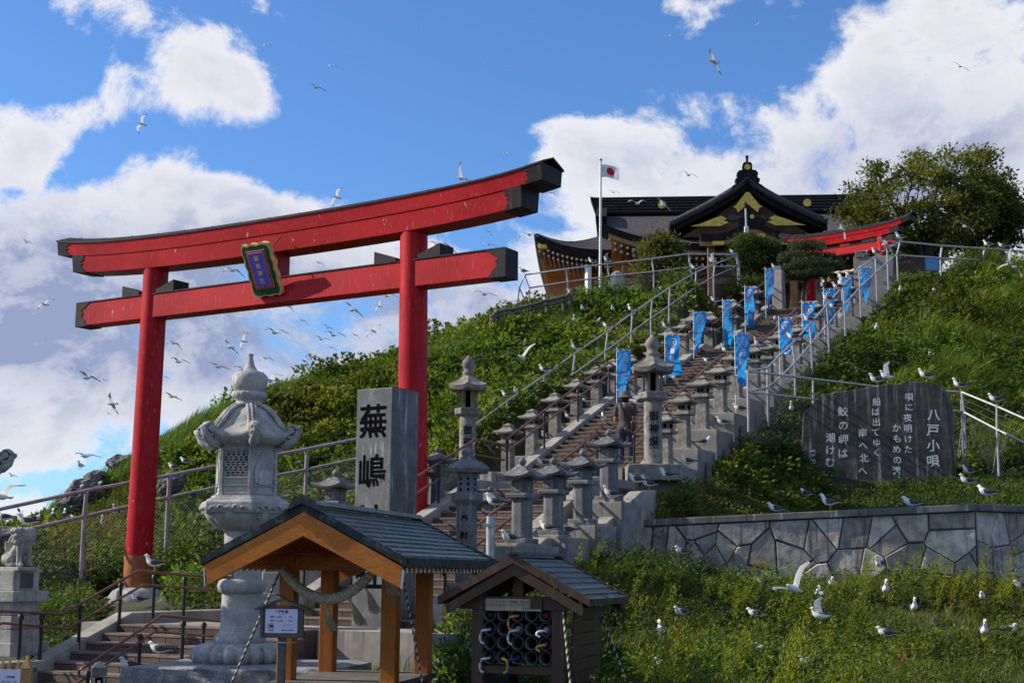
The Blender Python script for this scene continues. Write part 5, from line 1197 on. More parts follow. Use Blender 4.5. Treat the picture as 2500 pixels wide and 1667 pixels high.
for s_ in (-1, 1):
    # hip skirts that flare out to the corners of the main roof
    def E1(t): return (s_ * (5.2 + 3.1 * t), 4.0, 14.45 + .72 * t ** 2.6)
    def T1(t): return (s_ * (5.2 + .7 * t), 8.0, 16.2 - .25 * t)
    gr = []
    for k in np.linspace(0, 1, 9):
        gr.append([tuple(np.array(T1(t)) * (1 - k) + np.array(E1(t)) * k - np.array([0, 0, .55 * math.sin(math.pi * k) * .55])) for t in np.linspace(0, 1, 14)])
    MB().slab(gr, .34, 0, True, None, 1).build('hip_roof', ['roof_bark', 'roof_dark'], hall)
    def E2(t): return (s_ * 8.3, 4.0 + 14 * t, 14.45 + .72 * abs(2 * t - 1) ** 2.6)
    def T2(t): return (s_ * 5.9, 8.0 + 6 * t, 15.95)
    gr = [[tuple(np.array(T2(t)) * (1 - k) + np.array(E2(t)) * k - np.array([0, 0, .28 * math.sin(math.pi * k)])) for t in np.linspace(0, 1, 16)] for k in np.linspace(0, 1, 9)]
    MB().slab(gr, .30, 0, True, None, 1).build('side_roof', ['roof_bark', 'copper_patina'], hall)
    MB().tube([tuple(np.array(E2(t)) + np.array([s_ * .02, 0, -.1])) for t in np.linspace(0, 1, 16)], .09, 6).build('verge_trim', 'copper_patina', hall)
    # gable end of the upper roof
    MB().prism([(4.2, 15.9), (11.8, 15.9), (8.9, 17.0), (7.1, 17.0)], s_ * 5.45, s_ * 5.9, 'x').build('gable_end', 'roof_dark', hall)
    # fan of rafters under the side eave
    b = MB()
    for i in range(46):
        t = (i + .5) / 46; e = np.array(E2(t)) - np.array([s_ * .18, 0, .42]); a_ = np.array([s_ * 5.6, 4.6 + 12.6 * t, 14.05]); b.tube([e, a_], .045, 4, smooth=False)
    b.build('side_rafters', 'temple_soffit', hall)['kind'] = 'stuff'
    MB().grid([[tuple(np.array(E2(t)) - np.array([s_ * .05, 0, .36])) for t in np.linspace(0, 1, 10)], [(s_ * 5.5, 4.4 + 13 * t, 14.18) for t in np.linspace(0, 1, 10)]]).build('side_soffit', 'temple_soffit', hall)
    MB().grid([[(s_ * 8.1, 4.05, 14.75), (s_ * 6.6, 4.05, 14.3), (s_ * 5.2, 4.05, 14.1)], [(s_ * 5.6, 6.5, 14.1), (s_ * 5.4, 6.5, 14.05), (s_ * 5.2, 6.5, 14.05)]]).build('corner_soffit', 'temple_soffit', hall)
    # corner beam ends in gold
    MB().box((s_ * 8.02, 4.1, 14.62), (.34, .2, .2)).build('gold_beam_end', 'gold', hall, bev=.02); MB().box((s_ * 5.1, .12, 14.02), (.36, .2, .2)).build('gold_beam_end', 'gold', hall, bev=.02)
    # white tipped rafters below the outer hip eave
    b = MB(); bw = MB()
    for i in range(16):
        for row in (0, 1):
            t = (i + .5) / 16; e = np.array(E1(t)) - np.array([0, -.10 - .28 * row, .46 + .16 * row]); b.box((e[0], e[1] + 1.2, e[2]), (.09, 2.4, .085)); bw.box((e[0], e[1] - .006, e[2]), (.092, .012, .087))
    b.build('hip_rafters', 'temple_wood', hall)['kind'] = 'stuff'; bw.build('hip_rafter_tips', 'white_paint', hall)['kind'] = 'stuff'
b = MB(); bw = MB()
for i in range(44):
    u = -5.05 + i * 10.1 / 43
    for row in (0, 1):
        z = roof_z(u, 1) - .56 - .17 * row; b.box((u, 1.3 + .3 * row, z), (.09, 2.4, .085)); bw.box((u, .094 + .3 * row, z), (.092, .012, .087))
b.build('front_rafters', 'temple_wood', hall)['kind'] = 'stuff'; bw.build('front_rafter_tips', 'white_paint', hall)['kind'] = 'stuff'
MB().grid([[(u, .1, roof_z(u, 1) - .46) for u in np.linspace(-5.2, 5.2, 21)], [(u, 3.2, 13.4) for u in np.linspace(-5.2, 5.2, 21)]]).build('front_soffit', 'temple_soffit', hall)
MB().box((0, 1.6, 13.05), (9.6, .25, .35)).build('head_beam', 'temple_wood', hall, bev=.02); MB().box((0, 1.5, 12.6), (9.4, .18, .22)).build('head_beam', 'temple_wood', hall, bev=.02)
MB().prism([(-5.95, 16.85), (-6.2, 17.62), (-5.9, 17.58), (5.9, 17.5), (6.2, 17.55), (5.95, 16.85)], 7.6, 8.4).build('main_ridge', 'roof_dark', hall)
for k in range(5): MB().box((0, 7.585, 16.95 + k * .13), (11.8, .03, .035)).build('ridge_tile_course', 'roof_bark', hall)
MB().box((0, 8, 17.60), (12.3, .5, .06)).build('ridge_cap', 'roof_dark', hall)
for u in (-3.1, 3.1): MB().lathe([(.0, 0), (.17, .0), (.17, .03), (0, .035)], 24, 0, False, M=Matrix.Translation((u, 7.56, 17.22)) @ Matrix.Rotation(math.pi / 2, 4, 'X')).build('ridge_crest', 'gold', hall)
# centre gable
def bz(u): a_ = abs(u) / 2.95; return 16.42 - 1.77 * (a_ ** .78) if a_ < 1 else 14.65
def barge(u, k): return bz(u)
us_ = np.linspace(-2.98, 2.98, 41)
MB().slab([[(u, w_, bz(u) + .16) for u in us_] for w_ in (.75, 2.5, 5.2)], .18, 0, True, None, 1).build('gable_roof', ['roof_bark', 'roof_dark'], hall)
MB().loft([[(u, .86, bz(u) - .02) for u in us_] + [(u, .86, bz(u) - .25 - .07 * (1 - abs(u) / 3)) for u in us_[::-1]], [(u, 1.0, bz(u) - .02) for u in us_] + [(u, 1.0, bz(u) - .25 - .07 * (1 - abs(u) / 3)) for u in us_[::-1]]]).build('gable_bargeboard', 'roof_dark', hall)
MB().tube([(u, .74, bz(u) + .06) for u in us_], .13, 8).build('gable_verge_roll', 'roof_bark', hall)
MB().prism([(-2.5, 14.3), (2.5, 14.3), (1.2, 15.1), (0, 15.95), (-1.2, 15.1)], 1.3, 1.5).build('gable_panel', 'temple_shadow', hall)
b = MB()
for k in range(26):
    u = random.uniform(-.9, .9); z = 15.0 + random.uniform(-.1, .45) * (1 - abs(u)); b.lathe([(0, 0), (.10, .02), (.06, .07), (0, .08)], 7, M=Matrix.Translation((u, 1.28, z)) @ Matrix.Rotation(math.pi / 2, 4, 'X'))
b.build('gable_carving', 'carving', hall)
MB().prism([(-.06, 15.92), (.06, 15.92), (.45, 15.40), (.55, 15.35), (.42, 15.27), (.38, 15.12), (.0, 15.45), (-.38, 15.12), (-.42, 15.27), (-.55, 15.35), (-.45, 15.40)], .80, .86).build('gable_peak_ornament', 'gold', hall, bev=.015)
for s_ in (-1, 1): MB().prism([(s_ * x, z) for x, z in ((2.18, 14.60), (1.05, 14.60), (.72, 14.74), (.92, 14.80), (.80, 14.88), (1.0, 15.0), (1.4, 14.86), (1.8, 14.70))], .79, .86).build('gable_foot_ornament', 'gold', hall, bev=.015)
fin_ = [(-.62, 15.98), (-.56, 16.14), (-.42, 16.20), (-.48, 16.38), (-.37, 16.46), (-.41, 16.62), (-.32, 16.73), (-.18, 16.75), (-.18, 16.98), (-.12, 17.05)]
MB().prism(fin_ + [(-x, z) for x, z in fin_[::-1]] + [(0, 16.3)], .62, .95).build('gable_finial', 'roof_dark', hall, bev=.03)
MB().tube([(0, .78, 17.0), (0, .78, 17.22), (0, .74, 17.34)], [.05, .045, .07], 8).build('finial_horn', 'roof_dark', hall)
MB().lathe([(0, 0), (.11, 0), (.11, .03), (0, .035)], 20, 0, False, M=Matrix.Translation((0, .61, 16.85)) @ Matrix.Rotation(math.pi / 2, 4, 'X')).build('finial_crest', 'gold', hall)
# cusped porch roof
def kz_(u): return 13.72 + .50 * math.exp(-(u / .72) ** 2) + .05 * (abs(u) / 1.9) ** 2
uk = np.linspace(-1.9, 1.9, 33)
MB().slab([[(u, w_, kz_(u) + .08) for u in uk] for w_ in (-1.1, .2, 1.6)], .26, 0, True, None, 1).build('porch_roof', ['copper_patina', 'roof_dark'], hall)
MB().loft([[(u, -1.05, kz_(u) - .18) for u in uk] + [(u, -1.05, kz_(u) - .36) for u in uk[::-1]], [(u, -.95, kz_(u) - .18) for u in uk] + [(u, -.95, kz_(u) - .36) for u in uk[::-1]]]).build('porch_bargeboard', 'temple_wood', hall)
MB().prism([(-.5, 14.25), (-.42, 14.42), (-.2, 14.5), (-.16, 14.68), (.16, 14.68), (.2, 14.5), (.42, 14.42), (.5, 14.25)], -1.0, -.8).build('porch_finial', 'roof_dark', hall, bev=.02)
MB().lathe([(0, 0), (.08, 0), (.08, .03), (0, .035)], 16, 0, False, M=Matrix.Translation((0, -1.01, 14.5)) @ Matrix.Rotation(math.pi / 2, 4, 'X')).build('porch_crest', 'gold', hall)
for s_ in (-1, 1):
    MB().box((s_ * 1.25, -1.07, 13.5), (.42, .05, .14)).build('porch_gold_plate', 'gold', hall); MB().box((s_ * 1.5, -.6, 11.8), (.26, .26, 3.4)).build('porch_pillar', 'temple_wood', hall, bev=.02)
    MB().box((s_ * .3, -1.07, 13.75), (.3, .05, .16)).build('porch_gold_plate', 'gold', hall)
# body
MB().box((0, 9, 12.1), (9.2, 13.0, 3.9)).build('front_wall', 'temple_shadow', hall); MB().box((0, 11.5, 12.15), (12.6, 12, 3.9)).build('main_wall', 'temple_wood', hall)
for u in np.linspace(-4.6, 4.6, 8): MB().box((u, 2.45, 11.8), (.26, .26, 3.3)).build('pillar', 'temple_wood', hall, bev=.02)
for u in (-6.25, -5.5, 5.5, 6.25): MB().box((u, 5.45, 12.0), (.26, .26, 3.7)).build('pillar', 'temple_wood', hall, bev=.02)
for u in (-3.94, -2.63, 2.63, 3.94): MB().box((u, 2.43, 12.05), (.92, .05, 1.35)).build('white_panel', 'plaster', hall)
for u in (-5.9, 5.9): MB().box((u, 5.46, 11.9), (.5, .05, 1.3)).build('white_panel', 'plaster', hall)
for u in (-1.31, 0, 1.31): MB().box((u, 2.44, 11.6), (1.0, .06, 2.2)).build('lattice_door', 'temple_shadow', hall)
for u in np.linspace(-4.6, 4.6, 8):
    for k in range(3): MB().box((u, 2.2 - k * .22, 13.1 + k * .13), (.3 + k * .22, .26, .12)).build('bracket', 'temple_wood', hall)
MB().box((0, 1.0, FZ - .1), (11, 3.2, .5)).build('veranda', 'temple_wood', hall); MB().box((0, 8, FZ - 1.0), (15, 16, 1.6)).build('podium', 'concrete_block', hall)

# ------------------------------------------------------------ upper torii
t2a, t2b = at(1985, 742, 46.6), at(2155, 640, 44.9); e2 = np.array([t2b[0] - t2a[0], t2b[1] - t2a[1], 0]); sp2 = np.linalg.norm(e2); e2 /= sp2; z2 = t2a[2]
tor2 = thing('upper_torii_gate', 'smaller vermilion torii gate at the top of the stairs before the shrine', 'torii gate', ((t2a[0] + t2b[0]) / 2, (t2a[1] + t2b[1]) / 2, 0), math.atan2(e2[1], e2[0]))
kz2 = at(2070, 593, 45.7)[2]; nz2 = at(2090, 622, 45.7)[2]
torii(tor2, sp2 / 2, 0, .17, (nz2 - .0, nz2 + .27), (kz2, kz2 + .34), .70, 1.08, False, z2 - .3, .40, 0)
sr2 = thing('upper_shimenawa', 'pale twisted rope with white paper streamers under the upper torii', 'rope', tor2.location, tor2.rotation_euler.z)
zz = at(2080, 655, 45.7)[2]; rp2 = [(x, -.05, zz - .16 * (1 - (x / (sp2 / 2)) ** 2) + .05) for x in np.linspace(-sp2 / 2, sp2 / 2, 25)]
for k in range(2): MB().tube([(p[0], p[1] + .025 * math.cos(i * 1.2 + k * math.pi), p[2] + .025 * math.sin(i * 1.2 + k * math.pi)) for i, p in enumerate(rp2)], .03, 6).build('strand', 'rope_straw', sr2)
for x in (-.9, -.25, .4, 1.0):
    z = zz - .15; b = MB()
    for k in range(3): b.box((x + (.05 if k % 2 else 0), -.08, z - .06 - k * .11), (.10, .01, .12))
    b.build('paper_streamer', 'cloth_white', sr2); MB().lathe([(.03, 0), (.06, -.18), (.02, -.22)], 10, M=Matrix.Translation((x + .28, -.06, z))).build('tassel', 'straw_tassel', sr2)
# gate posts and wall at the stair head
for (px, py0, py1, Y, wd, lb) in ((1902, 662, 765, 44.4, .34, 'pale concrete gate post at the stair head beside the topmost banner'),):
    p = at(px, py1, Y); h = at(px, py0, Y)[2] - p[2]; g_ = thing('gate_post', lb, 'gate post', p, YAW)
    MB().box((0, 0, h / 2 - .2), (wd, wd, h + .4)).build('shaft', 'concrete', g_, bev=.015); MB().box((0, 0, h + .06), (wd * .8, wd * .8, .16)).build('cap', 'granite', g_, bev=.02)
p = at(2135, 712, 42.0); cw = thing('concrete_wall', 'pale concrete wall at the head of the stairs behind the steep railing', 'wall', p, math.radians(-20)); h = at(2135, 628, 42)[2] - p[2]
MB().box((0, 0, h / 2 - .3), (1.15, .3, h + .6)).build('panel', 'concrete_block', cw, bev=.01); MB().box((-.35, -.02, h + .08), (.34, .34, .2)).build('cap_stone', 'granite', cw, bev=.02)
# slender camera pole before the shrine
p = at(1826, 690, 48); cpz = at(1822, 508, 48)[2] - p[2]; cpo = thing('camera_pole', 'slim dark pole with a small white camera box in front of the gable', 'pole', p)
MB().tube([(0, 0, -.8), (-.03, 0, cpz)], .035, 8).build('pole', 'galvanised', cpo); MB().box((-.03, -.05, cpz * .70), (.14, .14, .24)).build('camera_box', 'white_paint', cpo, bev=.02); MB().lathe([(.07, 0), (.07, .12), (.02, .22)], 10, M=Matrix.Translation((-.03, 0, cpz))).build('lamp_head', 'roof_dark', cpo)
# standing stone and white post behind the plateau fence
p = at(1508, 716, 46.2); b = MB(); rg = []
for t, wd in ((0, .42), (.2, .40), (.5, .34), (.8, .27), (.95, .16), (1, .05)): rg.append([(wd * math.cos(a_) * 1.0 + .04 * math.sin(3 * a_), wd * .6 * math.sin(a_), -.2 + .95 * t) for a_ in np.linspace(0, 2 * math.pi, 12, endpoint=False)])
tag(b.loft(rg, 0, False).build('standing_stone', 'pale_granite', None, p, .3), 'rounded grey standing stone behind the chain-link fence under the hall', 'standing stone')
p = at(1436, 718, 45.8); h = at(1436, 652, 45.8)[2] - p[2]; mk = thing('white_marker_post', 'square white marker post with dark side behind the plateau fence', 'post', p, .6); MB().box((0, 0, h / 2 - .1), (.16, .16, h + .2)).build('shaft', 'white_paint', mk, bev=.01); MB().box((0, 0, h + .04), (.2, .2, .05)).build('cap', 'grey_wood', mk)
p = at(2274, 646, 40.4); tag(MB().grid([[(x, .03 * math.sin(3 * x + 5 * z), z) for x in np.linspace(-.2, .2, 6)] for z in np.linspace(-.18, .18, 6)]).slab([[(x, .03, z) for x in (-.2, .2)] for z in (.18, .19)], .01).build('blue_sheet', 'blue_sheet', None, (p[0], p[1] - .06, p[2])), 'small blue plastic sheet tied to the hilltop fence', 'sheet')

# ------------------------------------------------------------ craggy rocks on the shoulder
from mathutils import noise as mnoise
def crag(label, px, py, Y, s, seed):
    bm = bmesh.new(); bmesh.ops.create_icosphere(bm, subdivisions=4, radius=1)
    for v in bm.verts:
        q = v.co * 1.3 + Vector((seed * 7.1, 0, 0)); k = 1 + .34 * mnoise.fractal(q, 1, 2, 3) + .16 * abs(mnoise.noise(q * 3.1)) - .10 * abs(mnoise.noise(q * 6))
        v.co = Vector((v.co.x * s[0] * k, v.co.y * s[1] * k, v.co.z * s[2] * k)); v.co.x += v.co.z * .35
    me = bpy.data.meshes.new('rock'); bm.to_mesh(me); bm.free(); me.materials.append(MATS['crag'])
    return tag(put('hill_rock', me, None, at(px, py, Y)), label, 'rock', 'rocks on the hill shoulder')
crag('big craggy grey rock jutting from the hill shoulder against the sky', 205, 1205, 36.2, (.46, .5, .42), 1)
crag('smaller rock lying beside the big crag on the shoulder', 232, 1165, 36.6, (.26, .3, .2), 2)
crag('low ragged rock sloping below the big crag', 165, 1240, 36.0, (.32, .4, .18), 3)
crag('dark rock in the grass above the fence, behind the torii post', 292, 1132, 37.6, (.3, .3, .24), 4)
crag('rock in the brush between the torii post and the big carved lantern', 420, 1180, 33.6, (.3, .3, .3), 5)
crag('dark low rock behind the lion-dog at the frame edge', 20, 1310, 30, (.6, .5, .2), 6)

# ------------------------------------------------------------ person on the stairs, seen from behind
pf = at(1527, 1147, 29.1); pe_ = thing('person', 'person in grey shirt, jeans and bucket hat with shoulder bag, photographing up the stairs', 'person', pf, math.radians(-20))
H_ = 1.60; k_ = H_ / 1.70
def sc(L): return [tuple(np.array(p) * k_ for p in (a_, b_)) + (r0 * k_, r1 * k_) for a_, b_, r0, r1 in L]
body = [((0, 0, .92), (0, .02, 1.05), .13, .12), ((0, .02, 1.05), (0, .0, 1.30), .125, .14), ((-.08, 0, 1.36), (.08, 0, 1.36), .085, .085), ((0, .0, 1.40), (0, .02, 1.50), .055, .052), ((0, .02, 1.56), (0, .03, 1.62), .088, .092), ((0, .09, 1.55), (0, .10, 1.55), .035, .03)]
cloth_t = [((0, 0, .93), (0, .02, 1.05), .15, .14), ((0, .02, 1.05), (0, .0, 1.30), .145, .155), ((-.11, 0, 1.37), (.11, 0, 1.37), .08, .08), ((-.05, 0, .9), (.05, 0, .9), .145, .145)]
trs = [((-.05, 0, .90), (.05, 0, .90), .135, .135)]
for s_ in (-1, 1):
    sh_, el, wr = (s_ * .185, 0, 1.365), (s_ * .235, .03, 1.09), (s_ * .10, .26, 1.20)
    body += [(sh_, el, .052, .04), (el, wr, .04, .029), ((s_ * .09, 0, .88), (s_ * .10, .02, .48), .088, .058), ((s_ * .10, .02, .48), (s_ * .10, -.01, .09), .056, .038), ((s_ * .10, -.02, .05), (s_ * .11, .15, .035), .042, .035)]
    pm = np.array(wr) + np.array([-s_ * .03, .05, .02]); body += [(wr, tuple(pm), .03, .036)]
    for f in range(4):
        b0 = pm + np.array([-s_ * .005, .03, .03 - f * .02]); b1 = b0 + np.array([-s_ * .03, .025, .0]); b2 = b1 + np.array([-s_ * .025, -.012, 0]); body += [(tuple(b0), tuple(b1), .009, .0085), (tuple(b1), tuple(b2), .0085, .008)]
    body += [(tuple(pm + np.array([-s_ * .01, -.01, .03])), tuple(pm + np.array([-s_ * .035, .01, .055])), .011, .009)]
    cloth_t += [(sh_, tuple(np.array(sh_) * .45 + np.array(el) * .55), .075, .062)]
    trs += [((s_ * .09, 0, .88), (s_ * .10, .02, .48), .105, .078), ((s_ * .10, .02, .48), (s_ * .10, -.01, .08), .076, .068)]
bm_ = blob_mesh(sc(body), .011, 2); bm_.materials.append(MATS['skin']); put('body', bm_, pe_)
m_ = blob_mesh(sc(cloth_t), .014, 3); m_.materials.append(MATS['shirt']); put('shirt', m_, pe_)
m_ = blob_mesh(sc(trs), .014, 3); m_.materials.append(MATS['jeans']); put('trousers', m_, pe_)
m_ = blob_mesh(sc([((0, .0, 1.55), (0, -.01, 1.62), .096, .10)]), .012, 2); m_.materials.append(MATS['hair']); put('hair', m_, pe_)
MB().lathe([(.175 * k_, 1.575 * k_), (.15 * k_, 1.61 * k_), (.118 * k_, 1.645 * k_), (.115 * k_, 1.70 * k_), (.09 * k_, 1.735 * k_), (.01, 1.745 * k_)], 24).build('bucket_hat', 'hat_cloth', pe_, (0, .02, 0))
MB().tube([(-.12, -.02, 1.40), (-.06, -.15, 1.28), (.08, -.165, 1.10), (.19, -.09, .93), (.19, .05, .95)], .016, 6).build('bag_strap', 'black_plastic', pe_)
MB().box((.20, -.05, .88), (.09, .22, .20)).build('shoulder_bag', 'black_plastic', pe_, bev=.025)
for s_ in (-1, 1):
    m_ = blob_mesh(sc([((s_ * .10, -.03, .05), (s_ * .11, .16, .04), .055, .047)]), .012, 2); m_.materials.append(MATS['black_plastic']); put('shoe', m_, pe_)
cm = thing('camera_in_hand', 'small dark camera held up by the person on the stairs', 'camera', (pf[0] + .12, pf[1] + .28, pf[2] + 1.17), math.radians(-20)); MB().box((0, 0, 0), (.13, .05, .09)).build('camera_body', 'black_plastic', cm, bev=.01); MB().lathe([(.035, 0), (.032, .06)], 14, M=Matrix.Translation((0, .02, 0)) @ Matrix.Rotation(-math.pi / 2, 4, 'X')).build('camera_lens', 'black_plastic', cm)
# ------------------------------------------------------------ foliage
def leaf_arrays(P, Dn, Ln, Wd, tint, fold=.25):
    """folded diamond leaves: P base, Dn unit direction, Ln length, Wd width"""
    n = len(P); rv = RNG.normal(size=(n, 3)); side = np.cross(Dn, rv); side /= np.linalg.norm(side, axis=1, keepdims=True) + 1e-9; nor = np.cross(Dn, side)
    V = np.empty((n, 4, 3)); mid = P + Dn * (Ln * .45)[:, None]
    V[:, 0] = P; V[:, 1] = mid + side * (Wd * .5)[:, None] + nor * (Wd * fold)[:, None]; V[:, 2] = P + Dn * Ln[:, None]; V[:, 3] = mid - side * (Wd * .5)[:, None] + nor * (Wd * fold)[:, None]
    b = np.arange(n)[:, None] * 4; Fc = np.concatenate([b + [0, 1, 2], b + [0, 2, 3]], 1).reshape(-1, 3)
    return V.reshape(-1, 3), Fc, np.repeat(tint, 4, axis=0)
def blade_arrays(P, h, lean, w, tint):
    """grass blades bent by the wind: lean is a horizontal offset vector of the tip"""
    n = len(P); az = RNG.uniform(0, math.pi, n); sd = np.stack([np.cos(az), np.sin(az), np.zeros(n)], 1) * (w * .5)[:, None]
    up = np.zeros((n, 3)); up[:, 2] = h
    m = P + up * .62 + lean * .30; t = P + up * .93 + lean
    V = np.stack([P - sd, P + sd, m + sd * .8, m - sd * .8, t], 1); b = np.arange(n)[:, None] * 5
    Fc = np.concatenate([b + [0, 1, 2], b + [0, 2, 3], b + [3, 2, 4]], 1).reshape(-1, 3); return V.reshape(-1, 3), Fc, np.repeat(tint, 5, axis=0)
def tufts(x, y, z, n, h, w, ca, cb, spread=.55, wind=.25, dry=.05):
    """grass in separate tufts: blades fan out from one root"""
    N = len(x); hh = np.repeat(h, n) * RNG.uniform(.55, 1.15, N * n); th = RNG.uniform(0, 6.283, N * n); sp = spread * np.sqrt(RNG.uniform(0, 1, N * n)); r0 = .05 * RNG.uniform(0, 1, N * n)
    P = np.stack([np.repeat(x, n) + r0 * np.cos(th), np.repeat(y, n) + r0 * np.sin(th), np.repeat(z, n) - .02], 1)
    lean = np.stack([sp * np.cos(th) + np.repeat(wind * RNG.uniform(.3, 1.6, N), n), sp * np.sin(th) + np.repeat(RNG.normal(0, .12, N), n), -.25 * sp], 1) * hh[:, None]
    T_ = np.repeat(tints(N, ca, cb, .22) * (.65 + .7 * lowf(x, y, 1.2, 6))[:, None], n, axis=0) * RNG.uniform(.75, 1.25, (N * n, 1)); d_ = RNG.uniform(0, 1, N * n) < dry; T_[d_] = np.array((.26, .22, .11)) * RNG.uniform(.7, 1.2, (d_.sum(), 1))
    return blade_arrays(P, hh, lean, w * RNG.uniform(.7, 1.3, N * n), T_)
def join(parts):
    Vs, Fs, Ts, k = [], [], [], 0
    for V, Fc, T in parts: Vs.append(V); Fs.append(Fc + k); Ts.append(T); k += len(V)
    return np.concatenate(Vs), np.concatenate(Fs), np.concatenate(Ts)
def unit(a): return a / (np.linalg.norm(a, axis=1, keepdims=True) + 1e-9)
def lowf(x, y, s, k=0): return .5 + .25 * (np.sin(x * s + 1.3 * k + 1.7 * np.sin(y * s * .7 + k)) + np.sin(y * s * 1.13 + 2.1 * k + 1.9 * np.sin(x * s * .6)))
def tints(n, a, b, jit=.25):
    t = RNG.uniform(0, 1, (n, 1)); return (np.array(a) * (1 - t) + np.array(b) * t) * RNG.uniform(1 - jit, 1 + jit, (n, 1))
def projpx(x, y, z):
    q = (np.stack([x, y, z], -1) - EYE) @ RC; return 1250 + F * q[..., 0] / -q[..., 2], 833.5 - F * q[..., 1] / -q[..., 2]
def sample(n, x0, x1, y0, y1, test, margin=160):
    x, y = RNG.uniform(x0, x1, n), RNG.uniform(y0, y1, n); z = ground(x, y); px, py = projpx(x, y, z); a, c = ac(x, y)
    m = test(x, y, z, a, c, px, py) & (px > -margin) & (px < 2500 + margin) & (py < 1900); return x[m], y[m], z[m], px[m], py[m]
def plants(x, y, z, n, h, r, ll, ca, cb, wind=.35, up=.5, wr=.48):
    """bushy broad-leaved plants; returns leaf arrays"""
    N = len(x); hh = h * RNG.uniform(.6, 1.3, N); rr = r * RNG.uniform(.7, 1.3, N); th = RNG.uniform(0, 6.283, (N, n)); q = np.sqrt(RNG.uniform(0, 1, (N, n))); v = RNG.uniform(.12, 1, (N, n))
    rad = rr[:, None] * q * np.sqrt(np.clip(1.15 - v * v, .05, 1)); P = np.stack([x[:, None] + rad * np.cos(th) + .12 * v * wind, y[:, None] + rad * np.sin(th), z[:, None] + hh[:, None] * v], -1).reshape(-1, 3)
    D_ = unit(np.stack([np.cos(th) * .7 + wind, np.sin(th) * .7, up * (v - .25) + RNG.normal(0, .35, th.shape)], -1).reshape(-1, 3)); L = ll * RNG.uniform(.6, 1.35, N * n)
    base = tints(N, ca, cb, .2) * (.62 + .75 * lowf(x, y, 1.1, 3))[:, None]; base[:, 0] *= .75 + .6 * lowf(x, y, .7, 8); base[:, 2] *= 1.25; T_ = np.repeat(base, n, axis=0) * RNG.uniform(.8, 1.25, (N * n, 1)); return leaf_arrays(P, D_, L, L * wr, T_)
def stuff(name, label, arrays, mt='leaf'):
    V, Fc, T_ = arrays; o = put(name, numpy_mesh(name, V, Fc, [mt], T_)); return tag(o, label, None, None, 'stuff')
def near(x, y, px, py, Y, r): p = at(px, py, Y); return (x - p[0]) ** 2 + (y - p[1]) ** 2 < r * r
# hill left of the stairs
LH = lambda x, y, z, a, c, px, py: (c < -2.0) & (z > .7) & (y > 28.8 + np.clip((px - 215) * .003, -2, 2.6)) & (y < 46)
x, y, z, px, py = sample(19000, -14, 8, 27, 46, LH)
k = lowf(x, y, .55, 1); broad = (px > 540 + 260 * (k - .5)) | (py > 1300)
hv = np.clip((lowf(x, y, 1.6, 6) - .35) * 2.2, 0, 1) * .5 + np.clip((lowf(x, y, 3.1, 8) - .4) * 2, 0, 1) * .3
bp = plants(x[broad], y[broad], z[broad], 22, (.22 + .55 * hv)[broad], .28, .17, (.032, .072, .009), (.125, .175, .02), wr=.6)
nb_ = ~broad & (RNG.uniform(0, 1, len(x)) < .35); bp2 = plants(x[nb_], y[nb_], z[nb_], 22, .32, .25, .09, (.05, .075, .012), (.09, .115, .02))
x, y, z, px, py = sample(900, -13, 7, 29.5, 45.5, LH); m = (lowf(x, y, .8, 9) > .42) & (px > 380)
bp3 = plants(x[m], y[m], z[m], 110, RNG.uniform(.45, 1.0, m.sum()), .42, .15, (.030, .066, .009), (.135, .175, .02), wr=.6)
stuff('hillside_foliage', 'dense broad-leaved green ground cover on the hill between fence and stairs', join([bp, bp2, bp3]))
x, y, z, px, py = sample(16000, -14, 8, 27, 46, LH); k = lowf(x, y, .5, 3); keep = RNG.uniform(0, 1, len(x)) < np.where(px < 640, .9, .08 + .20 * (k > .6)); x, y, z = x[keep], y[keep], z[keep]
g1 = tufts(x, y, z, 20, .18 + .34 * lowf(x, y, 1.9, 2) * RNG.uniform(.6, 1.3, len(x)), .017, (.055, .10, .014), (.15, .19, .035), .55, .25, .07)
# tall grasses standing along the skyline
x, y, z, px, py = sample(60000, -12, 2, 34, 45, lambda x, y, z, a, c, px, py: LH(x, y, z, a, c, px, py) & (py < np.interp(px, [90, 313, 470, 700, 967, 1200], [1330, 1185, 1090, 1010, 945, 850])))
n = len(x); h = RNG.uniform(.4, .85, n); lean = np.stack([RNG.uniform(.1, .45, n), RNG.normal(0, .15, n), np.zeros(n)], 1) * h[:, None]
g2 = blade_arrays(np.stack([x, y, z], 1), h, lean, RNG.uniform(.012, .026, n), tints(n, (.05, .11, .012), (.11, .18, .03)))
stuff('hillside_grass', 'windblown grass on the hill behind the great torii', join([g1, g2]), 'grass_blade')
# slope right of the stairs
RH = lambda x, y, z, a, c, px, py: (c > 4.22) & (y > 27.0) & ((y > 29.3) | (c < 5.6)) & (z > 2.6) & (y < 43.5) & (px > 1560)
x, y, z, px, py = sample(15000, 2, 20, 26.5, 44, RH); k = lowf(x, y, .9, 5); k2 = lowf(x, y, 2.3, 2); m = (k > .40) | (px < 2010)
hs = np.where(ac(x, y)[1] < 5.8, .55, 1.0)
b1 = plants(x[m], y[m], z[m], 24, ((.16 + .42 * k2) * hs)[m], .26, .12, (.028, .06, .009), (.105, .155, .018), wr=.55)
b2 = plants(x[~m], y[~m], z[~m], 14, .16, .24, .10, (.02, .042, .008), (.05, .08, .014))
x, y, z, px, py = sample(700, 3, 20, 29, 43.5, lambda x, y, z, a, c, px, py: RH(x, y, z, a, c, px, py) & (c > 5.6)); m = lowf(x, y, 1.0, 1) > .40
b3 = plants(x[m], y[m], z[m], 110, RNG.uniform(.4, .95, m.sum()), .38, .12, (.026, .058, .009), (.12, .16, .018), wr=.5)
stuff('slope_foliage', 'leafy weeds on the steep slope behind the poem stone', join([b1, b2, b3]))
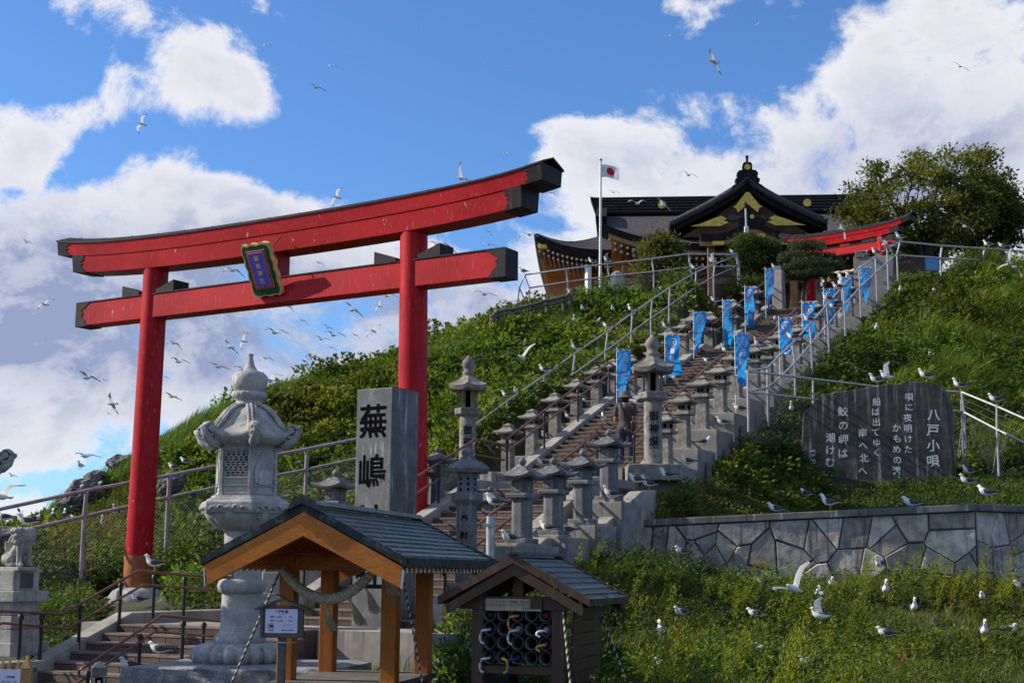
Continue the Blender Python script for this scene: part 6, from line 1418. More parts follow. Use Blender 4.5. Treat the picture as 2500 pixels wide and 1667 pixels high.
x, y, z, px, py = sample(11000, 2, 20, 26.5, 44, RH); k = lowf(x, y, .9, 5); keep = RNG.uniform(0, 1, len(x)) < np.where(k > .5, .35, 1.0); x, y, z = x[keep], y[keep], z[keep]; h = (.32 + .68 * lowf(x, y, 1.7, 7) * RNG.uniform(.5, 1.3, len(x))) * np.where(ac(x, y)[1] < 5.8, .5, 1)
g3 = tufts(x, y, z, 22, h, .020, (.052, .105, .012), (.16, .225, .03), .6, .35)
stuff('slope_grass', 'tufts of tall bright grass bent by the wind on the slope behind the poem stone', g3, 'grass_blade')
# terrace in front of the poem stone and around the right foot of the stairs
WDN = lambda x, y: ((WB[0] - WA[0]) * (y - WA[1]) - (WB[1] - WA[1]) * (x - WA[0])) / math.hypot(WB[0] - WA[0], WB[1] - WA[1])
TR_ = lambda x, y, z, a, c, px, py: (c > 4.25) & ((WDN(x, y) > .5) | (px < 1650)) & (y > 23) & (y < 29.6) & (z > 1.9) & (px > 1500) & ~((px > 1945) & (px < 2345) & (y > 28.35))
x, y, z, px, py = sample(7500, 1.5, 14, 22.5, 30, TR_); n = len(x)
t1 = plants(x, y, z, 24, .13, .16, .065, (.03, .06, .010), (.085, .12, .022))
x, y, z, px, py = sample(34000, 1.5, 14, 22.5, 30, TR_); n = len(x); h = RNG.uniform(.07, .22, n); lean = np.stack([RNG.uniform(-.2, .6, n), RNG.normal(0, .3, n), np.zeros(n)], 1) * h[:, None]
stuff('terrace_plants', 'low green weeds in front of the poem stone above the wall', join([t1, blade_arrays(np.stack([x, y, z], 1), h, lean, RNG.uniform(.008, .016, n), tints(n, (.06, .10, .018), (.14, .17, .04)))]))
# lower slope with weeds
LS = lambda x, y, z, a, c, px, py: (y > 12.6) & (y < 26.6) & (px > 1215) & ((c > 4.3) | (a < -9.5)) & ((x - u0[0]) ** 2 + (y - u0[1] - .4) ** 2 > .65) & ((WB[0] - WA[0]) * (y - WA[1]) - (WB[1] - WA[1]) * (x - WA[0]) < -.35) & ((y < WA[1] + .2) )
x, y, z, px, py = sample(15000, -2, 16, 12, 27, LS); cl = lowf(x, y, 1.6, 2); c2 = lowf(x, y, 3.7, 4)
bare = near(x, y, 2260, 1470, 19.3, .9) | near(x, y, 1980, 1440, 20, .35); x, y, z, cl, c2 = x[~bare], y[~bare], z[~bare], cl[~bare], c2[~bare]; lt = c2 > .52
w1 = plants(x[lt], y[lt], z[lt], 26, (.12 + .42 * cl)[lt], .17, .055, (.042, .08, .011), (.13, .17, .02), wr=.4); w2 = plants(x[~lt], y[~lt], z[~lt], 22, (.08 + .22 * cl)[~lt], .2, .075, (.016, .036, .007), (.048, .08, .014))
x, y, z, px, py = sample(6500, -2, 16, 12, 27, LS); w3 = tufts(x, y, z, 18, .14 + .30 * lowf(x, y, 1.7, 9) * RNG.uniform(.6, 1.4, len(x)), .010, (.045, .075, .012), (.125, .15, .03), .6, .25, .08)
stuff('lower_slope_weeds', 'mixed weeds and grass covering the slope below the stone wall', join([w1, w2, w3]))
# yellow-green and rusty seed spikes
def spikes(pts, ca, cb, hgt):
    x, y, z = pts; N = len(x); n = 110; hh = hgt * RNG.uniform(.7, 1.3, N); v = RNG.uniform(.08, 1, (N, n)); th = RNG.uniform(0, 6.283, (N, n)); br = RNG.integers(0, 5, (N, n)); bx = np.cos(br * 1.256) * .07 * v * (br > 0); by = np.sin(br * 1.256) * .07 * v * (br > 0)
    rad = .020 * (1.2 - v) + .005; P = np.stack([x[:, None] + bx + rad * np.cos(th) + .16 * v * v, y[:, None] + by + rad * np.sin(th), z[:, None] + hh[:, None] * v * (1 - .12 * (br > 0))], -1).reshape(-1, 3)
    D_ = unit(np.stack([np.cos(th) * .6 + .2, np.sin(th) * .6, .9 + 0 * th], -1).reshape(-1, 3)); L = RNG.uniform(.02, .05, N * n); T_ = np.repeat(tints(N, ca, cb, .2), n, axis=0) * RNG.uniform(.8, 1.25, (N * n, 1)); return leaf_arrays(P, D_, L, L * .45, T_)
x, y, z, px, py = sample(1100, -2, 16, 12.5, 25.5, LS); kk = lowf(x, y, 1.1, 4) > .52; s1 = spikes((x[kk], y[kk], z[kk]), (.12, .15, .012), (.23, .245, .02), .66)
x, y, z, px, py = sample(45, -2, 16, 13, 25, LS); s2 = spikes((x, y, z), (.14, .065, .012), (.20, .11, .02), .5)
stuff('seed_spikes', 'yellow-green and rusty seed spikes rising from the lower slope', join([s1, s2]))
# reddish dock among the brush at the hill foot, grass round the pavilion, leafy clump behind the big lantern
x, y, z, px, py = sample(1600, -10, -5.5, 27.5, 33, lambda x, y, z, a, c, px, py: (px > 60) & (px < 330) & (y > 28.9) & (py > 1290)); s3 = spikes((x[:90], y[:90], z[:90] + .1), (.16, .07, .015), (.19, .13, .02), .75)
x, y, z, px, py = sample(900, -11, -3, 27, 32, lambda x, y, z, a, c, px, py: (px > 40) & (px < 620) & (y > 28.7) & (y < 31.5)); s4 = plants(x, y, z, 44, .85, .40, .11, (.032, .062, .008), (.10, .13, .016))
x, y, z, px, py = sample(260, -6.5, -3.2, 22.5, 27.5, lambda x, y, z, a, c, px, py: (px > 415) & (px < 600) & (c < -1.4)); s5 = plants(x, y, z, 34, .42, .25, .12, (.04, .09, .012), (.09, .16, .02))
x, y, z, px, py = sample(2600, -11, -4, 19, 28.6, lambda x, y, z, a, c, px, py: (px > 90) & (px < np.where(y > 24.5, 215, 240)) & (c < -1.45)); s6 = plants(x, y, z, 34, .36, .22, .085, (.03, .06, .01), (.07, .10, .02))
stuff('hill_foot_brush', 'taller leafy brush with rusty docks at the foot of the hill', join([s3, s4, s5, s6]))
x, y, z, px, py = sample(9000, -3.5, 1.2, 14.2, 21, lambda x, y, z, a, c, px, py: (px > 770) & (px < 1235) & ((c > 3.9) | (a < -9.4) )); n = len(x); h = RNG.uniform(.06, .28, n) * (.4 + lowf(x, y, 2, 3)); lean = np.stack([RNG.uniform(-.2, .6, n), RNG.normal(0, .3, n), np.zeros(n)], 1) * h[:, None]
x2, y2, z2_, px2, py2 = sample(700, -1.6, 1.2, 15, 21, lambda x, y, z, a, c, px, py: (px > 1055) & (px < 1235) & ((c > 4.2) | (a < -9.4))); pA_ = plants(x2, y2, z2_, 30, .55, .26, .12, (.035, .075, .01), (.09, .14, .02))
stuff('courtyard_grass', 'grass and leafy weeds around the pavilion and pillar base', join([blade_arrays(np.stack([x, y, z], 1), h, lean, RNG.uniform(.005, .011, n), tints(n, (.05, .09, .015), (.12, .16, .03))), pA_]))

x, y, z, px, py = sample(900, 1.5, 5, 22.5, 26, lambda x, y, z, a, c, px, py: (px > 1480) & (px < 1690) & (c > 4.3) & (y > 23.2) & (WDN(x, y) > -.2)); n = len(x)
stuff('stair_side_bush', 'dark leafy bush beside the end of the wall coping', plants(x, y, z, 40, .42, .25, .09, (.022, .045, .008), (.075, .105, .016)))
# ------------------------------------------------------------ trees and shrubs
def tree(name, label, cat, base, crown_c, crown_r, n_cl, n_leaf, ll, ca, cb, trunk_r=.16, limbs=7, mt='leaf', cl_r=.42, seed=1, wind=.3, group=None, shell=.45):
    R_ = np.random.default_rng(seed); base = np.array(base); cc_ = np.array(crown_c) - base; cr = np.array(crown_r)
    root = thing(name, label, cat, base, 0, group); b = MB(); d = unit(R_.normal(size=(n_cl, 3))); rad = (shell + (1 - shell) * R_.uniform(0, 1, n_cl)) ** .7
    rad = rad * (.82 + .36 * lowf(d[:, 0] * 2, d[:, 2] * 2, 2.3, seed)); cen = cc_ + d * cr * rad[:, None]; cen = cen[cen[:, 2] > .12 * cc_[2]]
    ends = []
    for i in range(limbs):
        t = i / limbs * 6.283 + R_.uniform(-.3, .3); e = cc_ + np.array([math.cos(t) * cr[0] * .55, math.sin(t) * cr[1] * .5, cr[2] * R_.uniform(-.25, .45)]); m1 = e * .35 + np.array([R_.normal(0, .1), R_.normal(0, .1), cc_[2] * .12]); m2 = e * .7 + np.array([R_.normal(0, .15), R_.normal(0, .15), 0])
        b.tube([(0, 0, -.3), m1 * .35 + np.array([0, 0, .05]), m1, m2, e], [trunk_r, trunk_r * .85, trunk_r * .55, trunk_r * .35, trunk_r * .18], 7); ends += [m1, m2, e]
    E_ = np.array(ends)
    for c_ in cen:
        j = np.argmin(np.linalg.norm(E_ - c_, axis=1)); q = E_[j]; md = (q + c_) / 2 + R_.normal(0, .08, 3); b.tube([q, md, c_, c_ + (c_ - q) * .25], [trunk_r * .2, trunk_r * .13, trunk_r * .08, .006], 5, caps=False)
    b.build('trunk', 'bark', root)
    N = len(cen); P = np.repeat(cen, n_leaf, axis=0) + R_.normal(size=(N * n_leaf, 3)) * cl_r * np.array([1.1, 1, .6]) * .6
    out = unit(P - cc_); D_ = unit(out * .5 + R_.normal(size=P.shape) * .6 + np.array([wind, 0, .1])); L = ll * R_.uniform(.6, 1.3, len(P)); T_ = np.repeat(tints(N, ca, cb, .15), n_leaf, axis=0) * R_.uniform(.8, 1.25, (len(P), 1))
    V, Fc, T4 = leaf_arrays(P, D_, L, L * (.5 if mt == 'leaf' else .12), T_); o = put('crown', numpy_mesh('crown', V, Fc, [mt], T4), root); return root
tree('hilltop_tree', 'big spreading olive-green tree with many bare limbs beside the upper torii', 'tree', at(2265, 690, 50), at(2262, 505, 50), (3.35, 2.6, 1.95), 185, 120, .15, (.060, .075, .013), (.15, .16, .028), .20, 11, cl_r=.36, seed=4)
tree('hilltop_tree', 'darker leafy tree end with bare twigs at the frame edge', 'tree', at(2400, 690, 51), at(2410, 540, 51), (1.35, 1.5, 1.5), 90, 110, .17, (.03, .04, .010), (.06, .075, .018), .13, 6, cl_r=.42, seed=6)
tree('leafy_shrub', 'upright glossy shrub with reddish leaf tips in front of the hall eave', 'shrub', at(1620, 745, 46.6), at(1618, 655, 46.6), (.85, .7, 1.05), 110, 95, .12, (.055, .07, .012), (.13, .13, .025), .06, 5, cl_r=.3, seed=8, shell=.3)
tree('clipped_round_shrub', 'dark rounded clipped evergreen shrub below the cusped porch roof', 'shrub', at(1848, 700, 47.4), at(1846, 625, 47.4), (.80, .7, .72), 150, 120, .07, (.02, .045, .010), (.05, .085, .016), .06, 5, cl_r=.22, seed=9, shell=.6)
pn = thing('garden_pine', 'cloud-pruned pine with layered needle pads at the stair head', 'tree', at(1962, 770, 44.8)); pb = np.array(pn.location); b = MB(); VV = []
pads = [(1970,600,.62),(1940,628,.55),(2000,625,.55),(1925,660,.55),(1972,650,.7),(2020,655,.5),(1945,680,.45),(1990,676,.5),(2032,632,.35)]
tp = [at(1962, 770, 44.8) - pb, at(1960, 720, 44.8) - pb, at(1968, 680, 44.8) - pb, at(1972, 620, 44.8) - pb]; b.tube(tp, [.07, .06, .05, .03], 8)
for px_, py_, r_ in pads:
    c_ = at(px_, py_, 44.8) - pb + np.array([0, random.uniform(-.4, .4), 0]); b.tube([tp[2], (np.array(tp[2]) + c_) / 2 + np.array([0, 0, -.05]), c_], [.035, .025, .015], 6)
    n = 2600; P = c_ + np.clip(RNG.normal(size=(n, 3)), -1.7, 1.7) * np.array([r_ * .50, r_ * .45, r_ * .13]); D_ = unit(RNG.normal(size=(n, 3)) * .6 + np.array([.1, 0, .9])); L = RNG.uniform(.07, .14, n); VV.append(leaf_arrays(P, D_, L, L * .16, tints(n, (.022, .04, .010), (.06, .08, .02), .2)))
b.build('trunk', 'bark', pn); V, Fc, T4 = join(VV); put('crown', numpy_mesh('crown', V, Fc, ['needle'], T4), pn)
tree('low_shrub', 'low dark hedge shrub beside the topmost lanterns on the flagpole side', 'shrub', at(1830, 735, 45.6), at(1828, 705, 45.6), (.8, .5, .4), 70, 90, .07, (.02, .04, .010), (.05, .075, .016), .04, 4, cl_r=.24, seed=12)
tree('low_shrub', 'broad-leaved sapling poking through the plateau fence', 'shrub', at(1648, 720, 44.6), at(1650, 690, 44.6), (.42, .3, .35), 26, 40, .11, (.05, .085, .012), (.10, .15, .02), .03, 4, cl_r=.22, seed=13)
# ------------------------------------------------------------ black-tailed gulls
GM = ['gull_white', 'gull_mantle', 'gull_black', 'bill_yellow', 'gull_wing']
def gull_stand(legs=True, wing=None, neck=1.0):
    b = MB(); nk = neck
    sp = [(-.255, 0, .165), (-.17, 0, .168), (-.09, 0, .165), (0, 0, .168), (.075, 0, .186), (.118, 0, .222), (.138, 0, .222 + .045 * nk), (.152, 0, .222 + .082 * nk), (.178, 0, .222 + .098 * nk), (.205, 0, .222 + .092 * nk)]
    ra = [.018, .036, .064, .082, .078, .056, .040, .037, .036, .018]; rv = [.006, .024, .056, .076, .074, .054, .042, .039, .035, .016]
    b.tube(sp, ra, 12, 0, True, ry=rv)
    zb = .222 + .090 * nk
    b.tube([(.200, 0, zb), (.232, 0, zb - .003)], [.011, .008], 6, 3); b.tube([(.232, 0, zb - .003), (.250, 0, zb - .010)], [.008, .003], 6, 2)
    b.tube([(-.17, 0, .172), (-.275, 0, .170)], [.038, .03], 8, 2, ry=[.010, .004])
    b.tube([(.07, 0, .222), (0, 0, .232), (-.09, 0, .212), (-.16, 0, .190)], [.05, .066, .055, .03], 10, 1, ry=[.02, .024, .022, .012])
    for s in (-1, 1):
        if wing is None or s == wing * -1:
            b.tube([(.085, s * .052, .205), (.03, s * .074, .198), (-.06, s * .072, .188), (-.14, s * .044, .182)], [.012, .022, .022, .014], 8, 1, ry=[.030, .056, .05, .026])
            b.tube([(-.12, s * .046, .184), (-.20, s * .02, .182), (-.30, s * -.012, .190)], [.016, .012, .004], 8, 2, ry=[.026, .016, .004])
        b.add([(.176, s * .0355, zb + .010), (.183, s * .0355, zb + .016), (.190, s * .0335, zb + .010), (.183, s * .0345, zb + .004)], [(0, 1, 2, 3)], 2)
        if legs:
            b.tube([(-.005, s * .03, .11), (-.012, s * .032, .055), (0, s * .032, .0)], [.011, .0055, .006], 6, 3); b.add([(-.012, s * .032, .003), (.045, s * .012, .002), (.05, s * .034, .004), (.045, s * .056, .002)], [(0, 1, 2), (0, 2, 3)], 3)
    if wing is not None: wing_geo(b, wing, (.03, wing * .05, .215), [0, .14, .26, .40], [0, .07, .10, .12])
    return b.mesh('gull', GM, False)
def wing_geo(b, s, root, zs, ys=None, sweep=(0, .045, .05, -.12)):
    yk = ys or [0, .17, .31, .56]; ch = [.155, .15, .125, .015]; n = 13; top, bot = [], []
    t = np.linspace(0, 3, n); Y_ = np.interp(t, range(4), yk); Z_ = np.interp(t, range(4), zs); X_ = np.interp(t, range(4), sweep); C_ = np.interp(t, range(4), ch)
    for k in range(5): pass
    rows_t = []; rows_b = []
    for i in range(n):
        rt, rb = [], []
        for u in np.linspace(0, 1, 5):
            cam_ = .018 * math.sin(math.pi * u ** .7); x = root[0] + X_[i] + C_[i] * (.45 - u); y = root[1] + s * Y_[i]; z = root[2] + Z_[i] + cam_
            rt.append((x, y, z + .004)); rb.append((x, y, z - .004))
        rows_t.append(rt); rows_b.append(rb)
    for lo, hi, mt_ in ((0, 11, 4), (10, 13, 2)):
        g = rows_t[lo:hi]; b.grid(g[::-1] if s > 0 else g, mt_)
def gull_fly(zs):
    b = MB(); sp = [(-.22, 0, 0), (-.13, 0, 0), (-.05, 0, -.004), (.04, 0, -.004), (.11, 0, .006), (.155, 0, .012), (.19, 0, .012), (.215, 0, .008)]; b.tube(sp, [.03, .036, .062, .070, .052, .038, .033, .016], 12, 0, True, ry=[.006, .02, .054, .064, .05, .036, .031, .014])
    b.tube([(.212, 0, .008), (.238, 0, .005)], [.010, .007], 6, 3); b.tube([(.238, 0, .005), (.256, 0, .0)], [.007, .003], 6, 2)
    b.add([(-.15, -.03, .004), (-.15, .03, .004), (-.215, .055, .004), (-.215, -.055, .004)], [(0, 1, 2, 3)], 0); b.add([(-.2155, -.055, .004), (-.2155, .055, .004), (-.255, .062, .004), (-.262, 0, .004), (-.255, -.062, .004)], [(0, 1, 2, 3, 4)], 2)
    for s in (-1, 1): wing_geo(b, s, (.02, s * .045, .02), zs)
    return b.mesh('gull', GM, False)
G_ST = gull_stand(); G_S2 = gull_stand(True, None, .72); G_S3 = gull_stand(True, None, 1.22); G_SIT = gull_stand(False, None, .55); G_HI = gull_stand(True, None, 1.45); G_W = gull_stand(True, 1); G_W2 = gull_stand(True, -1)
GF = {'g': gull_fly([0, .05, .045, -.02]), 'u': gull_fly([0, .13, .22, .34]), 'd': gull_fly([0, .045, .0, -.22]), 'a': gull_fly([0, .11, .11, .0])}
def gull(px, py, Y, hd, label, kind='s', sc_=1.0):
    me = {'s': random.choice((G_ST, G_S2, G_S3)), 'r': G_SIT, 'h': G_HI, 'w': G_W, 'v': G_W2}[kind]; p = at(px, py, Y)
    if kind == 'r': p[2] -= .062
    o = tag(put('gull', me, None, p, math.radians(hd + random.uniform(-12, 12))), label, 'gull', 'gulls standing and resting'); o.scale = (sc_ * (.74 if (px > 1950 and 930 < py < 1250) else .57 if (px > 1500 and py > 1330) else .70) * random.uniform(.93, 1.07),) * 3; o.rotation_euler.y = math.radians(random.uniform(-5, 4))
W_ = 180
ST = [(1238,976,33,W_,'gull perched on the pipe fence rail, lowest on the flagpole side'),(1331,914,34.7,W_,'gull on the stair-side fence rail, second up on the flagpole side'),(1407,859,36.2,W_+10,'gull on the stair-side fence rail, third up on the flagpole side'),(1484,806,38,W_-10,'gull on the stair-side fence rail, fourth up on the flagpole side'),(1542,764,39.6,150,'upright gull on the stair-side fence rail, fifth up','h'),
(1698,663,43.8,W_,'gull on the fence rail below the round clipped shrub'),(1740,646,45,W_,'gull on the fence rail near the fence peak, wings half lifted','w'),(1791,624,46.8,W_,'gull on the peak corner of the hilltop fence'),(1483,643,45.1,W_,'gull landing on the plateau fence beside the flagpole','v'),(1446,648,45.8,W_,'gull on the square white marker post'),(1277,670,45,W_,'gull at the cranked end of the plateau fence'),
(1938,836,31.1,W_,'gull on the steep pipe rail beside the second banner'),(1976,792,32.6,W_,'gull on the steep pipe rail below the third banner'),(2021,741,34,W_,'gull on the steep pipe rail, third going up'),(2047,712,35,W_,'gull on the steep pipe rail, fourth going up'),(2076,680,35.9,W_,'gull on the steep pipe rail, fifth going up'),(2139,626,38,W_,'gull on the steep rail in front of the upper torii post'),(2169,605,39,W_,'gull near the top of the steep rail by the upper torii'),(2200,589,40.2,W_,'gull on the top corner of the hilltop fence'),(2414,606,41,170,'gull on the hilltop fence rail before the big tree, first of two'),(2449,609,41.2,170,'gull on the hilltop fence rail before the big tree, second of two'),(2037,760,34.6,W_,'gull on the lower pipe rail behind another gull'),(2108,628,41.9,20,'gull on the cap stone of the concrete wall'),(1893,662,44.4,W_,'gull on the gate post at the stair head'),
(2142,942,28.8,W_,'brownish gull standing on the poem stone edge'),(2166,934,29.1,W_,'gull on the poem stone lifting one wing','w'),(2261,932,28.5,W_,'gull on the highest point of the poem stone'),(2344,955,29.6,W_,'gull on the fence corner just beyond the poem stone'),(2433,990,28.8,W_,'gull on the bright sloping fence rail'),(2366,1164,28.4,W_,'gull with wing raised beside the poem stone','v'),(2364,1191,26.6,W_,'gull below the wing-raising one beside the poem stone'),(2410,1221,23.2,150,'gull facing out near the end of the wall'),(2027,1245,23.5,150,'gull standing on the dark coping below the poem'),(2226,1238,23.0,W_,'gull preening on the coping','r'),(1968,1212,27.6,120,'gull half hidden in weeds at the poem stone corner','r'),(1893,1250,24.0,W_,'white gull head above the coping','r'),(1933,1010,30.4,265,'upright gull in the grass by the fence corner','h'),
(1665,1352,21.5,200,'gull asleep in the weeds near the wall end','r'),(1664,1499,18.2,210,'gull in the weeds beside the shelter roof','r'),(1615,1560,16.3,90,'gull seen from behind, neck stretched, in the weeds','h'),(1622,1628,14.9,W_,'gull sitting low in the weeds near the striped rope','r'),(1861,1426,20.6,W_,'gull sitting behind rusty spikes','r'),(1846,1503,18.2,W_,'gull crouched low in mid slope weeds','r'),(1866,1590,16,W_,'gull sitting in the nearest weeds, bill to the sky','r'),(1975,1622,15.2,190,'gull sitting closest to the lower edge','r'),(2029,1428,20,260,'round white gull under the stone wall','r'),(1994,1453,20.2,260,'white gull beside an upright one below the wall','r'),(2014,1466,19.8,190,'upright gull below the middle of the stone wall','h'),(2002,1522,17.6,W_,'gull on the slope spreading its wings','w'),(2161,1456,19.2,265,'white-fronted gull standing on bare soil below the wall','h'),(2148,1392,21.6,230,'gull standing against the foot of the stone wall','h'),(2231,1500,18.6,280,'gull standing alone on the lower slope facing away','h'),(2400,1460,19.4,240,'gull near the wall corner foot','r'),(2403,1560,16.6,270,'upright gull among yellow spikes near the frame edge','h'),(2459,1546,16.9,0,'gull facing the frame edge in the weeds','r'),(2494,1436,20.6,200,'gull cut by the frame edge below the wall','r'),(2163,1552,17,W_,'gull head just above the weeds','r'),
(1207,1245,19,W_-4,'gull standing on the steel post'),(1243,1334,18.9,215,'gull preening on the kerb above the shelter ridge'),(1338,1307,20.9,160,'dark-backed gull on the outer side wall, first of a pair'),(1386,1313,21.5,W_+25,'white-breasted gull on the outer side wall, second of a pair'),(1493,1224,22.8,W_,'gull on the plinth of the lantern in front of the person'),(1554,1188,24,W_,'gull on the low wall below the tall lantern, upper one'),(1583,1197,24.3,W_,'gull on the low wall below the tall lantern, front one'),(1632,1176,25.2,W_,'gull at the weeds edge beside the tall lantern base'),(1679,1141,26.4,W_,'dark-backed gull in the shade of the concrete plinths'),(1719,1094,27.6,0,'gull facing the poem stone beside the shaded plinth'),(1766,1044,28.6,W_,'gull on the plinth ledge beside the fence corner post'),(1806,1004,29.3,W_,'gull resting on the ledge by the fence corner','r'),
(1475,1033,30.6,100,'gull seen from behind on the step beside the person'),(1559,988,31.8,W_+15,'gull resting on the first upper landing','r'),(1653,934,34,W_,'gull standing on the middle steps'),(1730,885,36.4,W_,'dark gull lying flat on the upper steps','r'),(1776,868,30.6,190,'white gull behind a lantern roof by the full-character banner','h'),(1853,850,32.5,200,'gull peeking over a lantern near the second banner','h'),(1332,1068,32,230,'gull between the second and third lanterns on the fence side','r'),(1392,1028,33,200,'gull between the third and fourth lanterns on the fence side','h'),(1434,988,34,200,'gull on the plinth behind the fourth lantern on the fence side'),(1327,1138,26.5,190,'gull bending behind a granite lantern roof','r'),(1627,806,38.6,W_,'gull standing on a lantern roof below the fence'),(1747,743,41.2,W_,'gull on the large lantern plinth near the stair top'),(1884,790,42.6,350,'gull on the upper steps, first of two'),(1898,806,42,250,'gull on the upper steps, second of two'),(1835,858,38.8,20,'white gull beside the second landing handrail','r'),
(190,1195,35.4,20,'gull resting on the big crag, higher one','r'),(188,1214,35.2,10,'gull resting on the big crag, lower one','r'),(196,1146,36.2,250,'gull on the crag tip with wings thrown up','w'),(235,1188,34.8,10,'gull sitting in the grass beside the crag','r'),(279,1142,37,200,'white gull on the dark rock near the torii post','r'),(252,1288,31.6,280,'gull sitting in grass under the mauve fence rail','h'),(184,1272,32,150,'gull sitting behind the mauve rail, closest to its post','r'),(155,1270,32,100,'white gull behind the mauve rail, second from its post','h'),(127,1273,31.8,100,'gull behind the mauve rail, third from its post','h'),(282,1262,32.4,250,'speckled gull in the brush against the torii post','h'),(67,1292,19.6,200,'gull standing on the head of the lion-dog'),(84,1272,31,30,'gull behind the one on the lion-dog','r'),(12,1270,24,W_,'dark gull at the frame edge behind the lion-dog','r'),
(376,1394,20.7,W_,'gull standing on the flat top of the brown handrail'),(337,1478,25,215,'gull on the kerb in front of the torii foot stone'),(389,1596,18.9,170,'gull dozing on the lower steps','r'),(314,1647,18.0,225,'gull standing on the bottom landing'),(424,1152,33.4,W_,'gull on the hill above the fence rail, lower of two near the torii post'),(453,1131,34,W_,'gull on the hill above the fence rail, upper of two near the torii post','r'),(661,1140,34.5,270,'white gull in the grass beside the carved lantern body','h'),(677,1037,38,250,'gull in the grass beside the carved lantern jewel','r'),(985,1529,20.4,W_,'dark gull on the base of the name pillar'),(846,1398,21.4,W_,'gull on the handrail behind the hanging rope'),
(1403,790,42.3,250,'small white gull on the hill below the log fence','h'),(1424,758,43,250,'gull head in the grass right of the log fence','r'),(1497,758,42.6,250,'gull in the grass under the plateau fence','r'),(1459,787,42,300,'gull half hidden in leaves on the hilltop slope','r'),(1394,722,43.6,W_,'gull on the last post of the log fence'),(1336,737,43.4,W_,'gull behind the middle of the log fence','r'),(1607,712,42.6,30,'gull resting in the grass below the shrub','r'),(2199,712,38.6,250,'tiny white gull high on the grassy slope','r'),(2281,714,38.8,250,'second tiny white gull high on the grassy slope','r'),(2140,806,36,250,'gull sunk in grass halfway up the slope','r'),(2275,876,34.4,90,'dark-backed gull in grass above the poem stone','h'),(900,962,38.5,250,'white gull high in the foliage beside the torii post','r'),(1262,960,33.6,250,'gull hidden in leaves above the pipe fence','r')]
for e in ST: gull(*e)
def fly(px, py, span, psi, kind, label, kap=25, Y=None, fwd=(-.75, -.6, -.05), sc_=1.0):
    ka, ps = math.radians(kap), math.radians(psi); Wv = Vector((math.cos(ps) * math.cos(ka), -math.sin(ka), math.sin(ps) * math.cos(ka))).normalized()
    Fv = Vector(fwd); Fv = (Fv - Wv * Fv.dot(Wv)).normalized(); U = Fv.cross(Wv)
    if Y is None: Y = 1.18 * .74 * math.cos(ka) * F / span
    o = tag(put('gull', GF[kind], None, at(px, py, Y)), label, 'gull', 'gulls in flight')
    M = Matrix((Fv, Wv, U)).transposed(); o.rotation_euler = M.to_euler(); o.scale = (sc_ * .74,) * 3
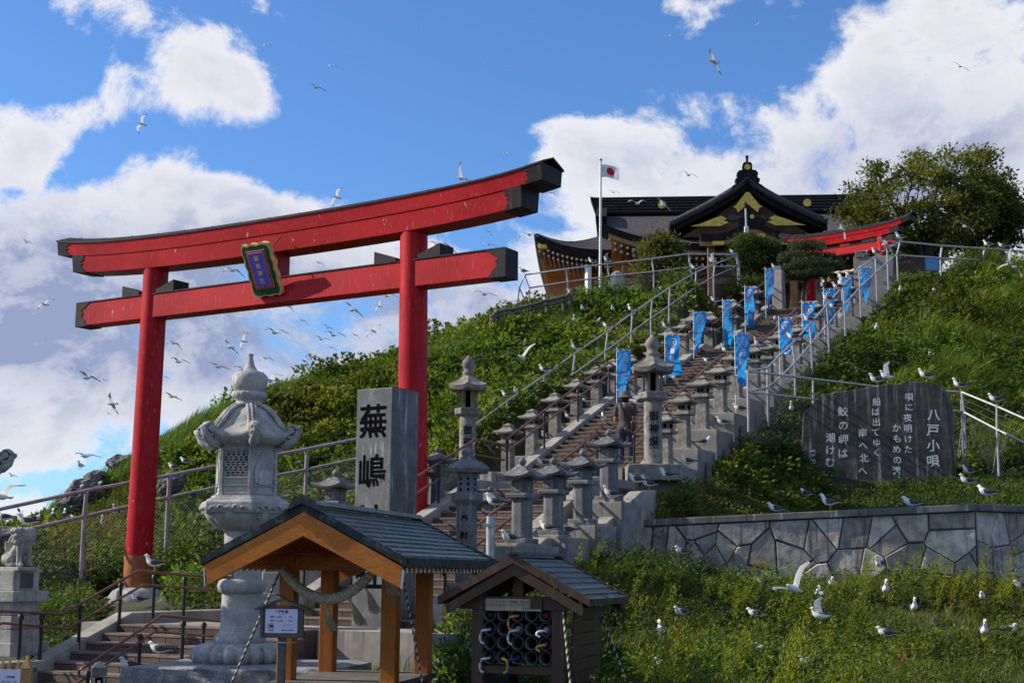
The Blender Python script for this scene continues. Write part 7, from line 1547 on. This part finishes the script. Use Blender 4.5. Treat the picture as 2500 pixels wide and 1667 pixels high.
FLY = [(652,110,26,-8,'d','small gull flying against the upper cloud'),(812,161,28,-12,'d','small gull above the larger gliding one in the blue'),(773,214,55,-33,'g','gull gliding wings tilted in the blue above the gate'),(347,303,52,62,'a','gull banked steeply between two white clouds'),(823,482,52,60,'a','gull just above the torii beam with one wing up'),(1127,436,40,-60,'u','wing of a gull rising behind the top beam'),(1236,376,22,-8,'a','tiny gull over the high end of the torii beam'),(1345,470,38,-45,'a','gull banking just beyond the beam end'),(66,592,34,-25,'a','gull flying alone near the frame edge above the beam'),(110,743,52,22,'g','gull gliding out beside the low beam end'),(252,583,22,-10,'d','small gull skimming the beam near its low end'),
(569,660,42,-18,'d','gull passing just beside the hanging plaque'),(778,641,32,-18,'d','gull in the gap between the beams'),(1072,598,38,-14,'d','gull landing over the wedge by the torii post'),(1190,565,30,-35,'d','gull above the beam end, higher of two'),(1195,597,42,-18,'d','gull above the beam end, lower of two'),(861,757,62,-42,'a','large gull banking under the tie beam near the torii post'),(706,748,36,-40,'d','gull emerging below the plaque'),(738,782,34,-22,'d','gull between plaque and hill, flying toward us'),(1183,718,78,-16,'g','long-winged gull gliding under the beam end'),(1245,738,72,-8,'g','long-winged gull gliding in toward the fence corner'),(945,723,50,-14,'a','gull beside the torii post below the tie beam'),(926,748,34,60,'a','small banked gull beside the torii post'),(955,708,26,-30,'d','wing tip of a gull below the tie beam'),
(800,800,36,-30,'a','gull topmost in the flock over the hill'),(815,818,58,-14,'a','gull with widest wings in the flock over the hill'),(785,828,42,-18,'a','gull flying just below the widest one of the flock'),(912,808,46,38,'a','gull in the flock with one wing raised toward the post'),(868,818,28,-28,'d','compact gull in the flock nearest the post'),(809,848,28,-15,'d','gull lowest of the flock over the hill'),(762,871,26,-38,'d','gull dropping toward the hill crest'),(672,812,52,-12,'a','gull over the lantern with a drooped wing'),(597,812,22,-20,'a','tiny far gull beyond the lantern top'),(595,833,44,68,'g','gull in a near vertical bank above the lantern'),(562,848,54,-46,'a','gull banked above the lantern shoulder'),(425,838,46,-22,'d','gull emerging from behind the torii post, upper'),(437,883,58,-16,'a','gull gliding beside the torii post above the lantern'),(534,895,62,-20,'g','gull gliding level with the lantern jewel tip'),(649,874,40,-5,'d','gull with dangling legs beyond the lantern spire'),(597,902,70,-12,'g','gull passing behind the lantern spire, upper'),(610,914,56,-22,'g','gull passing behind the lantern spire, lower'),(660,928,60,14,'a','pale gull landing on the crest beside the lantern jewel'),(672,938,40,-10,'d','gull just over the crest grass beside the lantern jewel'),(214,922,72,-24,'a','big gull gliding in the grey cloud left of the torii'),(255,928,20,-20,'a','tiny gull next to the big gliding one'),(274,986,64,-62,'a','gull in a steep bank left of the torii post'),(265,1010,16,-30,'a','tiny dark gull under the banking one'),(246,1073,14,-4,'d','tiny distant gull low over the crag'),(421,968,54,-26,'g','gull gliding low right of the torii post'),(404,920,20,-15,'d','small gull showing beside the torii post'),(210,1113,76,-8,'g','gull skimming just over the crag'),(30,1161,32,-20,'a','gull low over the horizon below the stone scroll'),(31,1187,12,-5,'a','tiniest gull low over the horizon'),
(1742,150,84,-74,'g','large gull in vertical bank high in the blue'),(1632,90,22,-4,'a','tiny gull high left of the large one'),(1849,61,16,20,'a','tiny gull highest in the sky'),(2344,163,48,-40,'g','gull soaring in the white cloud'),(1681,428,46,-28,'a','gull flying left of the gable finial'),(1498,470,30,-20,'a','gull between flag and hall roof'),(1556,497,46,-8,'a','gull crossing the hall ridge'),(1618,502,42,-52,'a','gull beside the gold ridge crest'),(2055,560,60,-72,'d','gull with drooping wing across the upper torii beam'),(2356,553,78,-38,'d','gull arching its wings before the big tree'),(1275,872,66,12,'u','white gull flapping upward in front of the leafy hill'),(2160,598,62,-50,'d','gull dropping past the upper torii post'),(2465,642,60,58,'u','gull rising over the hilltop grass'),(2478,652,40,-60,'d','gull diving into the hilltop grass'),(1293,573,30,-10,'d','gull at the upturned roof corner'),(6,1212,52,25,'g','dark wing of a gull entering at the frame edge')]
NEAR = {1275: 31.5, 2356: 40, 2160: 39, 2055: 43, 2465: 39.5, 2478: 39.5, 1245: 44, 1183: 44.5, 1293: 46, 1618: 47, 1556: 47, 660: 40.5, 672: 40.5, 569: 42, 210: 35.6, 1127: 40, 6: 22, 1072: 30, 1681: 60}
for px, py, sp_, psi, kd_, lb in FLY: fly(px, py, sp_, psi, kd_, lb, 20 if abs(psi) > 35 else 28, NEAR.get(px))
fly(1940, 1437, 120, 42, 'u', 'largest near gull taking off over the lower slope with wings raised', 35, 17.0, (-.95, -.2, .0), .85)
